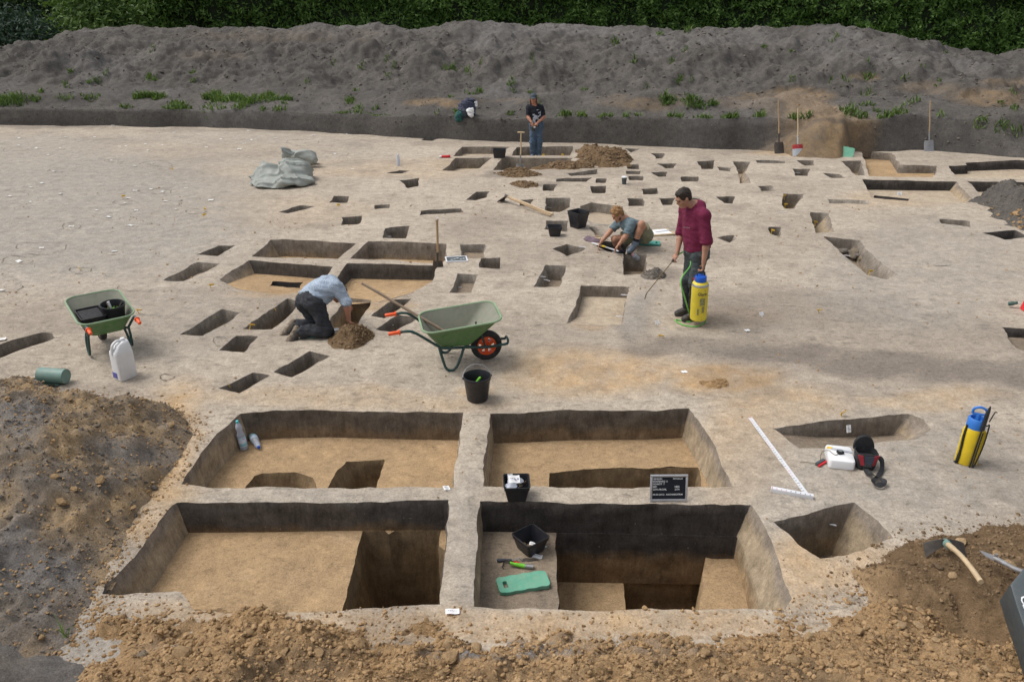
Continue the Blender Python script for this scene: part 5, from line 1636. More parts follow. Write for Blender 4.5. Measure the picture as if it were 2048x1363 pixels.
_g = G(231, 651, .56)
WB2 = wheelbarrow(Vector((_g.x + 1.11 * math.cos(R(127)), _g.y + 1.11 * math.sin(R(127)), .0)), R(127), 'green wheelbarrow loaded with a black crate and a black bucket')
WB2.scale = (.93, .93, .93)

def long_shovel_handle():
    a = GY(868, 655, at(905, 700).y + .12); b = GY(726, 566, at(905, 700).y - .10)
    a = WB1.matrix_basis @ Vector((-.42, .05, .335)); 
    b = GY(724, 566, a.y + .30)
    t = thing('hand_tool', 'long grey-brown wooden tool handle leaning in the wheelbarrow tray', 'tool', a)
    mb = MB(); mb.tube([(0, 0, 0), (b - a) * .5, (b - a)], [.019, .018, .017], 10); mb.build('handle', M['wood_old'], t)
    d = (b - a).normalized()
    mb = MB(); mb.tube([-d * .02, d * .10], [.024, .022], 8)
    mb.box((-.02, .02, -.015), (.10, .11, .012), Matrix.Rotation(.6, 3, 'Z'), .004); mb.build('blade', M['blade_dark'], t)
bpy.context.view_layer.update()
long_shovel_handle()

# ================================================================== BUCKETS, POTS, CRATES
def round_bucket(loc, r, h, label, mat='black_pl', bail=True, taper=.76, group=None, rz=0.0, rot=None):
    t = thing('bucket', label, 'bucket', loc, rz, group, rot)
    mb = MB(); r0 = r * taper
    mb.lathe([(r0 * .97, 0), (r0, .006), (r * .97, h * .86), (r, h * .88), (r * 1.02, h * .9), (r * 1.02, h * .985), (r * 1.0, h), (r * .97, h), (r * .955, h * .98), (r0 * .97, .012)], 28, cap0=True, cap1=True)
    body = mb.build('body', M[mat], t)
    if bail:
        mb = MB(); pts_ = []
        for k in range(13):
            a = math.pi * k / 12
            pts_.append((r * 1.03 * math.cos(a), r * .55 * math.sin(a) + .0, h * .93 + r * .78 * math.sin(a)))
        mb.tube(pts_, .004, 6); mb.build('bail', M['wire'], t)
        for s in (-1, 1):
            m2 = MB(); m2.tube([(s * r * .99, 0, h * .93), (s * r * 1.08, 0, h * .93)], .014, 8); m2.build('lug', M[mat], t)
    return t
B1 = round_bucket(at(955, 797), .150, .285, 'black plastic bucket with wire bail and a lime green tool handle inside', rz=R(15))
def tool_in(loc, vec, r, label, mat, name='hand_tool', head=None):
    t = thing(name, label, 'tool', loc)
    v = Vector(vec); mb = MB()
    mb.tube([(0, 0, 0), v * .15, v * .5, v * .9, v], [r * .6, r, r * .8, r * 1.1, r * .7], 8); mb.build('handle', M[mat], t)
    mb = MB(); mb.tube([v * -.3, v * .02], r * .4, 6)
    mb.box(v * -.35, (.05, .03, .006)); mb.build('tine', M['blade'], t)
    return t
tool_in(at(951, 797) + Vector((-.03, 0, .15)), (.09, .03, .10), .014, 'lime green hand tool standing in the black bucket below the wheelbarrow', 'lime')
def pebbles(loc, r, n, label, name='soil_filling', mat='spoil_brown'):
    """soil or finds lying in a container"""
    mb = MB()
    n_ = 18
    vs = [Vector((0, 0, .02))] + [Vector((r * math.cos(6.283 * k / n_), r * math.sin(6.283 * k / n_), 0)) for k in range(n_)] 
    mb.add(vs, [(0, 1 + k, 1 + (k + 1) % n_) for k in range(n_)])
    rr = random.Random(n)
    o = mb.build(name, M[mat]); o.location = loc; tag(o, label, 'soil')
    for i in range(n):
        c = bpy.data.objects.new('lump', CL['brown'][i % 6]); s = rr.uniform(.012, .03); a = rr.random() * 6.28; q = r * .8 * rr.random() ** .5
        c.location = (q * math.cos(a), q * math.sin(a), .02 + s * .2); c.scale = (s, s * .8, s * .7); link(c, o)
    return o
pebbles(at(955, 797) + Vector((0, 0, .13)), .122, 12, 'dark soil lumps in the bucket with the lime green tool')

def square_pot(loc, w, h, label, rz=0.0, taper=.72, group=None, wx=None):
    """square black plant pot"""
    wx = wx or w
    t = thing('plant_pot', label, 'pot', loc, rz, group)
    mb = MB(); r_ = .018
    def L(f, z): return rrect(wx * f, w * f, min(r_, .4 * w * f), 3, z)
    mb.loft([L(taper, 0), L(taper + (1 - taper) * .8, h * .78), L(.985, h * .79), L(1.0, h * .985), L(1.03, h * .985), L(1.03, h), L(.96, h), L(.95, h * .97), L(taper * .95, .008)], True, True)
    mb.build('body', M['black_pl'], t)
    mb = MB(); mb.tube([p for p in rrect(wx * 1.01, w * 1.01, r_, 3, h)], .0055, 6, closed=True); mb.build('rim', M['black_in'], t)
    return t
POT1 = square_pot(at(1033, 990), .225, .16, 'square black pot filled with finds and paper slips on the baulk', R(2))
zl = -.33
POT2 = square_pot(at(1061, 1098, zl), .235, .15, 'square black pot with one paper slip on the ledge of the deepest quadrant', R(38))
POT3 = square_pot(at(1156, 452), .30, .30, 'large square black pot standing empty between the mattocks and the squatting person', R(40))
POT4 = square_pot(at(1109, 468), .24, .17, 'smaller square black pot standing at the edge of a pit', R(2), wx=.25)

def slip(px, py, z, w, h, label, rz=0.0, tilt=(0, 0), name='paper_slip', cat='paper', mat='paper', group=None, marks=True, dz=.012):
    p = G(px, py, z)
    t = thing(name, label, cat, (p.x, p.y, z + dz), 0, group, rot=(tilt[0], tilt[1], rz))
    mb = MB(); n = 6; vs = []; fs = []
    for s in (0, 1):
        for i in range(n + 1):
            for j in (0, 1): vs.append((w * (i / n - .5), h * (j - .5), .004 * math.sin(i * 1.1) + s * -.0012))
    for i in range(n):
        a = 2 * i
        fs.append((a, a + 2, a + 3, a + 1)); b = a + 2 * (n + 1); fs.append((b + 1, b + 3, b + 2, b))
    mb.add(vs, fs); mb.build('sheet', M[mat], t)
    if marks:
        mk = MB()
        for k in range(5): mk.box((-.3 * w + .14 * w * k, (.06 if k < 3 else -.06) * h, .0065), (.07 * w, .13 * h, .001))
        mk.build('writing', M['ink'], t)
    return t
# finds and slips in the first pot
def finds(loc, n, seed, label):
    rr = random.Random(seed)
    t = thing('find_bag', label, 'finds', loc)
    mb = MB()
    for i in range(3):
        n_ = 10; L = []
        c = Vector((rr.uniform(-.05, .05), rr.uniform(-.05, .05), rr.uniform(.0, .03)))
        for lz in range(5):
            q = 1 - abs(lz - 2) / 2.6
            L.append([c + Vector(((.05 + .015 * rr.random()) * q * math.cos(6.28 * k / n_), (.04 + .015 * rr.random()) * q * math.sin(6.28 * k / n_), -.03 + lz * .016)) for k in range(n_)])
        mb.loft(L)
    mb.build('bag', M['clear'], t)
    for i in range(n):
        c = bpy.data.objects.new('sherd', CL['brown' if i % 2 else 'grey'][i % 6]); s = rr.uniform(.014, .03)
        c.location = (rr.uniform(-.075, .075), rr.uniform(-.07, .07), rr.uniform(.0, .03)); c.scale = (s, s * .9, s * .4); c.rotation_euler = (rr.random(), rr.random(), rr.random() * 6); link(c, t)
    return t
finds(at(1033, 990) + Vector((0, 0, .125)), 14, 5, 'small bags of finds and sherds in the square pot on the baulk')
def slip_w(p, w, h, label, rz, tilt, group=None, name='paper_slip'):
    t = slip(1024, 900, 0, w, h, label, rz, tilt, name, 'paper', 'paper', group); t.location = p; return t
slip_w(at(1033, 990) + Vector((-.02, .0, .182)), .10, .075, 'white paper slip on top of the bagged finds in the baulk pot', .2, (.5, .1))
slip_w(at(1033, 990) + Vector((-.055, .03, .175)), .05, .07, 'white slip standing upright at the rim of the baulk pot', .5, (1.0, .2))
slip_w(at(1061, 1098, zl) + Vector((.025, .015, .04)), .075, .05, 'white slip lying inside the pot on the ledge', -.3, (.15, .1))
slip(1089, 1094, zl, .035, .03, 'tiny white scrap beside the foot of the ledge pot', .6)
slip(1075, 1114, zl, .085, .05, 'white paper slip beside the trowel on the ledge', -.2)
pebbles(at(1061, 1098, zl) + Vector((-.02, 0, .015)), .06, 7, 'a little brown soil in the pot on the ledge')

# tools on the ledge
def trowel(loc, rz):
    t = thing('trowel', 'pointing trowel with dark grip lying on the ledge above the mint pad', 'trowel', loc, rz)
    mb = MB(); mb.tube([(-.17, 0, .016), (-.16, 0, .018), (-.10, 0, .018), (-.045, 0, .016)], [.011, .015, .014, .011], 9); mb.build('grip', M['bag_grey'], t)
    mb = MB(); mb.tube(bez([(-.045, 0, .016), (-.01, 0, .018), (.012, 0, .036), (.035, 0, .02), (.05, 0, .012)], 4), .0055, 6); mb.build('tang', M['wire'], t)
    mb = MB(); mb.add([(.04, -.012, .012), (.075, -.032, .01), (.19, 0, .012), (.075, .032, .01), (.04, .012, .012), (.04, -.012, .009), (.075, -.032, .007), (.19, 0, .009), (.075, .032, .007), (.04, .012, .009)],
                      [(0, 1, 2, 3, 4), (9, 8, 7, 6, 5), (0, 5, 6, 1), (1, 6, 7, 2), (2, 7, 8, 3), (3, 8, 9, 4), (4, 9, 5, 0)]); mb.build('blade', M['blade_dark'], t)
    return t
trowel(at(1034, 1122, zl), R(3))
def fork(loc, rz):
    t = thing('hand_fork', 'lime green hand cultivator with red trim lying on the ledge beside the trowel', 'hand tool', loc, rz)
    mb = MB(); mb.tube(bez([(.12, 0, .02), (.04, 0, .022), (-.02, 0, .03), (-.07, 0, .04)], 5), [.019] * 6 + [.017] * 5 + [.013] * 5, 10); mb.build('handle', M['lime'], t)
    mb = MB(); mb.tube([(.13, 0, .02), (.06, 0, .021)], .0205, 10); mb.build('pommel', M['blade'], t)
    mb = MB(); mb.tube([(.01, .018, .03), (-.04, .016, .042)], .010, 7); mb.build('trim', M['red'], t)
    for k in (-1, 0, 1):
        mb = MB(); mb.tube(bez([(-.06, k * .006, .04), (-.10, k * .025, .05), (-.125, k * .034, .03), (-.12, k * .034, .003)], 4), .0045, 6); mb.build('tine', M['blade_dark'], t)
    return t
fork(at(1036, 1134, zl), R(-8))

def kneeling_pad(loc, rz, L, W, label, mat='pad_green', rot=None, th=.032, group='foam kneeling pads'):
    t = thing('kneeling_pad', label, 'kneeling pad', loc, rz, group, rot)
    # slab with a hand hole near one end: outer ring and inner ring stitched
    n = 5; out = rrect(L, W, .035, n, 0)
    hx = -L / 2 + .062; hole = rrect(.036, W * .42, .012, n, 0, hx, 0)
    N = len(out); mb = MB()
    def wav(p): return Vector((p.x, p.y + (.004 * math.sin(p.x * 60) if abs(p.y) > W * .45 else 0), 0))
    lo = [wav(p) + Vector((0, 0, 0)) for p in out]; hi = [wav(p) + Vector((0, 0, th)) for p in out]
    # densify the outline for the wavy edge
    def dens(lp):
        o2 = []
        for i in range(len(lp)):
            a, b = lp[i], lp[(i + 1) % len(lp)]; m = max(1, int((b - a).length / .02))
            o2 += [a.lerp(b, k / m) for k in range(m)]
        return o2
    O = [wav(p) for p in dens(out)]; I = dens(hole)
    pts2 = [(p.x, p.y) for p in O] + [(p.x, p.y) for p in I]
    vsx, tri, _ = cdt(np.array(pts2), [list(range(len(O))), list(range(len(O), len(O) + len(I)))], lambda cx, cy: in_poly(np.array([(p.x, p.y) for p in O]), cx, cy) & ~in_poly(np.array([(p.x, p.y) for p in I]), cx, cy))
    nv = len(vsx); top = [(a, b, th + .003 * math.sin(9 * a + 5 * b)) for a, b in vsx]; bot = [(a, b, 0) for a, b in vsx]
    fs = [tuple(f) for f in tri] + [tuple(i + nv for i in f[::-1]) for f in tri]
    ed = {}
    for f in tri:
        for k in range(3):
            e = (int(f[k]), int(f[(k + 1) % 3])); ed[e] = 1
    for (a, b) in ed:
        if (b, a) not in ed: fs.append((b, a, a + nv, b + nv))
    mb.add(top + bot, fs); mb.build('foam', M[mat], t)
    return t
kneeling_pad(at(1046, 1168, zl), R(13), .42, .19, 'mint green foam kneeling pad with hand hole lying on the ledge of the deepest quadrant')
kneeling_pad(at(1297, 487), R(180 - 8), .40, .22, 'mint green foam kneeling pad under the squatting person', 'pad_teal')
kneeling_pad(at(632, 668), R(15), .40, .22, 'teal foam kneeling pad under the knees of the kneeling person', 'pad_teal')
kneeling_pad(at(1690, 314) + Vector((0, .05, .06)), 0, .42, .40, 'pale mint foam pad leaning on the tipped ochre soil', 'pad_green', rot=(R(52), R(8), R(-24)))

# ================================================================== LETTER BOARD
def board():
    t = thing('letter_board', 'black letter board with white lettering in an aluminium frame, propped on the baulk', 'letter board', at(1337, 999), 0, rot=(R(-13), 0, R(1)))
    W, Hh = .355, .262; t.scale = (.93, .93, .93)
    mb = MB(); mb.box((0, .006, Hh / 2), (W - .02, .008, Hh - .02)); mb.build('panel', M['board'], t)
    mb = MB(); b = .020
    for (c, s) in (((0, 0, Hh - b / 2), (W, .016, b)), ((0, 0, b / 2), (W, .016, b)), ((-W / 2 + b / 2, 0, Hh / 2), (b, .0155, Hh - 2 * b - .001)), ((W / 2 - b / 2, 0, Hh / 2), (b, .0155, Hh - 2 * b - .001))):
        mb.box(c, s, bev=.002)
    mb.build('frame', M['alu'], t)
    lines = [(-.150, .222, 'GEHRDEN', .0205), (.037, .222, 'FSTNR.24', .0195), (-.150, .196, 'B\u00dcNTEWEG 11', .0205), (-.150, .170, 'SCHNITT  7', .0205), (-.150, .143, 'BEF.', .0205), (.055, .143, '1805', .0205),
             (-.150, .116, 'SSW-PROFIL', .0205), (.055, .116, '2174', .0205), (-.153, .066, '09.05.2012', .0185), (-.027, .066, 'ARCHAEOFIRM', .0185)]
    for (x, z, s, sz) in lines:
        v, f = text_mesh(s, sz * 1.28)
        xs = [q[0] for q in v]; w = max(xs) - min(xs)
        want = {'GEHRDEN': .083, 'FSTNR.24': .090, 'B\u00dcNTEWEG 11': .135, 'SCHNITT  7': .108, 'BEF.': .037, '1805': .045, 'SSW-PROFIL': .130, '2174': .045, '09.05.2012': .112, 'ARCHAEOFIRM': .158}[s]
        k = want / w
        # slightly thickened strokes so that the lettering carries
        vv = [(x + (q[0] - min(xs)) * k, -.002, z + q[1] * .92 - sz * .35) for q in v]
        o = mobj('lettering', vv, f, M['letters'], t, smooth=False)
    mb = MB(); mb.box((0, .07, .055), (.03, .004, .15), Matrix.Rotation(R(38), 3, 'X')); mb.build('stand', M['alu'], t)
board()

# ================================================================== FOLDING RULE
def folding_rule():
    t = thing('folding_rule', 'white folding rule opened into an angle on the ground beside the front right quadrant', 'ruler', at(1612, 993))
    o = at(1612, 993)
    def arm(p, q, w, h, name):
        a = at(*p) - o; b = at(*q) - o; a.z = b.z = 0
        d = b - a; L = d.length; ang = math.atan2(d.y, d.x)
        Mx = Matrix.Rotation(ang, 3, 'Z'); c = (a + b) / 2
        mb = MB(); mb.box(c + Vector((0, 0, h * .5)), (L, w, h), Mx, .002); ar = mb.build(name, M['ruler'], t)
        mb = MB()
        n = int(L / .02)
        for k in range(n):
            if k % 2 == 0:
                mb.cur = 0 if (k // 8) % 3 else 1
                ln = w * (.42 if k % 10 else .7)
                mb.box(a + d * ((k + .5) / n) + Vector((0, 0, h + .0015)) + Mx @ Vector((0, -w / 2 + ln / 2, 0)), (.005, ln, .001), Mx)
        mb.build('graduation', [M['ruler_black'], M['ruler_red']], ar)
        return ar
    arm((1500, 837), (1617, 996), .040, .014, 'long_arm')
    a2 = arm((1541, 982), (1626, 998), .040, .040, 'folded_arm')
    o2 = at(1541, 982) - o
folding_rule()

# ================================================================== WHITE CANISTER LYING, METER, PEN, CAMERA BAG
def lying_canister():
    base = at(1677, 925)
    t = thing('canister', 'flat white plastic canister lying on the ground beside the camera bag', 'canister', base, R(-12))
    mb = MB()
    def L(f, z): return rrect(.235 * f, .30 * f, .03, 4, z)
    mb.loft([L(.93, 0), L(1, .012), L(1, .075), L(.96, .09), L(.90, .094)], True, True); mb.build('body', M['white_pl'], t)
    mb = MB(); mb.box((0, .05, .094), (.235, .012, .008), None, .003); mb.build('ridge', M['white_pl'], t)
    mb = MB(); mb.lathe([(.022, 0), (.022, .03), (.017, .032)], 14, Matrix.Rotation(R(90), 4, 'Y'), (.118, .03, .05)); mb.build('cap', M['white_pl'], t)
    z = .095
    r = thing('steel_rule', 'narrow grey and yellow rule lying across the white canister', 'ruler', base + Vector((0, 0, z)), R(-24))
    mb = MB(); mb.box((.005, .045, .006), (.21, .028, .007), None, .002); mb.build('blade', M['alu'], r)
    mb = MB(); mb.box((-.10, .047, .007), (.05, .030, .010), None, .002); mb.build('end', M['tag_yellow'], r)
    g = thing('compass', 'small black compass on a cord lying on the white canister', 'compass', base + Vector((-.005, -.005, z)), R(10))
    mb = MB(); mb.box((0, 0, .014), (.055, .05, .028), None, .008); mb.build('case', M['bag_black'], g)
    mb = MB(); mb.lathe([(.019, .028), (.019, .032), (.015, .033)], 16); mb.build('dial', M['blade'], g)
    pts_ = [(-.025, -.01, .006), (-.06, -.025, .004), (-.075, .01, .004), (-.085, .06, .006), (-.14, .075, -.02), (-.165, .04, -.085), (-.20, -.005, -.088), (-.26, .02, -.088), (-.36, .055, -.088)]
    mb = MB(); mb.tube(bez(pts_, 6), .0028, 6); mb.build('cord', M['brass'], g)
    k = thing('pocket_level', 'red and grey pocket case lying against the white canister', 'tool', at(1642, 930), R(38))
    mb = MB(); mb.box((0, .012, .016), (.125, .032, .030), None, .005); mb.build('case', M['tub_grey'], k)
    mb = MB(); mb.box((0, -.014, .012), (.135, .018, .022), None, .005); mb.build('edge', M['red'], k)
lying_canister()

def camera_bag():
    t = thing('camera_bag', 'black and red camera bag with open lid and looped strap', 'camera bag', at(1727, 936), R(-6))
    mb = MB()
    def L(w, l, cy, z): return rrect(w, l, min(.04, w * .3, l * .3), 4, z, 0, cy)
    mb.loft([L(.15, .10, -.02, 0), L(.17, .13, -.01, .02), L(.19, .15, .0, .10), L(.20, .15, .01, .155), L(.185, .135, .01, .16), L(.17, .12, .01, .10)], True, True); mb.build('body', M['bag_black'], t)
    mb = MB(); mb.loft([L(.075, .075, -.065, .02), L(.085, .085, -.07, .06), L(.07, .06, -.06, .085)], True, True); mb.build('lens_pocket', M['bag_black'], t)
    mb = MB(); mb.add([(-.045, -.078, .15), (.055, -.078, .15), (.03, -.098, .06), (-.03, -.098, .06), (-.045, -.072, .15), (.055, -.072, .15), (.03, -.09, .06), (-.03, -.09, .06)], [(0, 3, 2, 1), (4, 5, 6, 7), (0, 1, 5, 4), (1, 2, 6, 5), (2, 3, 7, 6), (3, 0, 4, 7)]); mb.build('front_panel', M['bag_grey'], t)
    for s in (-1, 1):
        mb = MB(); mb.add([(s * .098, -.066, .155), (s * .05, -.080, .152), (s * .033, -.096, .06), (s * .06, -.082, .055), (s * .098, -.058, .155), (s * .05, -.07, .152), (s * .033, -.086, .06), (s * .06, -.07, .055)], [(0, 1, 2, 3), (7, 6, 5, 4), (0, 4, 5, 1), (1, 5, 6, 2), (2, 6, 7, 3), (3, 7, 4, 0)]); mb.build('side_panel', M['bag_red'], t)
    mb = MB(); lp = []
    for k in range(17):
        a = math.pi * k / 16; lp.append((.095 * math.cos(a), .14 * math.sin(a) ** .8))
    # lid: domed flap standing behind
    for dz in (0,):
        f_ = [Vector((x, .085 + .02 * (y / .14), .13 + y * .9)) for x, y in lp]; b_ = [p + Vector((0, .028, .006)) for p in f_]
        n = len(f_); mb.add(f_ + b_, [tuple(range(n - 1, -1, -1)), tuple(range(n, 2 * n))] + [(i, i + 1, n + i + 1, n + i) for i in range(n - 1)] + [(n - 1, 0, n, 2 * n - 1)])
    mb.build('lid', M['bag_black'], t)
    # strap
    P_ = bez([(.10, -.0, .10), (.135, -.03, .08), (.13, -.09, .02), (.08, -.17, .012), (.03, -.235, .014), (-.01, -.30, .016), (.0, -.345, .018), (.05, -.35, .020), (.085, -.315, .024), (.07, -.265, .028), (.03, -.22, .026), (-.01, -.16, .02), (-.03, -.11, .03)], 6)
    vs = []; fs = []
    for i, p in enumerate(P_):
        d = (P_[min(i + 1, len(P_) - 1)] - P_[max(i - 1, 0)]); n_ = Vector((-d.y, d.x, 0)); n_ = n_.normalized() if n_.length > 1e-6 else Vector((1, 0, 0))
        tw = Vector((0, 0, .014 * math.sin(i * .35)))
        for dz in (.0025, -.0025):
            vs += [p + n_ * .019 + tw + Vector((0, 0, dz + .01)), p - n_ * .019 - tw + Vector((0, 0, dz + .01))]
    for i in range(len(P_) - 1):
        a = 4 * i; b = a + 4
        fs += [(a, a + 1, b + 1, b), (a + 2, b + 2, b + 3, a + 3), (a, b, b + 2, a + 2), (a + 1, a + 3, b + 3, b + 1)]
    mb = MB(); mb.add(vs, fs); mb.build('strap', M['bag_black'], t)
camera_bag()

# ================================================================== PRESSURE SPRAYERS
def scuffed(name, col):
    t = NT(name)
    n1 = t.noise(26, 6, .75); n2 = t.noise(70, 5, .7)
    c = t.ramp(t.noise(4, 4), [(.3, tuple(q * .8 for q in col) + (1,)), (.6, tuple(col) + (1,))])
    c = t.mix(t.ramp(n1, [(.62, 0), (.66, .75)]), c, c4(.06, .055, .05))
    c = t.mix(t.ramp(n2, [(.66, 0), (.70, .6)]), c, c4(.30, .25, .12))
    return t.out(c, .5, .4)
M['yellow_worn'] = scuffed('yellow_worn_paint', (.72, .58, .05))
def standing_sprayer():
    p = at(1929, 926)
    t = thing('pressure_sprayer', 'yellow pressure sprayer with blue filler top and black lance standing on the ground', 'sprayer', p, 0, None, rot=(R(-2), R(2), R(-22)), scale=.93)
    mb = MB(); mb.lathe([(.085, 0), (.092, .012), (.095, .15), (.093, .34), (.088, .40), (.080, .42)], 28); mb.build('tank', M['yellow'], t)
    for s in (-1, 1):
        m2 = MB(); m2.box((s * .088, -.02, .20), (.030, .05, .38), None, .012); m2.build('side_rib', M['yellow'], t)
    mb = MB(); mb.lathe([(.086, .395), (.088, .41), (.086, .50), (.078, .51), (.066, .508), (.062, .47)], 28); mb.build('filler_top', M['blue'], t)
    mb = MB(); mb.lathe([(.024, .44), (.022, .55)], 12); mb.tube(bez([(-.06, 0, .55), (-.055, 0, .60), (.0, 0, .625), (.055, 0, .60), (.06, 0, .55)], 4), .013, 8); mb.tube([(-.06, 0, .55), (.06, 0, .55)], .012, 8); mb.build('pump_handle', M['blue'], t)
    mb = MB(); mb.tube([(.045, -.085, .42), (.05, -.085, .60), (.055, -.085, .66), (.057, -.085, .69)], [.022, .020, .013, .004], 9); mb.build('trigger_grip', M['black_pl'], t)
    mb = MB(); mb.tube([(.03, -.10, -.005), (.04, -.10, .42)], .008, 7); mb.build('lance', M['black_pl'], t)
    mb = MB(); mb.tube(bez([(.05, -.09, .47), (.085, -.075, .475), (.104, -.05, .46), (.10, -.07, .25), (.075, -.09, .06), (.06, -.10, .01), (.052, -.103, .06), (.06, -.097, .40)], 6), .007, 7); mb.build('hose', M['black_pl'], t)
    mb = MB(); mb.tube(bez([(.098, -.03, .50), (.118, -.03, .60), (.13, -.03, .615), (.14, -.03, .612)], 4), .006, 6); mb.build('nozzle', M['black_pl'], t)
    mb = MB(); mb.tube(bez([(-.082, -.04, .43), (-.088, -.055, .30), (-.082, -.062, .16), (-.085, -.055, .02), (-.095, -.03, .0)], 5), [.011] * 12 + [.015] * 9, 7); mb.build('carrying_strap', M['bag_black'], t)
standing_sprayer()

# ================================================================== BOTTLES
def bottle(loc, label, rot=(0, 0, 0), cap='blue', h=.315, r=.043, lab=True, capmat=None, group=None, crumple=False):
    t = thing('water_bottle', label, 'bottle', loc, 0, group, rot)
    k = h / .315
    mb = MB(); mb.lathe([(r * .8, 0), (r * .97, .008 * k), (r, .02 * k), (r, .15 * k), (r * .96, .165 * k), (r * .72, .19 * k), (r * .66, .205 * k), (r * .78, .225 * k), (r * .80, .25 * k), (r * .60, .275 * k), (r * .33, .29 * k), (r * .30, .30 * k)], 20); mb.build('bottle_body', M['clear'], t)
    mb = MB(); mb.lathe([(r * .36, .293 * k), (r * .36, h), (r * .30, h + .002)], 14); mb.build('cap', M[capmat or 'blue'], t)
    if lab:
        mb = MB(); mb.lathe([(r * 1.012, .045 * k), (r * 1.012, .145 * k)], 20, cap0=False, cap1=False); mb.build('label', M['label_pet'], t)
    return t
M['cap_teal'] = m_plain('teal_cap', (.10, .55, .60), .4, .1, 8)
M['cap_pink'] = m_plain('pink_cap', (.70, .30, .32), .5, .1, 8)
bottle(at(489, 898, -.345), 'clear water bottle with teal cap standing in the corner of the quadrant', rot=(R(-4), R(-5), .4), capmat='cap_teal', h=.34, r=.042)
bottle(at(505, 886, -.345) + Vector((-.03, .10, .044)), 'clear water bottle lying on its side beside the standing bottle', rot=(R(90), R(0), R(30)), capmat='dk_blue', h=.30)
bottle(at(1283, 528, -.20) + Vector((.0, .03, .05)), 'clear bottle with pink cap lying in the pit below the squatting person', rot=(R(55), 0, R(-55)), capmat='cap_pink', h=.27, r=.055, lab=False)
bottle(at(797, 331), 'clear water bottle standing alone on the ground beyond the pits', capmat='white_pl', h=.30, lab=False)

def jerrycan():
    t = thing('jerrycan', 'white plastic jerrycan with blue label standing in front of the loaded wheelbarrow', 'canister', at(252, 752), R(58))
    mb = MB()
    def L(w, l, cx, z): return rrect(w * .86, l * .86, min(w, l) * .18, 4, z * 1.13, cx, 0)
    mb.loft([L(.23, .17, 0, 0), L(.255, .185, 0, .012), L(.255, .185, 0, .28), L(.245, .175, 0, .31), L(.17, .13, .025, .375), L(.10, .10, .05, .395), L(.07, .07, .06, .40)], True, True); mb.build('body', M['white_pl'], t)
    mb = MB(); mb.lathe([(.026, .44), (.026, .475), (.022, .48)], 14, None, (.05, 0, 0)); mb.build('neck', M['white_pl'], t)
    mb = MB(); mb.tube(bez([(.03, 0, .45), (-.02, 0, .465), (-.08, 0, .435), (-.10, 0, .375), (-.105, 0, .33)], 5), .016, 8); mb.build('carrying_handle', M['white_pl'], t)
    mb = MB(); mb.box((-.112, .025, .065), (.004, .075, .07)); 
    o = mb.build('label', M['can_label'], t)
jerrycan()

# pipe section lying open
def pipe():
    t = thing('pipe_piece', 'grey-green plastic pipe with a split half shell lying beyond the left spoil heap', 'pipe', at(101, 764) + Vector((0, .02, .0)), R(-8))
    mb = MB(); RY = Matrix.Rotation(R(90), 4, 'Y')
    mb.lathe([(.085, -.12), (.085, .20), (.080, .203), (.076, .20), (.076, -.12)], 26, RY, (0, 0, .087), False, False); mb.build('pipe', M['pipe'], t)
    mb = MB(); mb.lathe([(.077, .199), (.02, .199)], 26, RY, (0, 0, .087), False, True); mb.build('end_cap', M['pipe'], t)
    vs = []; fs = []
    for i in range(10):
        x = -.27 + .42 * i / 9; q = .35 + .65 * min(1, i / 5)
        for s_, rr in ((0, .080), (1, .075)):
            for k in range(9):
                a = R(200 + 140 * k / 8); vs.append((x, -.075 + rr * q * math.cos(a), .085 + rr * math.sin(a)))
    for i in range(9):
        for k in range(8):
            a = i * 18 + k; fs.append((a, a + 1, a + 19, a + 18)); b = a + 9; fs.append((b + 18, b + 19, b + 1, b))
    mb = MB(); mb.add(vs, fs); mb.build('half_shell', M['pipe_dark'], t)
pipe()

# contents of the loaded wheelbarrow
bpy.context.view_layer.update()
def wb2(x, y, z): return WB2.matrix_basis @ Vector((x, y, z))
round_bucket(wb2(-.47, -.13, .40), .14, .23, 'black bucket of hand tools standing in the loaded wheelbarrow', bail=False, rot=(R(4), R(3), 0))
def crate():
    t = thing('crate', 'black plastic crate lying in the tray of the loaded wheelbarrow', 'crate', wb2(-.36, .13, .33), R(127))
    mb = MB(); mb.loft([rrect(.36, .22, .02, 3, 0), rrect(.42, .28, .02, 3, .19), rrect(.43, .29, .02, 3, .20), rrect(.40, .26, .02, 3, .20), rrect(.35, .21, .02, 3, .02)], True, True); mb.build('body', M['black_in'], t)
    mb = MB()
    mb.box((0, 0, .17), (.37, .235, .03), None, .01)
    mb.build('lid', M['bag_black'], t)
crate()
c0 = wb2(-.47, -.13, .40) + Vector((0, 0, .15))
for i, (dx, dy, dz, mt, lb) in enumerate(((-.03, .0, .16, 'white_pl', 'white plastic scoop handle sticking out of the bucket in the wheelbarrow'), (.085, .02, .15, 'blade_dark', 'dark brush handle leaning at the rim of the bucket in the wheelbarrow'), (.02, -.03, .09, 'lime', 'lime green trowel handle low in the bucket in the wheelbarrow'), (-.075, .05, .13, 'wood_old', 'brown wooden handle leaning in the bucket in the wheelbarrow'))):
    t = thing('hand_tool', lb, 'tool', c0 + Vector((dx * .4, dy * .4, -.06)))
    mb = MB(); mb.tube([(0, 0, 0), Vector((dx * .5, dy * .5, dz * .6)), Vector((dx, dy, dz))], [.010, .013, .014], 8); mb.build('handle', M[mt], t)
    mb = MB(); mb.tube([(0, 0, .01), (-dx * .2, -dy * .2, -.05)], .006, 6); mb.build('shank', M['blade'], t)
lf = [tuple(c0 + Vector((rng.uniform(-.06, .06), rng.uniform(-.06, .06), rng.uniform(-.01, .03)))) for _ in range(60)]
o = leaf_cloud('weed_clippings', np.array(lf), .014, M['grass'], None, 31); tag(o, 'bright green weed clippings in the bucket in the wheelbarrow', 'weeds')

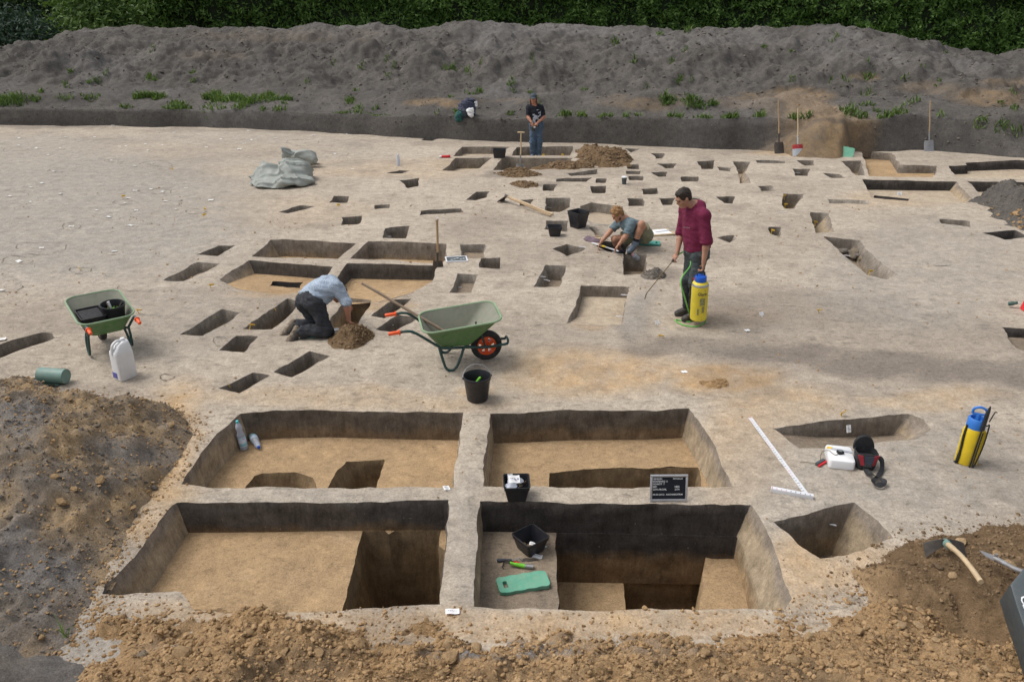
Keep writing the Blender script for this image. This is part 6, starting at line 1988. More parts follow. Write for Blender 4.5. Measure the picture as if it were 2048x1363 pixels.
# ================================================================== SHOVELS, SPADES, HOES
def blade_shape(w, l, curve, bend, pointed=0.0, n=8, m=10):
    """dished blade in the x (width) / z (length, downwards) plane"""
    vs = []; fs = []
    for s in (0, 1):
        for i in range(m + 1):
            v = i / m
            ww = w * (1 - pointed * max(0, v - .5) * 1.2) * (.86 + .14 * min(1, v * 4))
            for k in range(n + 1):
                u = k / n * 2 - 1
                vs.append((u * ww / 2, -curve * (1 - u * u) - bend * v * v + s * .004, -v * l + pointed * .04 * u * u * v))
    N = (n + 1) * (m + 1)
    for i in range(m):
        for k in range(n):
            a = i * (n + 1) + k
            fs.append((a, a + 1, a + n + 2, a + n + 1)); fs.append((a + N + n + 1, a + N + n + 2, a + N + 1, a + N))
    return vs, fs
def shovel(px, py, top_px, top_py, label, blade='blade_dark', w=.24, l=.30, wood='wood', T=False, accent=None, y_lean=.25, socket=.22, z=0.0, pointed=.0, curve=.03, bend=.03, sunk=0.0, group=None, rz=0.0):
    """stands on its blade edge at (px, py) and leans back; top end seen at (top_px, top_py)"""
    a = at(px, py, z); a = Vector((a.x, a.y, z - sunk)); b = GY(top_px, top_py, a.y + y_lean)
    ax = (b - a).normalized(); Lh = (b - a).length
    rot = ax.to_track_quat('Z', 'Y')
    xx = rot @ Vector((1, 0, 0))
    t = thing('spade' if T else 'shovel', label, 'spade' if T else 'shovel', a)
    t.rotation_mode = 'QUATERNION'
    zq = ax; yq = (Vector((math.sin(rz), math.cos(rz), 0)) - zq * zq.dot(Vector((math.sin(rz), math.cos(rz), 0)))).normalized(); xq = yq.cross(zq)
    t.rotation_quaternion = Matrix((xq, yq, zq)).transposed().to_quaternion()
    v, f = blade_shape(w, l, curve, bend, pointed)
    mb = MB(); mb.add([Vector(q) + Vector((0, 0, l)) for q in v], f); bl = mb.build('blade', M[blade], t)
    mb = MB(); mb.tube([(0, -curve * .8, l - .06), (0, -curve * .4, l + .02), (0, 0, l + socket)], [.012, .019, .019], 9); mb.build('socket', M[blade if blade != 'red_paint' else 'blade_dark'], bl)
    if accent == 'red':
        mb = MB(); vv, ff = blade_shape(w * 1.01, l * .45, curve, 0, 0); mb.add([Vector(q) + Vector((0, -.004, l)) for q in vv], ff); mb.build('painted_shoulder', M['red_paint'], bl)
    mb = MB(); wv = .018
    mb.tube([(0, 0, l + socket - .1), (wv * .4, .0, l + (Lh - l) * .45), (0, .012, l + (Lh - l) * .75), (0, 0, Lh - (.01 if T else 0))], [.0175, .0175, .017, .0165], 9); mb.build('shaft', M[wood], t)
    if T:
        mb = MB(); mb.tube([(-.085, 0, Lh), (-.075, 0, Lh + .002), (.075, 0, Lh + .002), (.085, 0, Lh)], [.014, .018, .018, .014], 9); mb.build('grip', M[wood], t)
    return t
shovel(1558, 307, 1557, 200, 'dark shovel with long wooden shaft leaning on the bank wall beside the red one', 'blade_dark', .25, .30, 'wood')
shovel(1595, 312, 1596, 216, 'red and silver shovel with long wooden shaft leaning on the bank wall', 'blade_light', .27, .30, 'wood_pale', accent='red')
shovel(1616, 299, 1617, 222, 'small grey spade with T grip leaning on the bank wall beside the ochre soil', 'blade', .18, .25, 'wood', T=True, z=.0, pointed=.6)
shovel(1857, 303, 1861, 201, 'silver shovel with pale wooden shaft leaning on the dark bank beyond the far right cross', 'blade', .26, .30, 'wood')
shovel(1040, 342, 1042, 265, 'spade with pale T-grip shaft standing upright in loose soil at the far cross', 'blade', .20, .30, 'wood_pale', T=True, y_lean=.02, sunk=.12)
shovel(873, 529, 873, 437, 'weathered spade shaft standing upright in the pit corner beside the lying frame', 'blade_dark', .19, .24, 'wood', y_lean=.05, sunk=.20, T=False, wood_=None) if False else None
def upright_spade():
    a = at(876, 533); b = GY(874, 440, a.y + .02)
    t = thing('spade', 'spade with brown wooden shaft standing upright at the corner of the middle cross', 'spade', (a.x, a.y, -.18))
    d = b - Vector((a.x, a.y, -.18))
    mb = MB(); mb.tube([(0, 0, .22), d * .6, d], [.021, .019, .020], 9); mb.tube([d * .985, d * 1.01], [.026, .026], 9); mb.build('shaft', M['wood'], t)
    v, f = blade_shape(.17, .28, .015, .01)
    mb = MB(); mb.add([Vector(q) + Vector((0, 0, .28)) for q in v], f); mb.tube([(0, -.01, .2), (0, 0, .42)], [.016, .022], 8); mb.build('blade', M['blade_dark'], t)
    mb = MB(); mb.box(d + Vector((.01, 0, .025)), (.03, .02, .035), Matrix.Rotation(.5, 3, 'Y'), .004); mb.build('tag', M['paper'], t)
upright_spade()

def hoe():
    p = at(1894, 1087); z0 = float(HR['zat'](np.array([p.x]), np.array([p.y]))[0])
    a = G(1893, 1086, .27); b = G(1962, 1163, .46)
    t = thing('mattock', 'mattock with curved wooden handle and dark blade lying on the brown spoil', 'mattock', a)
    d = b - a
    mid = d * .45 + Vector((-.02, -.03, .05))
    mb = MB(); mb.tube(bez([(0, 0, 0), d * .22 + Vector((-.012, -.012, .03)), mid, d * .75 + Vector((-.01, -.02, .03)), d], 5), [.021] * 6 + [.018] * 10 + [.019] * 5, 10); mb.build('handle', M['wood_pale'], t)
    mb = MB(); mb.tube([(-d.normalized() * .03), d.normalized() * .045], .030, 10); mb.build('eye', M['pipe'], t)
    vs = []; fs = []; n = 14
    for i in range(n + 1):
        u = -1 + 2 * i / n
        w = .030 + .028 * abs(u)
        x = u * .155; zt = .025 - .05 * u * u; 
        vs += [(x, .01 + .02 * abs(u), zt), (x, -.01 - .03 * abs(u), zt - w * 1.3), (x, .018 + .02 * abs(u), zt), (x, -.002 - .03 * abs(u), zt - w * 1.3)]
    for i in range(n):
        a_ = 4 * i; fs += [(a_, a_ + 1, a_ + 5, a_ + 4), (a_ + 2, a_ + 6, a_ + 7, a_ + 3), (a_, a_ + 4, a_ + 6, a_ + 2), (a_ + 1, a_ + 3, a_ + 7, a_ + 5)]
    mb = MB(); mb.add(vs, fs); mb.build('blade', M['blade_dark'], t)
hoe()
def scraper():
    a = G(1960, 1100, .34); b = G(2030, 1137, .41)
    t = thing('scraper', 'grey steel scraper with tube shaft half buried in the brown spoil beside the tub', 'scraper', a)
    d = b - a; dn = d.normalized(); s = Vector((-dn.y, dn.x, 0))
    mb = MB(); mb.tube([d * .45, d * .7, d], [.022, .019, .018], 10); mb.tube([d, d * 3.2 + Vector((0, 0, .1))], .018, 10); mb.build('shaft', M['blade'], t)
    mb = MB(); mb.add([s * .004, d * .3 + s * .035, d * .5 + s * .03, d * .5 - s * .03, d * .3 - s * .035, -s * .004] + [q + Vector((0, 0, -.006)) for q in (s * .004, d * .3 + s * .035, d * .5 + s * .03, d * .5 - s * .03, d * .3 - s * .035, -s * .004)],
                      [(0, 1, 2, 3, 4, 5), (11, 10, 9, 8, 7, 6)] + [(i, (i + 1) % 6, 6 + (i + 1) % 6, 6 + i) for i in range(6)]); mb.build('blade', M['blade'], t)
    mb = MB(); mb.tube([d * .45 + Vector((0, 0, .0)), d * .45 + Vector((.0, .0, .04))], .012, 8); mb.build('clamp', M['blade'], t)
scraper()
def mattock_pair():
    o = at(1100, 429)
    for i, (p0, p1, lab) in enumerate((((1012, 404), (1106, 430), 'long-handled hoe with wooden shaft lying on the ground, far one of two'), ((1012, 406), (1102, 434), 'long-handled hoe with wooden shaft lying on the ground, near one of two'))):
        a = at(*p0); b = at(*p1)
        t = thing('hoe', lab, 'hoe', a + Vector((0, 0, .0)))
        d = b - a; d.z = 0
        mid = d * .45 + Vector((0, -.02 - .03 * i, .10))
        mb = MB(); mb.tube(bez([(0, 0, .14), mid, d * .8 + Vector((0, 0, .045)), d + Vector((0, 0, .03))], 6), .019, 9); mb.build('handle', M['wood_pale' if i == 0 else 'wood'], t)
        dn = d.normalized(); s = Vector((-dn.y, dn.x, 0))
        top = Vector((0, 0, .14)); bot = -dn * .16 + Vector((0, 0, .012)) + s * (-.02 * i)
        wd = .10
        q = [top + s * .02, top - s * .02, bot - s * wd, bot + s * wd]
        mb = MB(); mb.add(q + [v + Vector((0, 0, -.006)) for v in q], [(0, 1, 2, 3), (7, 6, 5, 4), (0, 4, 5, 1), (1, 5, 6, 2), (2, 6, 7, 3), (3, 7, 4, 0)]); mb.tube([top - dn * .02, top + dn * .05], .026, 8); mb.build('blade', M['blade_dark'], t)
mattock_pair()

# ================================================================== TARP HEAP, BAGS, CLOTHES
def cloth_pile(name, label, cat, P, hfun, mat, step=.035, under=None, group=None):
    """crumpled sheet over polygon P (local xy), closed by a lower side"""
    P = np.array(P, float); c = P.mean(0); lo = P.min(0); hi = P.max(0)
    xs = np.arange(lo[0] - step, hi[0] + step * 2, step); ys2 = np.arange(lo[1] - step, hi[1] + step * 2, step)
    X, Y = np.meshgrid(xs, ys2); ins = in_poly(P, X, Y); d = d_poly(P, X, Y) * np.where(ins, 1, -1)
    Zc = hfun(X, Y, np.maximum(d, 0))
    nr, nc = X.shape; idx = np.arange(nr * nc).reshape(nr, nc)
    # pull outside verts onto the outline
    V = np.column_stack([X.ravel(), Y.ravel(), np.where(ins, Zc, .004).ravel()])
    qf = np.stack([idx[:-1, :-1], idx[:-1, 1:], idx[1:, 1:], idx[1:, :-1]], -1).reshape(-1, 4)
    kp = ins.ravel()[qf].sum(1) >= 2
    qf = qf[kp]; used = np.unique(qf); mp = np.full(nr * nc, -1); mp[used] = np.arange(len(used))
    o = mobj(name, V[used], mp[qf], mat)
    md = o.modifiers.new('thickness', 'SOLIDIFY'); md.thickness = .01; md.offset = -1
    tag(o, label, cat, group)
    return o
def tarp():
    c = at(568, 352)
    J_ = lambda px, py, z=0.0: G(px, py, z) - c + Vector((0, 0, 0))
    B = SDF(.022)
    def fl(px, py, z, rx, ry, rz_, a=0.0, tilt=0.0, k=.05):
        p = J_(px, py, z); x = Vector((math.cos(a), math.sin(a), tilt)).normalized(); y = Vector((-math.sin(a), math.cos(a), 0)); zz = x.cross(y)
        B.el(p, (rx, ry, rz_), (x, y, zz), k)
    fl(535, 352, .12, .36, .62, .20, .5, .15); fl(527, 368, .06, .26, .36, .12, .9); fl(540, 340, .22, .26, .40, .10, -.3, -.3)
    fl(590, 345, .20, .40, .52, .28, -.2, -.25); fl(585, 362, .10, .50, .26, .16, .1); fl(566, 366, .10, .30, .24, .15, .7, .3)
    fl(596, 332, .34, .32, .26, .13, .2, -.2); fl(575, 345, .20, .10, .50, .22, .3)
    fl(600, 312, .26, .42, .20, .16, -.15, -.15, .03); fl(572, 313, .36, .14, .12, .26, .2, 0, .03); fl(624, 318, .12, .17, .18, .13, 0, 0, .03); fl(615, 326, .10, .20, .16, .11)
    for (px, py, z, r) in ((563, 352, .40, .12), (600, 352, .42, .10), (553, 330, .40, .10), (578, 330, .52, .10)):
        B.el(J_(px, py, z), (r, r * 2.2, r), None, .06, True)
    o, V, F_ = B.build('tarpaulin', M['tarp'], None, .02, .30, 41)
    V = np.array(V); N = np.zeros(len(V) * 3); o.data.vertices.foreach_get('normal', N); N = N.reshape(-1, 3)
    ra = 1 - np.abs(fbm(V[:, 0] * .8 + V[:, 2], V[:, 1] * .5 - V[:, 2] * .6, .42, 2, 811)) * 1.6; rb = 1 - np.abs(fbm(V[:, 0] * .5 - V[:, 1] * .8, V[:, 1] * .6 + V[:, 2], .30, 2, 815)) * 1.6
    V = V + N * (.075 * np.clip(ra, -.5, 1) ** 3 + .05 * np.clip(rb, -.5, 1) ** 3 - .04)[:, None]; V[:, 2] = np.maximum(V[:, 2], .002)
    o.data.vertices.foreach_set('co', V.ravel().astype(np.float32)); o.data.update()
    o.location = c
    tag(o, 'crumpled grey-green tarpaulin heaped on the bare ground', 'tarpaulin')
tarp()

def backpack():
    p = bank_hit(934, 238)
    t = thing('backpack', 'dark blue and green backpack with jacket lying on the grassy edge of the bank', 'backpack', (p.x, p.y + .05, p.z - .02), 0)
    def blob(c, rx, ry, rz_, mat, name, seed, par):
        B = SDF(.016); rr = random.Random(seed)
        B.el(c, (rx, ry, rz_), None, .05)
        for q in range(4): B.el(Vector(c) + Vector((rr.uniform(-.6, .6) * rx, rr.uniform(-.5, .5) * ry, rr.uniform(-.5, .5) * rz_)), (rx * .6, ry * .6, rz_ * .55), None, .04)
        return B.build(name, M[mat], par, .03, .10, seed)[0]
    M['nav'] = m_plain('navy_nylon', (.055, .06, .10), .8, .35, 12, bump=.5, bscale=25); M['teal_cl'] = m_plain('teal_cloth', (.03, .11, .105), .8, .3, 12, bump=.5, bscale=25)
    blob((0, .12, .24), .24, .18, .26, 'nav', 'body', 1, t); blob((-.08, .05, .14), .16, .14, .17, 'bag_grey', 'pocket', 2, t); blob((-.22, -.02, .05), .12, .12, .17, 'teal_cl', 'jacket', 3, t); blob((.05, .14, .46), .16, .10, .07, 'nav', 'top_flap', 4, t)
    s = thing('plastic_bag', 'white plastic bag hanging over the backpack on the bank', 'bag', (p.x + .12, p.y - .12, p.z + .02)); blob((0, 0, .13), .09, .07, .13, 'paper', 'bag', 5, s)
    q = bank_hit(952, 217)
    slip_w(Vector((q.x, q.y - .02, q.z + .08)), .09, .16, 'white paper stuck upright in the bank beside the backpack', .2, (R(75), 0))
backpack()
def white_bags():
    p = G(1120, 306, -.24)
    M['bag_white'] = m_plain('white_bag', (.72, .73, .74), .6, .1, 9, bump=.6, bscale=20)
    for i, (dx, lb) in enumerate(((-.07, 'white plastic bag standing in the far trench, the one towards the spade'), (.11, 'white plastic bag standing in the far trench, the one towards the gravelly heap'))):
        t = thing('plastic_bag', lb, 'bag', (p.x + dx, p.y, -.24), .3 * i)
        mb = MB(); L = []
        for j, (r_, z) in enumerate(((.10, 0), (.12, .03), (.10, .10), (.05, .17), (.02, .21), (.045, .25))):
            L.append([Vector((r_ * math.cos(6.283 * k / 10) * (1 + .2 * math.sin(3 * k + j)), r_ * .7 * math.sin(6.283 * k / 10), z)) for k in range(10)])
        mb.loft(L); mb.build('bag', M['bag_white'], t)
white_bags()
square_pot(at(999, 315), .30, .20, 'black rectangular tub standing on the far cross baulk', 0, .85, wx=.34)
def red_marker():
    t = thing('paint_can', 'red spray can with white cap lying on the ground beside the far cross', 'spray can', at(892, 315) + Vector((0, 0, .035)), R(10))
    mb = MB(); RY = Matrix.Rotation(R(90), 4, 'Y'); mb.lathe([(.03, -.12), (.033, -.115), (.033, .10), (.025, .115)], 14, RY); mb.build('can', M['red'], t)
    mb = MB(); mb.lathe([(.028, -.175), (.03, -.17), (.03, -.12)], 14, RY); mb.build('cap', M['white_pl'], t)
red_marker()
def cup():
    t = thing('cup', 'dark paper cup with pale lid standing between the far pits', 'cup', at(1248, 367))
    mb = MB(); mb.lathe([(.045, 0), (.062, .15)], 16); mb.build('body', M['tub_grey'], t)
    mb = MB(); mb.lathe([(.066, .15), (.066, .17), (.055, .178)], 16); mb.build('lid', M['white_pl'], t)
cup()
# red bucket at the right edge, upside down, with a small green bottle
t = thing('bucket', 'red plastic bucket turned upside down beside a shallow cut', 'bucket', at(2066, 620), 0)
mb = MB(); mb.lathe([(.155, 0), (.16, .01), (.152, .03), (.118, .235), (.112, .24)], 24); mb.build('body', M['red'], t)
mb = MB(); mb.lathe([(.105, .241), (.10, .246)], 24); mb.build('base', M['white_pl'], t)
bottle(at(2022, 613) + Vector((-.05, 0, .045)), 'small green bottle lying beside the red bucket', rot=(R(70), 0, R(60)), capmat='white_pl', h=.13, r=.028, lab=False).children[0].data.materials[0] = M['pipe_dark']

def framed_sheet(px, py, rz, W, L, label, name, cat, frame='ruler', face='tub_grey', loc=None):
    t = thing(name, label, cat, loc if loc is not None else at(px, py), rz)
    mb = MB(); mb.box((0, 0, .008), (W - .03, L - .03, .012)); mb.build('panel', M[face], t)
    mb = MB(); b = .022
    for (c, s) in (((0, L / 2 - b / 2, .011), (W, b, .02)), ((0, -L / 2 + b / 2, .011), (W, b, .02)), ((-W / 2 + b / 2, 0, .0112), (b, L - 2 * b - .002, .0195)), ((W / 2 - b / 2, 0, .0112), (b, L - 2 * b - .002, .0195))): mb.box(c, s, None, .002)
    mb.build('frame', M[frame], t)
    mb = MB()
    for k in range(5): mb.box((-.08 + .05 * k, -.02 + .03 * (k % 3), .0155), (.035, .018, .001))
    mb.build('lettering', M['letters'], t)
    return t
framed_sheet(913, 520, R(9), .36, .27, 'white framed letter board lying face up between two small pits', 'letter_board', 'letter board')
def drawing_board():
    t = thing('drawing_board', 'wooden drawing board lying on the ground behind the squatting person', 'drawing board', at(1322, 465), R(14))
    mb = MB(); mb.box((0, 0, .012), (.44, .34, .018), None, .003); mb.build('board', M['wood_pale'], t)
    s = thing('drawing_sheet', 'white drawing sheet on the wooden drawing board', 'paper', at(1322, 465) + Vector((-.02, .01, .022)), R(14))
    mb = MB(); mb.box((0, 0, .0015), (.36, .28, .002)); mb.build('sheet', M['paper'], s)
    r = thing('scale_rule', 'clear scale ruler lying across the drawing sheet', 'ruler', at(1322, 465) + Vector((.05, .03, .026)), R(24))
    mb = MB(); mb.box((0, 0, .004), (.34, .035, .006), None, .001); mb.build('rule', M['alu'], r)
drawing_board()
def tool_roll():
    t = thing('tool_roll', 'mauve cloth tool roll with wooden handles lying beside the squatting person', 'tool roll', at(1183, 479), R(-20))
    P = [(-.16, .02), (-.12, .12), (.02, .10), (.16, .02), (.20, -.06), (.08, -.09), (-.08, -.07)]
    o = cloth_pile('cloth', '', '', P, lambda X, Y, d: np.minimum(d * 1.2, .035 + .03 * np.abs(np.sin(22 * X + 9 * Y))) + .006, M['purple'], .015)
    for k in ('label', 'category'):
        if k in o: del o[k]
    o.parent = t
    mb = MB(); mb.tube([(.06, -.02, .06), (.24, -.03, .06)], .016, 8); mb.build('handle', M['wood_pale'], t)
    mb = MB(); mb.tube([(.02, .06, .06), (.10, .10, .065)], .013, 8); mb.build('handle', M['wood_pale'], t)
tool_roll()

# big grey tub at the lower right
def tub():
    # near wall of the tub: corner, two edges, at its own distance above the spoil
    a = GY(2022, 1168, 3.98); b = GY(2172, 985, 4.50); c = GY(2112, 1440, 3.30)
    d = b + (c - a)
    base = (a + b + c + d) / 4; base.z = .2
    t = thing('mortar_tub', 'dark grey plastic tub tipped on the brown spoil with white lettering', 'tub', base)
    nrm = (c - a).cross(b - a).normalized()
    if nrm.y > 0: nrm = -nrm
    quad = [a, c, d, b]; cx = sum(quad, Vector()) / 4
    def loop(s, w):
        out = []
        for i in range(4):
            p, q = quad[i], quad[(i + 1) % 4]
            for k in range(6): 
                r_ = p.lerp(q, k / 6)
                out.append(cx + (r_ - cx) * s - nrm * w - base + nrm * (.006 * math.sin(5 * k)))
        return out
    mb = MB(); mb.loft([loop(.97, 0), loop(1.0, .006), loop(1.0, .02), loop(.88, .26), loop(.84, .28)], True, True); mb.build('body', M['tub_grey'], t)
    e1 = (c - a).normalized(); e2 = (b - a); e2 = (e2 - e1 * e2.dot(e1)).normalized()
    v, f = text_mesh('Ca', .09)
    if not v: return
    dr = GY(2037, 1192, 1.0) - Vector((0, 0, H)); t_ = (a - Vector((0, 0, H))).dot(nrm) / dr.dot(nrm); o_ = Vector((0, 0, H)) + dr * t_
    vv = [o_ + e1 * (q[0] * .8) + e2 * (q[1] * .7) + nrm * .016 - base for q in v]
    mobj('lettering', vv, f, M['letters'], t, smooth=False)
tub()

# ================================================================== SMALL MARKERS
def small_tags():
    grp = 'white find tags lying on the bare ground'
    lab = 'small white paper tag lying on the bare surface among the scratched outlines'
    src = None
    wht = [(33, 265), (38, 276), (132, 274), (189, 274), (73, 298), (38, 291), (121, 299), (97, 311), (226, 253), (239, 293), (252, 293), (291, 289), (325, 291), (296, 302), (348, 265), (405, 265), (442, 279), (497, 263), (517, 276), (503, 281), (552, 277), (608, 286), (489, 289), (479, 300), (413, 297), (498, 316),
           (627, 271), (693, 267), (223, 322), (270, 333), (304, 329), (107, 344), (84, 367), (62, 376), (20, 393), (121, 388), (61, 403), (302, 378), (325, 383), (372, 376), (270, 381), (257, 396), (250, 407), (331, 403), (422, 401), (352, 419), (194, 421), (218, 434), (273, 423), (143, 454), (262, 453), (84, 498), (229, 504), (38, 524), (4, 583), (6, 683), (670, 306),
           (705, 338), (812, 277)]
    for i, (px, py) in enumerate(wht):
        p = G(px, py); s = .060 + .014 * ((i * 7) % 3)
        if src is None:
            src = slip(px, py, 0, .10, .07, lab, 0, group=grp, name='find_tag', cat='tag', marks=False, mat='paper_soiled')
            o = src
        else:
            o = clone(src)
        o.location = (p.x, p.y, float(zg(p.x, p.y)) + .016); o.scale = (s / .085,) * 3
        o.rotation_euler = (rng.uniform(-.12, .12), rng.uniform(-.12, .12), rng.uniform(-.6, .6))
    for (px, py, lb) in ((1368, 745, 'white paper tag lying on the ground above the front right quadrant'), (1314, 650, 'white plastic spoon-shaped label standing beside the damp sprayed soil'), (1522, 633, 'white plant label stuck in the dark soil right of the yellow sprayer'), (1494, 662, 'small curled white label on the dark patch of ground'),
                         (905, 1227, 'white paper tag with writing on the front edge between the two front quadrants'), (885, 316, '')):
        if not lb: continue
        up = px in (1314, 1522)
        w, h = (.10, .05) if px == 905 else (.07, .05)
        o = slip(px, py, 0, w, h, lb, .1 if px == 905 else .5, (R(60), 0) if up else (.06, .03), name='find_tag', cat='tag', marks=px == 905, dz=.045 if up else .016)
        if px == 905: o.location.z += .01
        if up:
            mb = MB(); mb.tube([(0, -.02, 0), (-.01, -.09, -.0)], .006, 5); mb.build('stem', M['paper'], o)
    # nails and pegs with labels in the small pits
    pegs = [(783, 600, -.06), (776, 649, -.12), (912, 575, -.15), (1082, 553, -.05), (1092, 560, -.15), (968, 528, -.15), (1095, 415, -.22), (1040, 409, -.12), (1165, 494, -.03), (775, 473, -.12), (1262, 407, -.16), (1330, 406, -.16), (1262, 356, -.12), (1134, 358, -.08), (1186, 381, -.15), (1097, 455, -.1), (1253, 590, -.06), (1242, 633, -.05), (1690, 511, -.05), (1405, 329, -.1), (1473, 341, -.06), (1594, 346, -.1), (1680, 354, -.08), (1517, 377, -.06), (1565, 424, 0), (1652, 1046, -.18), (1290, 383, -.1)]
    lab2 = 'short white label stick pushed into the side of a small pit'
    src = None
    for i, (px, py, z) in enumerate(pegs):
        p = G(px, py, z)
        if src is None:
            src = thing('label_stick', lab2, 'label', p, 0, 'label sticks in the pit walls')
            mb = MB(); mb.box((0, 0, .004), (.17, .018, .006), None, .001); mb.build('stick', M['ruler'], src)
            o = src
        else: o = clone(src)
        o.location = p; o.rotation_euler = (rng.uniform(-.1, .1), rng.uniform(-.15, .15), rng.uniform(-.5, .3)); k = .75 + .3 * rng.random(); o.scale = (k,) * 3
    yel = [(549, 721, -.08, 0), (548, 623, -.10, 0), (425, 638, -.12, 0), (455, 780, -.1, 0), (408, 421, 0, 0), (408, 434, 0, 0), (161, 540, 0, 0), (500, 654, 0, 0), (676, 414, 0, 0), (344, 341, 0, 0), (1738, 547, -.08, 0), (1637, 624, 0, 0), (1318, 676, 0, 0), (1630, 448, -.1, 0), (1568, 396, -.05, 0), (1570, 413, -.1, 0), (1543, 465, -.05, 0), (995, 313, 0, 0), (1086, 313, 0, 0), (1124, 313, 0, 0), (566, 374, 0, 0), (277, 625, 0, 0), (421, 575, 0, 0), (1682, 833, 0, 0), (245, 396, 0, 0)]
    src = None
    for (px, py, z, _) in yel:
        p = G(px, py, z)
        if src is None:
            src = thing('marker_tag', 'small yellow plastic marker tag on a short peg in the bare ground', 'tag', p, 0, 'yellow marker tags')
            mb = MB(); mb.tube([(0, 0, -.04), (0, 0, .05)], .006, 6); mb.build('peg', M['tag_yellow'], src)
            mb = MB(); mb.box((.02, 0, .05), (.075, .005, .035), Matrix.Rotation(.5, 3, 'X'), .001); mb.build('flag', M['tag_yellow'], src)
            o = src
        else: o = clone(src)
        o.location = p; o.rotation_euler = (rng.uniform(-.5, .5), rng.uniform(-.3, .3), rng.uniform(-1, 1))
    # white slips on pit floors and walls
    slip(584, 557, -.30, .13, .09, 'white paper slip on the ochre floor behind the small dark cut', .2)
    slip(519, 575, -.20, .09, .10, 'white slip standing at the front of the middle cross quadrant', .3, (R(40), 0))
    slip(1798, 394, -.25, .10, .13, 'white card leaning at the dark cut of the far right cross', 0, (R(70), 0), dz=.06)
    slip(1768, 379, -.3, .14, .06, 'white slip on the pale floor of the far right cross', .1)
    slip(545, 965, 0, .06, .04, 'crumpled white scrap on the baulk', .4) if False else None
    slip(893, 977, 0, .06, .05, 'crumpled white paper scrap on the crossing of the baulks', .5, (.3, .2))
    slip(1697, 859, -.08, .05, .08, 'pale paper scrap stuck in the wall of the long shallow pit', .2, (R(70), 0))
    slip(930, 527 - 15, 0, .03, .03, '', 0) if False else None
small_tags()
# ================================================================== PEOPLE: bodies grown from a signed distance field
def m_skin(name, col):
    t = NT(name)
    c = t.ramp(t.noise(14, 5, .6), [(.3, tuple(x * .82 for x in col) + (1,)), (.55, tuple(col) + (1,)), (.75, tuple(min(1, x * 1.12) for x in col) + (1,))])
    t.bsdf.inputs['Subsurface Weight'].default_value = .08
    t.bsdf.inputs['Subsurface Radius'].default_value = (.01, .004, .002)
    return t.out(c, .55, .35)
M['skin'] = m_skin('skin', (.40, .215, .145))
M['skin2'] = m_skin('skin_tanned', (.43, .225, .145))
M['skin3'] = m_skin('skin_ruddy', (.42, .20, .13))
M['hoodie'] = m_plain('burgundy_cotton', (.145, .012, .046), .9, .10, 10, .0, bump=.35, bscale=40)
M['trouser_slate'] = m_plain('slate_workwear', (.058, .075, .083), .85, .3, 10, .25, (.13, .12, .10, 1), bump=.3, bscale=40)
M['trouser_black'] = m_plain('black_knee_patch', (.018, .020, .026), .85, .3, 10, .2, (.11, .10, .085, 1))
M['tee_blue'] = m_plain('blue_grey_cotton', (.125, .175, .20), .9, .15, 10, .1, (.24, .24, .22, 1), bump=.3, bscale=40)
M['shorts'] = m_plain('olive_khaki', (.19, .195, .125), .9, .2, 10, .3, bump=.3, bscale=40)
M['jeans_dark'] = m_plain('dark_denim', (.028, .032, .042), .88, .35, 8, .25, (.10, .085, .065, 1), bump=.3, bscale=50)
M['jeans_blue'] = m_plain('blue_denim', (.055, .105, .18), .88, .35, 4, .35, (.19, .20, .20, 1), bump=.3, bscale=40)
M['tee_black'] = m_plain('black_cotton', (.012, .014, .022), .9, .25, 10, bump=.3, bscale=40)
M['cap'] = m_plain('slate_cap', (.06, .078, .095), .85, .2, 10)
M['hair_dark'] = m_plain('dark_brown_hair', (.030, .020, .014), .6, .45, 30, bump=.8, bscale=70)
M['hair_blond'] = m_plain('sandy_blond_hair', (.30, .165, .07), .65, .45, 26, bump=.9, bscale=60)
M['hair_brown'] = m_plain('auburn_hair', (.13, .055, .03), .6, .4, 26, bump=.8, bscale=60)
M['shoe_dark'] = m_plain('muddy_work_shoe', (.03, .03, .033), .7, .4, 14, .4, (.20, .16, .12, 1))
M['shoe_blue'] = m_plain('blue_grey_trainer', (.10, .14, .20), .7, .3, 14, .3)
M['sole_mud'] = m_plain('muddy_sole', (.20, .16, .12), .95, .45, 16, .5, (.33, .27, .2, 1), bump=1.0, bscale=60)
M['sock'] = m_plain('black_sock', (.012, .012, .016), .9, .2, 14)
M['eye'] = m_plain('eye', (.03, .025, .02), .3, .1, 9)
def m_check():
    t = NT('pale_blue_check_shirt')
    br = t.n('ShaderNodeTexChecker'); br.inputs['Scale'].default_value = 85
    t.l(t.tc.outputs['Object'], br.inputs['Vector'])
    br.inputs['Color1'].default_value = c4(.24, .32, .44); br.inputs['Color2'].default_value = c4(.44, .49, .54)
    c = t.mix(1.0, br.outputs[0], t.ramp(t.noise(7, 5), [(.3, .8), (.6, 1.05)]), 'MULTIPLY')
    t.bump(t.noise(30, 5), .3, .01)
    return t.out(c, .9, .2)
M['shirt_check'] = m_check()

def ortho(f, u):
    f = Vector(f).normalized(); u = Vector(u); u = (u - f * u.dot(f)).normalized(); r = f.cross(u)
    return r, f, u     # right, forward, up

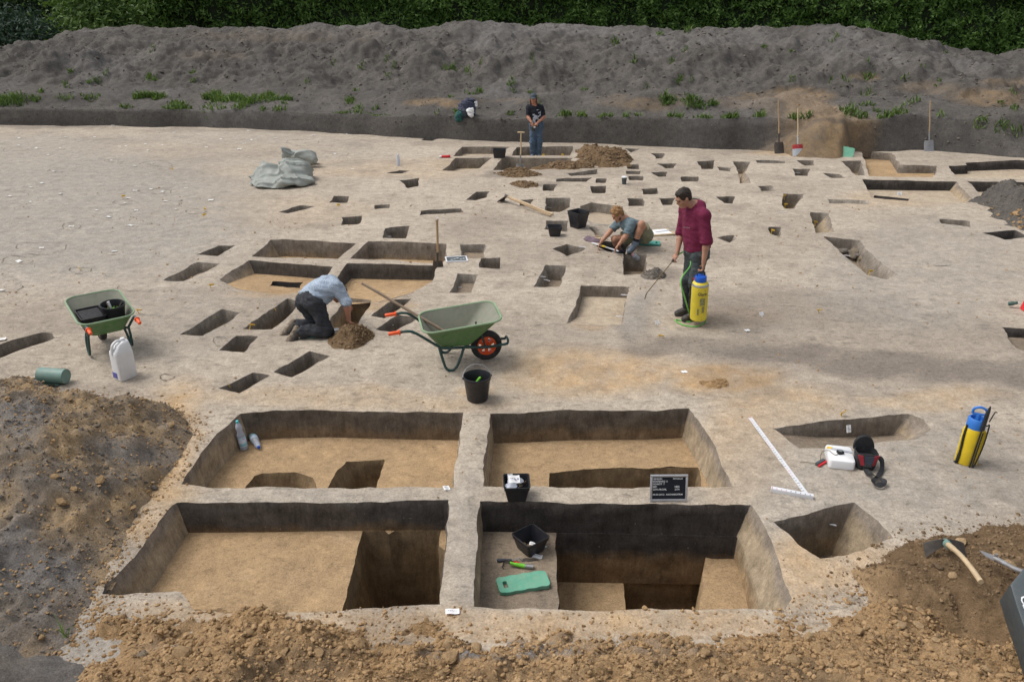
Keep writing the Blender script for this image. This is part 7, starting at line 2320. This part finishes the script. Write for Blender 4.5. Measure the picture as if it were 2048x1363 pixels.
def head_parts(S, c, f, u, beard=False):
    r, f, u = ortho(f, u)
    ax = (r, f, u)
    P = lambda a, b, d: c + r * a + f * b + u * d
    S.el(c + u * .022 - f * .008, (.074, .094, .098), ax, .02)
    S.el(P(0, .022, -.045), (.057, .070, .072), ax, .03)
    S.rc(P(-.018, .062, -.098), P(.018, .062, -.098), .022, .022, .03)          # chin
    S.rc(P(0, .086, .012), P(0, .105, -.022), .010, .015, .015)                 # nose
    S.rc(P(-.035, .082, .025), P(.035, .082, .025), .012, .012, .02)            # brow
    for s in (-1, 1):
        S.el(P(s * .033, .098, .006), (.015, .012, .010), ax, .012, True)       # eye sockets
        S.el(P(s * .076, -.005, -.008), (.010, .020, .030), ax, .01)            # ears
        S.el(P(s * .036, .062, -.030), (.022, .022, .022), ax, .02)             # cheeks
    S.rc(P(-.020, .088, -.060), P(.020, .088, -.060), .0075, .0075, .008)       # lips
    return P, ax

def hand_parts(S, w, d, pn, curl=.6, sc=1.0, thumb=1):
    """w wrist, d towards the fingers, pn palm normal (the side the fingers curl to)"""
    d = Vector(d).normalized(); pn = Vector(pn); pn = (pn - d * pn.dot(d)).normalized(); s = d.cross(pn) * thumb
    pc = w + d * .048 * sc
    S.el(pc, (.040 * sc, .050 * sc, .017 * sc), (s, d, pn), .012)
    lens = (.068, .076, .071, .056)
    for i, L in enumerate(lens):
        o = w + d * .088 * sc + s * (.030 - .020 * i) * sc
        a1, a2, a3 = curl * .8, curl * 1.7, curl * 2.4
        p = o; dirs = []
        for a, fr in ((a1, .45), (a2, .32), (a3, .23)):
            v = d * math.cos(a) + pn * math.sin(a)
            q = p + v * L * fr * sc
            S.rc(p, q, .0088 * sc, .0078 * sc, .004); p = q
    b = w + d * .030 * sc + s * .034 * sc
    v1 = (d * .62 + s * .62 + pn * (.3 + .4 * curl)).normalized(); v2 = (d * .8 + s * .1 + pn * (.3 + .7 * curl)).normalized()
    S.rc(b, b + v1 * .036 * sc, .0115 * sc, .0095 * sc, .01); S.rc(b + v1 * .036 * sc, b + v1 * .036 * sc + v2 * .032 * sc, .0092 * sc, .0078 * sc, .005)

def lerp(a, b, t): return Vector(a) * (1 - t) + Vector(b) * t

class Person:
    """J: joints in world space"""
    def __init__(s, label, J, base, skin, vox=.0075):
        s.J = {k: Vector(v) for k, v in J.items()}
        s.root = thing('person', label, 'person', base)
        s.b = Vector(base); s.skin = skin; s.vox = vox
        for k in s.J: s.J[k] = s.J[k] - s.b
        J = s.J
        s.cr = (J['shR'] - J['shL']).normalized()
        s.cu = (lerp(J['shL'], J['shR'], .5) - J['pel']).normalized()
        s.cf = s.cu.cross(s.cr)                       # forward of the chest
        s.hr = (J['hipR'] - J['hipL']).normalized()
    def body(s, hf, hu, hands, arm=1.0, leg=1.0):
        J = s.J; B = SDF(s.vox)
        mid = lerp(J['shL'], J['shR'], .5)
        cr, cu = s.cr, s.cu; cf = s.cf
        u2 = cu - cr * cu.dot(cr); u2.normalize(); f2 = u2.cross(cr)
        ax = (cr, f2, u2)
        B.el(lerp(J['pel'], mid, .66), (.155, .105, .19), ax, .05)
        B.el(lerp(J['pel'], mid, .28), (.135, .10, .15), ax, .05)
        hr = s.hr; B.el(J['pel'], (.155, .11, .12), (hr, u2.cross(hr).normalized(), u2), .05)
        B.rc(J['neck'], J['head'] - Vector(hu).normalized() * .06, .058, .052, .03)
        B.rc(J['neck'], mid, .065, .08, .04)
        s.HP, s.hax = head_parts(B, J['head'], hf, hu)
        for sd in 'LR':
            B.rc(mid * .35 + J['sh' + sd] * .65, J['sh' + sd], .07, .058, .04)
            B.rc(J['sh' + sd], J['el' + sd], .054 * arm, .040 * arm, .03)
            fo = lerp(J['el' + sd], J['wr' + sd], .3)
            B.rc(J['el' + sd], fo, .041 * arm, .043 * arm, .02); B.rc(fo, J['wr' + sd], .043 * arm, .027 * arm, .02)
            B.rc(J['hip' + sd], J['kn' + sd], .080 * leg, .056 * leg, .04)
            cf_ = lerp(J['kn' + sd], J['an' + sd], .33)
            B.rc(J['kn' + sd], cf_, .054 * leg, .056 * leg, .03); B.rc(cf_, J['an' + sd], .056 * leg, .036 * leg, .03)
            B.rc(J['an' + sd], J['toe' + sd], .038, .030, .03)
            d, pn, curl, th = hands[sd]
            hand_parts(B, J['wr' + sd], d, pn, curl, 1.0, th)
        o, V, Fq = B.build('body', M[s.skin], s.root)
        P = s.HP
        for q in (-1, 1):
            mb = MB(); mb.lathe([(.0, -.009), (.007, -.005), (.009, 0), (.007, .005), (0, .009)], 8, None, P(q * .033, .088, .006), False, False); mb.build('eye', M['eye'], s.root)
        return s
    def top(s, name, mat, sleeve, grow=.022, hem=.10, hood=False, wr=.008, seed=1, sleeve_r=.066, cuff=None, belly=.0, drop=0.0):
        """sleeve: share of the way shoulder->elbow->wrist (0..2)"""
        J = s.J; B = SDF(s.vox * 1.15); g = grow
        mid = lerp(J['shL'], J['shR'], .5); cr = s.cr; u2 = s.cu - cr * s.cu.dot(cr); u2.normalize(); f2 = u2.cross(cr); ax = (cr, f2, u2)
        B.el(lerp(J['pel'], mid, .68), (.165 + g, .118 + g, .20 + g * .5), ax, .06)
        B.el(lerp(J['pel'], mid, .35) , (.150 + g, .115 + g + belly, .19), ax, .06)
        lo = J['pel'] - u2 * drop
        B.rc(lo, lerp(J['pel'], mid, .4), .125 + g, .12 + g, .06, flat0=True)
        B.rc(lo + s.hr * .06, lerp(J['pel'], mid, .4) + s.hr * .05, .11 + g, .10 + g, .05, flat0=True); B.rc(lo - s.hr * .06, lerp(J['pel'], mid, .4) - s.hr * .05, .11 + g, .10 + g, .05, flat0=True)
        B.rc(J['neck'] * .75 + mid * .25, mid, .062 + g * .5, .09 + g, .05)
        for sd in 'LR':
            B.rc(mid * .35 + J['sh' + sd] * .65, J['sh' + sd], .082 + g * .5, .066 + g * .4, .05)
            e = J['el' + sd]
            if sleeve <= 1: B.rc(J['sh' + sd], lerp(J['sh' + sd], e, sleeve), sleeve_r + .004, sleeve_r, .04, flat1=True)
            else:
                B.rc(J['sh' + sd], e, sleeve_r + .006, sleeve_r - .004, .04)
                w = lerp(e, J['wr' + sd], sleeve - 1); B.rc(e, w, sleeve_r - .003, sleeve_r - .008, .03, flat1=True)
                if cuff: B.rc(lerp(e, w, .55), w, sleeve_r, sleeve_r + .002, .015, flat1=True)
        if hood:
            bk = -f2
            B.el(J['neck'] + bk * .055 - u2 * .015, (.115, .075, .075), ax, .05)
            B.el(J['neck'] + bk * .02 + u2 * .015, (.095, .085, .045), ax, .03)
        o, V, Fq = B.build(name, mat, s.root, wr, .11, seed)
        s.top_data = (V, Fq, ax)
        return o
    def legs(s, name, mat, end, grow=.016, wr=.008, seed=2, flare=0.0, mat2=None):
        """end: share hip->knee->ankle (0..2)"""
        J = s.J; B = SDF(s.vox * 1.15)
        u2 = s.cu - s.cr * s.cu.dot(s.cr); u2.normalize()
        up = (J['pel'] - lerp(J['hipL'], J['hipR'], .5)); 
        ax = (s.hr, u2.cross(s.hr).normalized(), u2)
        B.el(J['pel'], (.165 + grow, .125 + grow, .125), ax, .05)
        for sd in 'LR':
            h, k, a = J['hip' + sd], J['kn' + sd], J['an' + sd]
            B.rc(J['pel'] * .4 + h * .6, h, .10 + grow, .095 + grow, .05)
            if end <= 1: B.rc(h, lerp(h, k, end), .088 + grow, .078 + grow + flare, .05, flat1=True)
            else:
                B.rc(h, k, .086 + grow, .063 + grow, .05)
                e = lerp(k, a, end - 1); m_ = lerp(k, e, .4)
                B.rc(k, m_, .062 + grow, .060 + grow, .03); B.rc(m_, e, .060 + grow, .050 + grow + flare, .03, flat1=True)
        o, V, Fq = B.build(name, mat, s.root, wr, .10, seed)
        if mat2 is not None:
            o.data.materials.append(mat2)
        s.leg_data = (o, V, Fq)
        return o
    def shoes(s, mat, sole=None, heel=.05):
        J = s.J
        for sd in 'LR':
            a, t = J['an' + sd], J['toe' + sd]; d = (t - a).normalized()
            B = SDF(.008)
            hl = a - d * heel * .4 - Vector((0, 0, .0))
            B.rc(a + (a - J['kn' + sd]).normalized() * -.03, a, .052, .050, .02)
            B.rc(a, t, .046, .040, .03); B.rc(hl, a, .044, .046, .02); B.rc(lerp(a, t, .6), t + d * .02, .044, .036, .02)
            o, V, Fq = B.build('shoe', mat, s.root)
            if sole is not None:
                B = SDF(.008); dn = (a - J['kn' + sd]).normalized(); dn = (dn - d * dn.dot(d)).normalized()
                B.rc(hl + dn * .040, t + dn * .034, .034, .034, .02); B.rc(lerp(a, t, .55) + dn * .036, t + d * .02 + dn * .032, .042, .036, .02); B.rc(hl + dn * .042 - d * .01, hl + dn * .042 + d * .03, .038, .036, .01)
                B.build('sole', sole, s.root, .006, .03, 5)
    def hair(s, mat, style):
        P = s.HP; ax = s.hax; J = s.J; B = SDF(.0065)
        if style == 'short':
            B.el(P(0, -.020, .035), (.083, .098, .097), ax, .02); B.el(P(0, .045, .088), (.055, .04, .022), ax, .03); B.el(P(0, -.06, -.02), (.068, .045, .06), ax, .03)
            B.el(P(0, .135, -.055), (.12, .09, .095), ax, .02, True)
            w = .004
        elif style == 'curly':
            B.el(P(0, -.015, .045), (.092, .100, .090), ax, .02); B.el(P(0, -.065, -.02), (.075, .045, .07), ax, .03)
            rr = random.Random(3)
            for i in range(46):
                a, b = rr.uniform(-2.6, 2.6) - 1.57, rr.uniform(.05, 1.4)
                v = Vector((math.cos(a) * math.cos(b), math.sin(a) * math.cos(b), math.sin(b)))
                B.el(P(v.x * .090, v.y * .097 - .012, .035 + v.z * .092), (.021, .021, .018), ax, .012)
            B.el(P(0, .14, -.055), (.12, .085, .09), ax, .02, True)
            w = .006
        elif style == 'long':
            B.el(P(0, -.025, .03), (.086, .092, .092), ax, .02)
            for q in (-1, 1): B.rc(P(q * .070, .0, .02), P(q * .082, .015, -.15), .028, .024, .03)
            B.rc(P(0, -.075, .0), P(0, -.085, -.16), .06, .05, .03)
            w = .005
        o, V, F_ = B.build('hair', mat, s.root, w, .03, 9)
        return o

# ------------------------------------------------------------------ person with the sprayer
def jpx(Y0):
    return lambda px, py, dy=0.0: GY(px, py, Y0 + dy)
def sprayer_person():
    b = at(1378, 636); Y0 = b.y
    def L(x, y, z): return b + Vector((x, y, z))
    J = dict(pel=L(.02, 0, .965), neck=L(-.055, .0, 1.545), head=L(-.225, -.03, 1.655), shL=L(.03, -.165, 1.462), shR=L(-.14, .165, 1.462), elL=L(.075, -.235, 1.145), elR=L(-.165, .20, 1.13), wrL=L(.055, -.27, .865), wrR=L(-.225, .06, .885),
             hipL=L(.045, -.085, .93), hipR=L(-.01, .085, .93), knL=L(.01, -.10, .50), knR=L(-.035, .09, .50), anL=L(.06, -.10, .085), anR=L(.0, .10, .085), toeL=L(-.085, -.145, .045), toeR=L(-.14, .06, .045))
    p = Person('person in a burgundy hoodie and slate work trousers standing and spraying the ground', J, b, 'skin')
    f = Vector((-.86, -.34, -.50)); u = Vector((-.45, -.2, .87))
    p.body(f, u, dict(L=((.0, -.02, -1), (-.3, .1, 0), .95, 1), R=((-.45, -.25, -.85), (.4, .3, -.5), .95, -1)))
    p.top('hoodie', M['hoodie'], 1.10, .030, hood=True, wr=.006, seed=1, sleeve_r=.074, cuff=True, drop=-.02)
    B = SDF(.0085); u2 = p.top_data[2]
    B.rc(p.J['pel'] + Vector((0, 0, .02)), p.J['pel'] + Vector((0, 0, .075)), .168, .172, .02, True, True); B.build('waistband', M['hoodie'], p.root, .004, .06, 3)
    o = p.legs('trousers', M['trouser_slate'], 1.93, .020, .010, 2, .006, M['trouser_black'])
    _, V, Fq = p.leg_data
    z = V[Fq].mean(1)[:, 2]; o.data.polygons.foreach_set('material_index', ((z < .535) & (z > .02)).astype(np.int32))
    p.shoes(M['shoe_dark'], M['shoe_dark'])
    p.hair(M['hair_dark'], 'short')
    # chest print and knee emblem
    V, Fq, ax = p.top_data
    c = V[Fq].mean(1)
    mb = MB()
    nx = -ax[1] * -1
    for k in range(7):
        mb.box(p.J['shL'] * .55 + p.J['shR'] * .45 + ax[1] * .0 + Vector((-.165 + .0 + .012 * k, -.120 - .004 * k, -.165)), (.006, .004, .012))
    mb.build('chest_print', M['wire'], p.root)
    mb = MB(); mb.lathe([(.001, -.004), (.021, 0), (.021, .012), (.001, .016)], 12, Matrix.Rotation(R(90), 4, 'X'), p.J['knL'] + Vector((-.03, -.092, .12)), False, False); mb.build('knee_emblem', M['red'], p.root)
    # sprayer in the left hand
    hc = J['wrL'] + Vector((0, -.01, -.115))
    s = thing('pressure_sprayer', 'scuffed yellow pressure sprayer with blue cap carried by the person in burgundy', 'sprayer', (hc.x + .0, hc.y, hc.z - .70 + .045), 0, None, rot=(R(3), R(-2.5), 0))
    mb = MB(); mb.lathe([(.095, 0), (.107, .012), (.109, .05), (.109, .46), (.107, .50), (.095, .525), (.07, .54)], 30); mb.build('tank', M['yellow_worn'], s)
    mb = MB(); mb.lathe([(.102, .512), (.106, .505), (.109, .49), (.1095, .485)], 30, cap0=False, cap1=False); mb.build('shoulder_ring', M['wire'], s)
    mb = MB(); mb.lathe([(.072, .535), (.076, .545), (.076, .60), (.070, .612), (.02, .614)], 24); mb.build('cap', M['dk_blue'], s)
    mb = MB(); mb.tube(bez([(-.045, 0, .61), (-.05, 0, .645), (-.03, 0, .667), (.03, 0, .667), (.05, 0, .645), (.045, 0, .61)], 5), .008, 8); mb.build('carrying_handle', M['black_pl'], s)
    def wrap(txt, size, zc, wid, mat, name):
        v, f = text_mesh(txt, size); xs = [q[0] for q in v]; k = wid / (max(xs) - min(xs)); vv = []
        for q in v:
            a = ((q[0] - min(xs)) * k - wid / 2) / .1105 - math.pi / 2 + .12
            vv.append((.1112 * math.cos(a), .1112 * math.sin(a), zc + q[1]))
        mobj(name, vv, f, mat, s, smooth=False)
    wrap('Gloria', .062, .375, .125, M['ruler_black'], 'lettering')
    def patch(a0, a1, z0, z1, mat, name):
        vs = []; n = 8
        for i in range(n + 1):
            a = a0 + (a1 - a0) * i / n - math.pi / 2
            vs += [(.1108 * math.cos(a), .1108 * math.sin(a), z0), (.1108 * math.cos(a), .1108 * math.sin(a), z1)]
        mobj(name, vs, [(2 * i, 2 * i + 2, 2 * i + 3, 2 * i + 1) for i in range(n)], mat, s)
    M['worn_print'] = m_plain('worn_blue_green_print', (.07, .12, .13), .6, .7, 30, .6, (.6, .5, .08, 1))
    patch(-.15, .50, .235, .335, M['worn_print'], 'emblem'); patch(-.42, -.2, .10, .19, M['worn_print'], 'worn_mark'); patch(.12, .45, .13, .22, M['worn_print'], 'worn_mark')
    # lance in the right hand and the hose
    hr = J['wrR'] + Vector((-.04, -.02, -.075))
    tip = GY(1290, 590, Y0 - .25)
    ln = thing('spray_lance', 'thin brass spray lance held over the damp soil by the person in burgundy', 'spray lance', hr)
    d = tip - hr
    mb = MB(); mb.tube(bez([d * -.10, (0, 0, 0), d * .85, d * .95 + Vector((.0, 0, -.01)), d + Vector((0, 0, -.06))], 5), .0065, 7); mb.build('tube', M['brass'], ln)
    mb = MB(); mb.tube([d * -.14, d * .06], [.016, .014], 9); mb.box(d * -.03 + Vector((.0, 0, -.03)), (.016, .012, .05)); mb.build('trigger_grip', M['black_pl'], ln)
    hs = thing('garden_hose', 'light green hose looping over the ground from lance to carried sprayer', 'hose', b)
    h0 = hr - d * .14 - b
    g = lambda px, py, dy=0: at(px, py) - b + Vector((0, 0, .012))
    pts_ = [h0, h0 + Vector((.10, .0, .03)), h0 + Vector((.155, -.12, -.10)), GY(1362, 560, Y0 - .30) - b, GY(1371, 600, Y0 - .32) - b, g(1381, 640), g(1379, 647), g(1354, 642), g(1352, 646), g(1368, 653), g(1392, 656), g(1408, 649), Vector((s.location.x + .085, s.location.y - .06, s.location.z + .02)) - b]
    mb = MB(); mb.tube(bez(pts_, 8), .0095, 8); mb.build('hose', M['hose'], hs)
sprayer_person()

# ------------------------------------------------------------------ squatting person with the measuring stick
def squat_person():
    b = at(1268, 497); Y0 = b.y
    j = jpx(Y0)
    J = dict(pel=j(1287, 470, .10), neck=j(1250, 437, .0), head=j(1235, 428, -.04), shL=j(1262, 449, -.17), shR=j(1242, 442, .17), elL=j(1253, 470, -.24), elR=j(1222, 461, .12), wrL=j(1238, 489, -.28), wrR=j(1203, 483, -.02),
             hipL=j(1291, 472, .02), hipR=j(1284, 470, .18), knL=j(1283, 448, -.20), knR=j(1229, 478, .08), anL=j(1270, 488, -.22), anR=j(1240, 503, .22), toeL=j(1259, 501, -.32), toeR=j(1228, 507, .15))
    p = Person('person in a blue-grey shirt and khaki shorts squatting over a pit with a measuring stick', J, b, 'skin2')
    p.body(Vector((-.75, -.35, -.55)), Vector((-.45, -.15, .85)), dict(L=((-.6, -.05, -.75), (.2, -.3, -.6), .5, 1), R=((-.5, -.2, -.75), (.3, -.3, -.6), .5, -1)), leg=1.05)
    p.top('shirt', M['tee_blue'], .92, .026, wr=.010, seed=11, sleeve_r=.072, drop=.02)
    p.legs('shorts', M['shorts'], .72, .024, .010, 12, .012)
    B = SDF(.008)
    for sd in 'L':
        k, a = p.J['kn' + sd], p.J['an' + sd]; B.rc(lerp(k, a, .72), a, .050, .046, .02, flat0=True)
    B.build('sock', M['sock'], p.root)
    p.shoes(M['shoe_blue'], M['shoe_dark'])
    p.hair(M['hair_blond'], 'curly')
    B = SDF(.007); P = p.HP
    B.rc(P(-.058, .02, -.06), P(0, .068, -.100), .022, .024, .02); B.rc(P(.058, .02, -.06), P(0, .068, -.100), .022, .024, .02); B.build('beard', M['hair_brown'], p.root, .003, .02, 4)
    a = at(1184, 487) + Vector((0, 0, .035)); c = at(1237, 504) + Vector((0, 0, .03))
    t = thing('spirit_level', 'white measuring stick with a yellow middle held across the pit', 'measuring stick', a)
    d = c - a; ang = math.atan2(d.y, d.x); L_ = d.length
    Mx = Matrix.Rotation(ang, 3, 'Z')
    mb = MB(); mb.box(d * .5, (L_, .026, .016), Mx, .003); mb.build('stick', M['ruler'], t)
    mb = MB(); mb.box(d * .45 + Vector((0, 0, .001)), (.09, .030, .020), Mx, .003); mb.build('yellow_sleeve', M['yellow'], t)
    mb = MB(); mb.box(d * .36 + Vector((0, 0, .001)), (.02, .0285, .019), Mx, .003); mb.build('band', M['ruler_black'], t)
squat_person()

# ------------------------------------------------------------------ kneeling person seen from behind
def kneel_person():
    b = at(628, 672); Y0 = b.y
    j = jpx(Y0)
    J = dict(pel=j(622, 598, .12), neck=j(664, 566, .42), head=j(676, 585, .55), shL=j(648, 566, .50), shR=j(672, 573, .20), elL=j(680, 588, .66), elR=j(693, 605, .14), wrL=j(694, 606, .62), wrR=j(697, 640, .12),
             hipL=j(609, 603, .20), hipR=j(629, 606, .03), knL=j(638, 652, .22), knR=j(653, 660, -.02), anL=j(588, 651, .16), anR=j(596, 664, -.06), toeL=j(570, 673, .10), toeR=j(581, 688, -.12))
    p = Person('person in a pale blue checked shirt and dark jeans kneeling over a pit', J, b, 'skin3')
    p.body(Vector((.55, .45, -.70)), Vector((.6, .35, .72)), dict(L=((.4, .1, -.9), (.1, .2, -.5), .5, -1), R=((.25, .0, -1), (.3, .3, -.2), .35, 1)), arm=1.05)
    p.top('shirt', M['shirt_check'], 1.06, .030, wr=.012, seed=21, sleeve_r=.076, cuff=True, drop=.03, belly=.01)
    p.legs('jeans', M['jeans_dark'], 1.92, .024, .012, 22, .006)
    p.shoes(M['shoe_dark'], M['sole_mud'])
    p.hair(M['hair_brown'], 'short')
    t = thing('trowel', 'trowel with steel blade lying beside the knees of the kneeling person', 'trowel', at(666, 662), R(20))
    mb = MB(); mb.box((.06, 0, .012), (.12, .06, .004)); mb.build('blade', M['blade_light'], t)
    mb = MB(); mb.tube([(-.10, 0, .016), (0, 0, .016)], .012, 8); mb.build('grip', M['wood_old'], t)
kneel_person()

# ------------------------------------------------------------------ person with the cap standing in the far trench
def far_person():
    b = G(1070, 315, -.24); Y0 = b.y
    j = jpx(Y0)
    J = dict(pel=j(1072, 247), neck=j(1069, 210, -.01), head=j(1067, 197, -.05), shL=j(1082, 215, .02), shR=j(1058, 215, -.03), elL=j(1088, 234, -.02), elR=j(1056, 234, -.10), wrL=j(1075, 246, -.22), wrR=j(1063, 245, -.24),
             hipL=j(1078, 251), hipR=j(1067, 251), knL=j(1079, 283, -.03), knR=j(1065, 283, -.05), anL=b + Vector((.085, .03, .09)), anR=b + Vector((-.05, .0, .09)), toeL=b + Vector((.12, -.13, .045)), toeR=b + Vector((-.10, -.15, .045)))
    p = Person('person in a black printed T-shirt, blue jeans and cap standing in the far trench', J, b, 'skin3', .0085)
    p.body(Vector((-.15, -.96, -.22)), Vector((-.03, -.2, .97)), dict(L=((-.8, -.2, -.55), (-.3, .2, -.5), .7, 1), R=((.35, -.3, -.85), (.4, .3, -.3), .7, -1)))
    p.top('t_shirt', M['tee_black'], .85, .014, wr=.010, seed=31, sleeve_r=.060, drop=.05)
    p.legs('jeans', M['jeans_blue'], 1.95, .018, .012, 32, .012)
    p.shoes(M['shoe_blue'], None)
    p.hair(M['hair_brown'], 'long')
    P, ax = p.HP, p.hax
    B = SDF(.0075); B.el(P(0, -.015, .062), (.092, .106, .078), ax, .02); B.el(P(0, .105, .050), (.072, .075, .012), ax, .02); B.build('cap', M['cap'], p.root)
    # pale print on the chest: the front faces of the shirt lifted a little
    V, Fq, ax = p.top_data
    c = V[Fq].mean(1); mid = lerp(p.J['shL'], p.J['shR'], .5)
    rel = c - np.array(lerp(p.J['pel'], mid, .50))
    r_, f_, u_ = [np.array(a) for a in ax]
    a_, b_, d_ = rel @ r_, rel @ f_, rel @ u_
    nz = fbm(a_ * 1.0, d_, .09, 3, 701)
    sgn_ = -1 if f_[1] > 0 else 1
    k = (np.abs(a_) < .125) & (np.abs(d_) < .17) & (b_ * sgn_ > .03) & (nz > .12)
    fs = Fq[k]; used = np.unique(fs); mp = np.full(len(V), -1); mp[used] = np.arange(len(used))
    VV = V[used] + sgn_ * f_ * .004
    M['print'] = m_plain('pale_print', (.42, .45, .52), .9, .5, 20)
    if len(fs): mobj('chest_print', VV, mp[fs], M['print'], p.root)
    t = thing('hand_tool', 'dark trowel with a white label held by the person with the cap', 'tool', J['wrR'] + Vector((.05, -.06, -.10)))
    mb = MB(); mb.box((0, 0, -.06), (.10, .03, .11), None, .01); mb.build('blade', M['blade_dark'], t)
    mb = MB(); mb.tube([(0, 0, 0), (.0, 0, .08)], .012, 8); mb.build('grip', M['wood_old'], t)
    mb = MB(); mb.box((.03, -.02, -.01), (.05, .004, .035)); mb.build('label', M['paper'], t)
far_person()
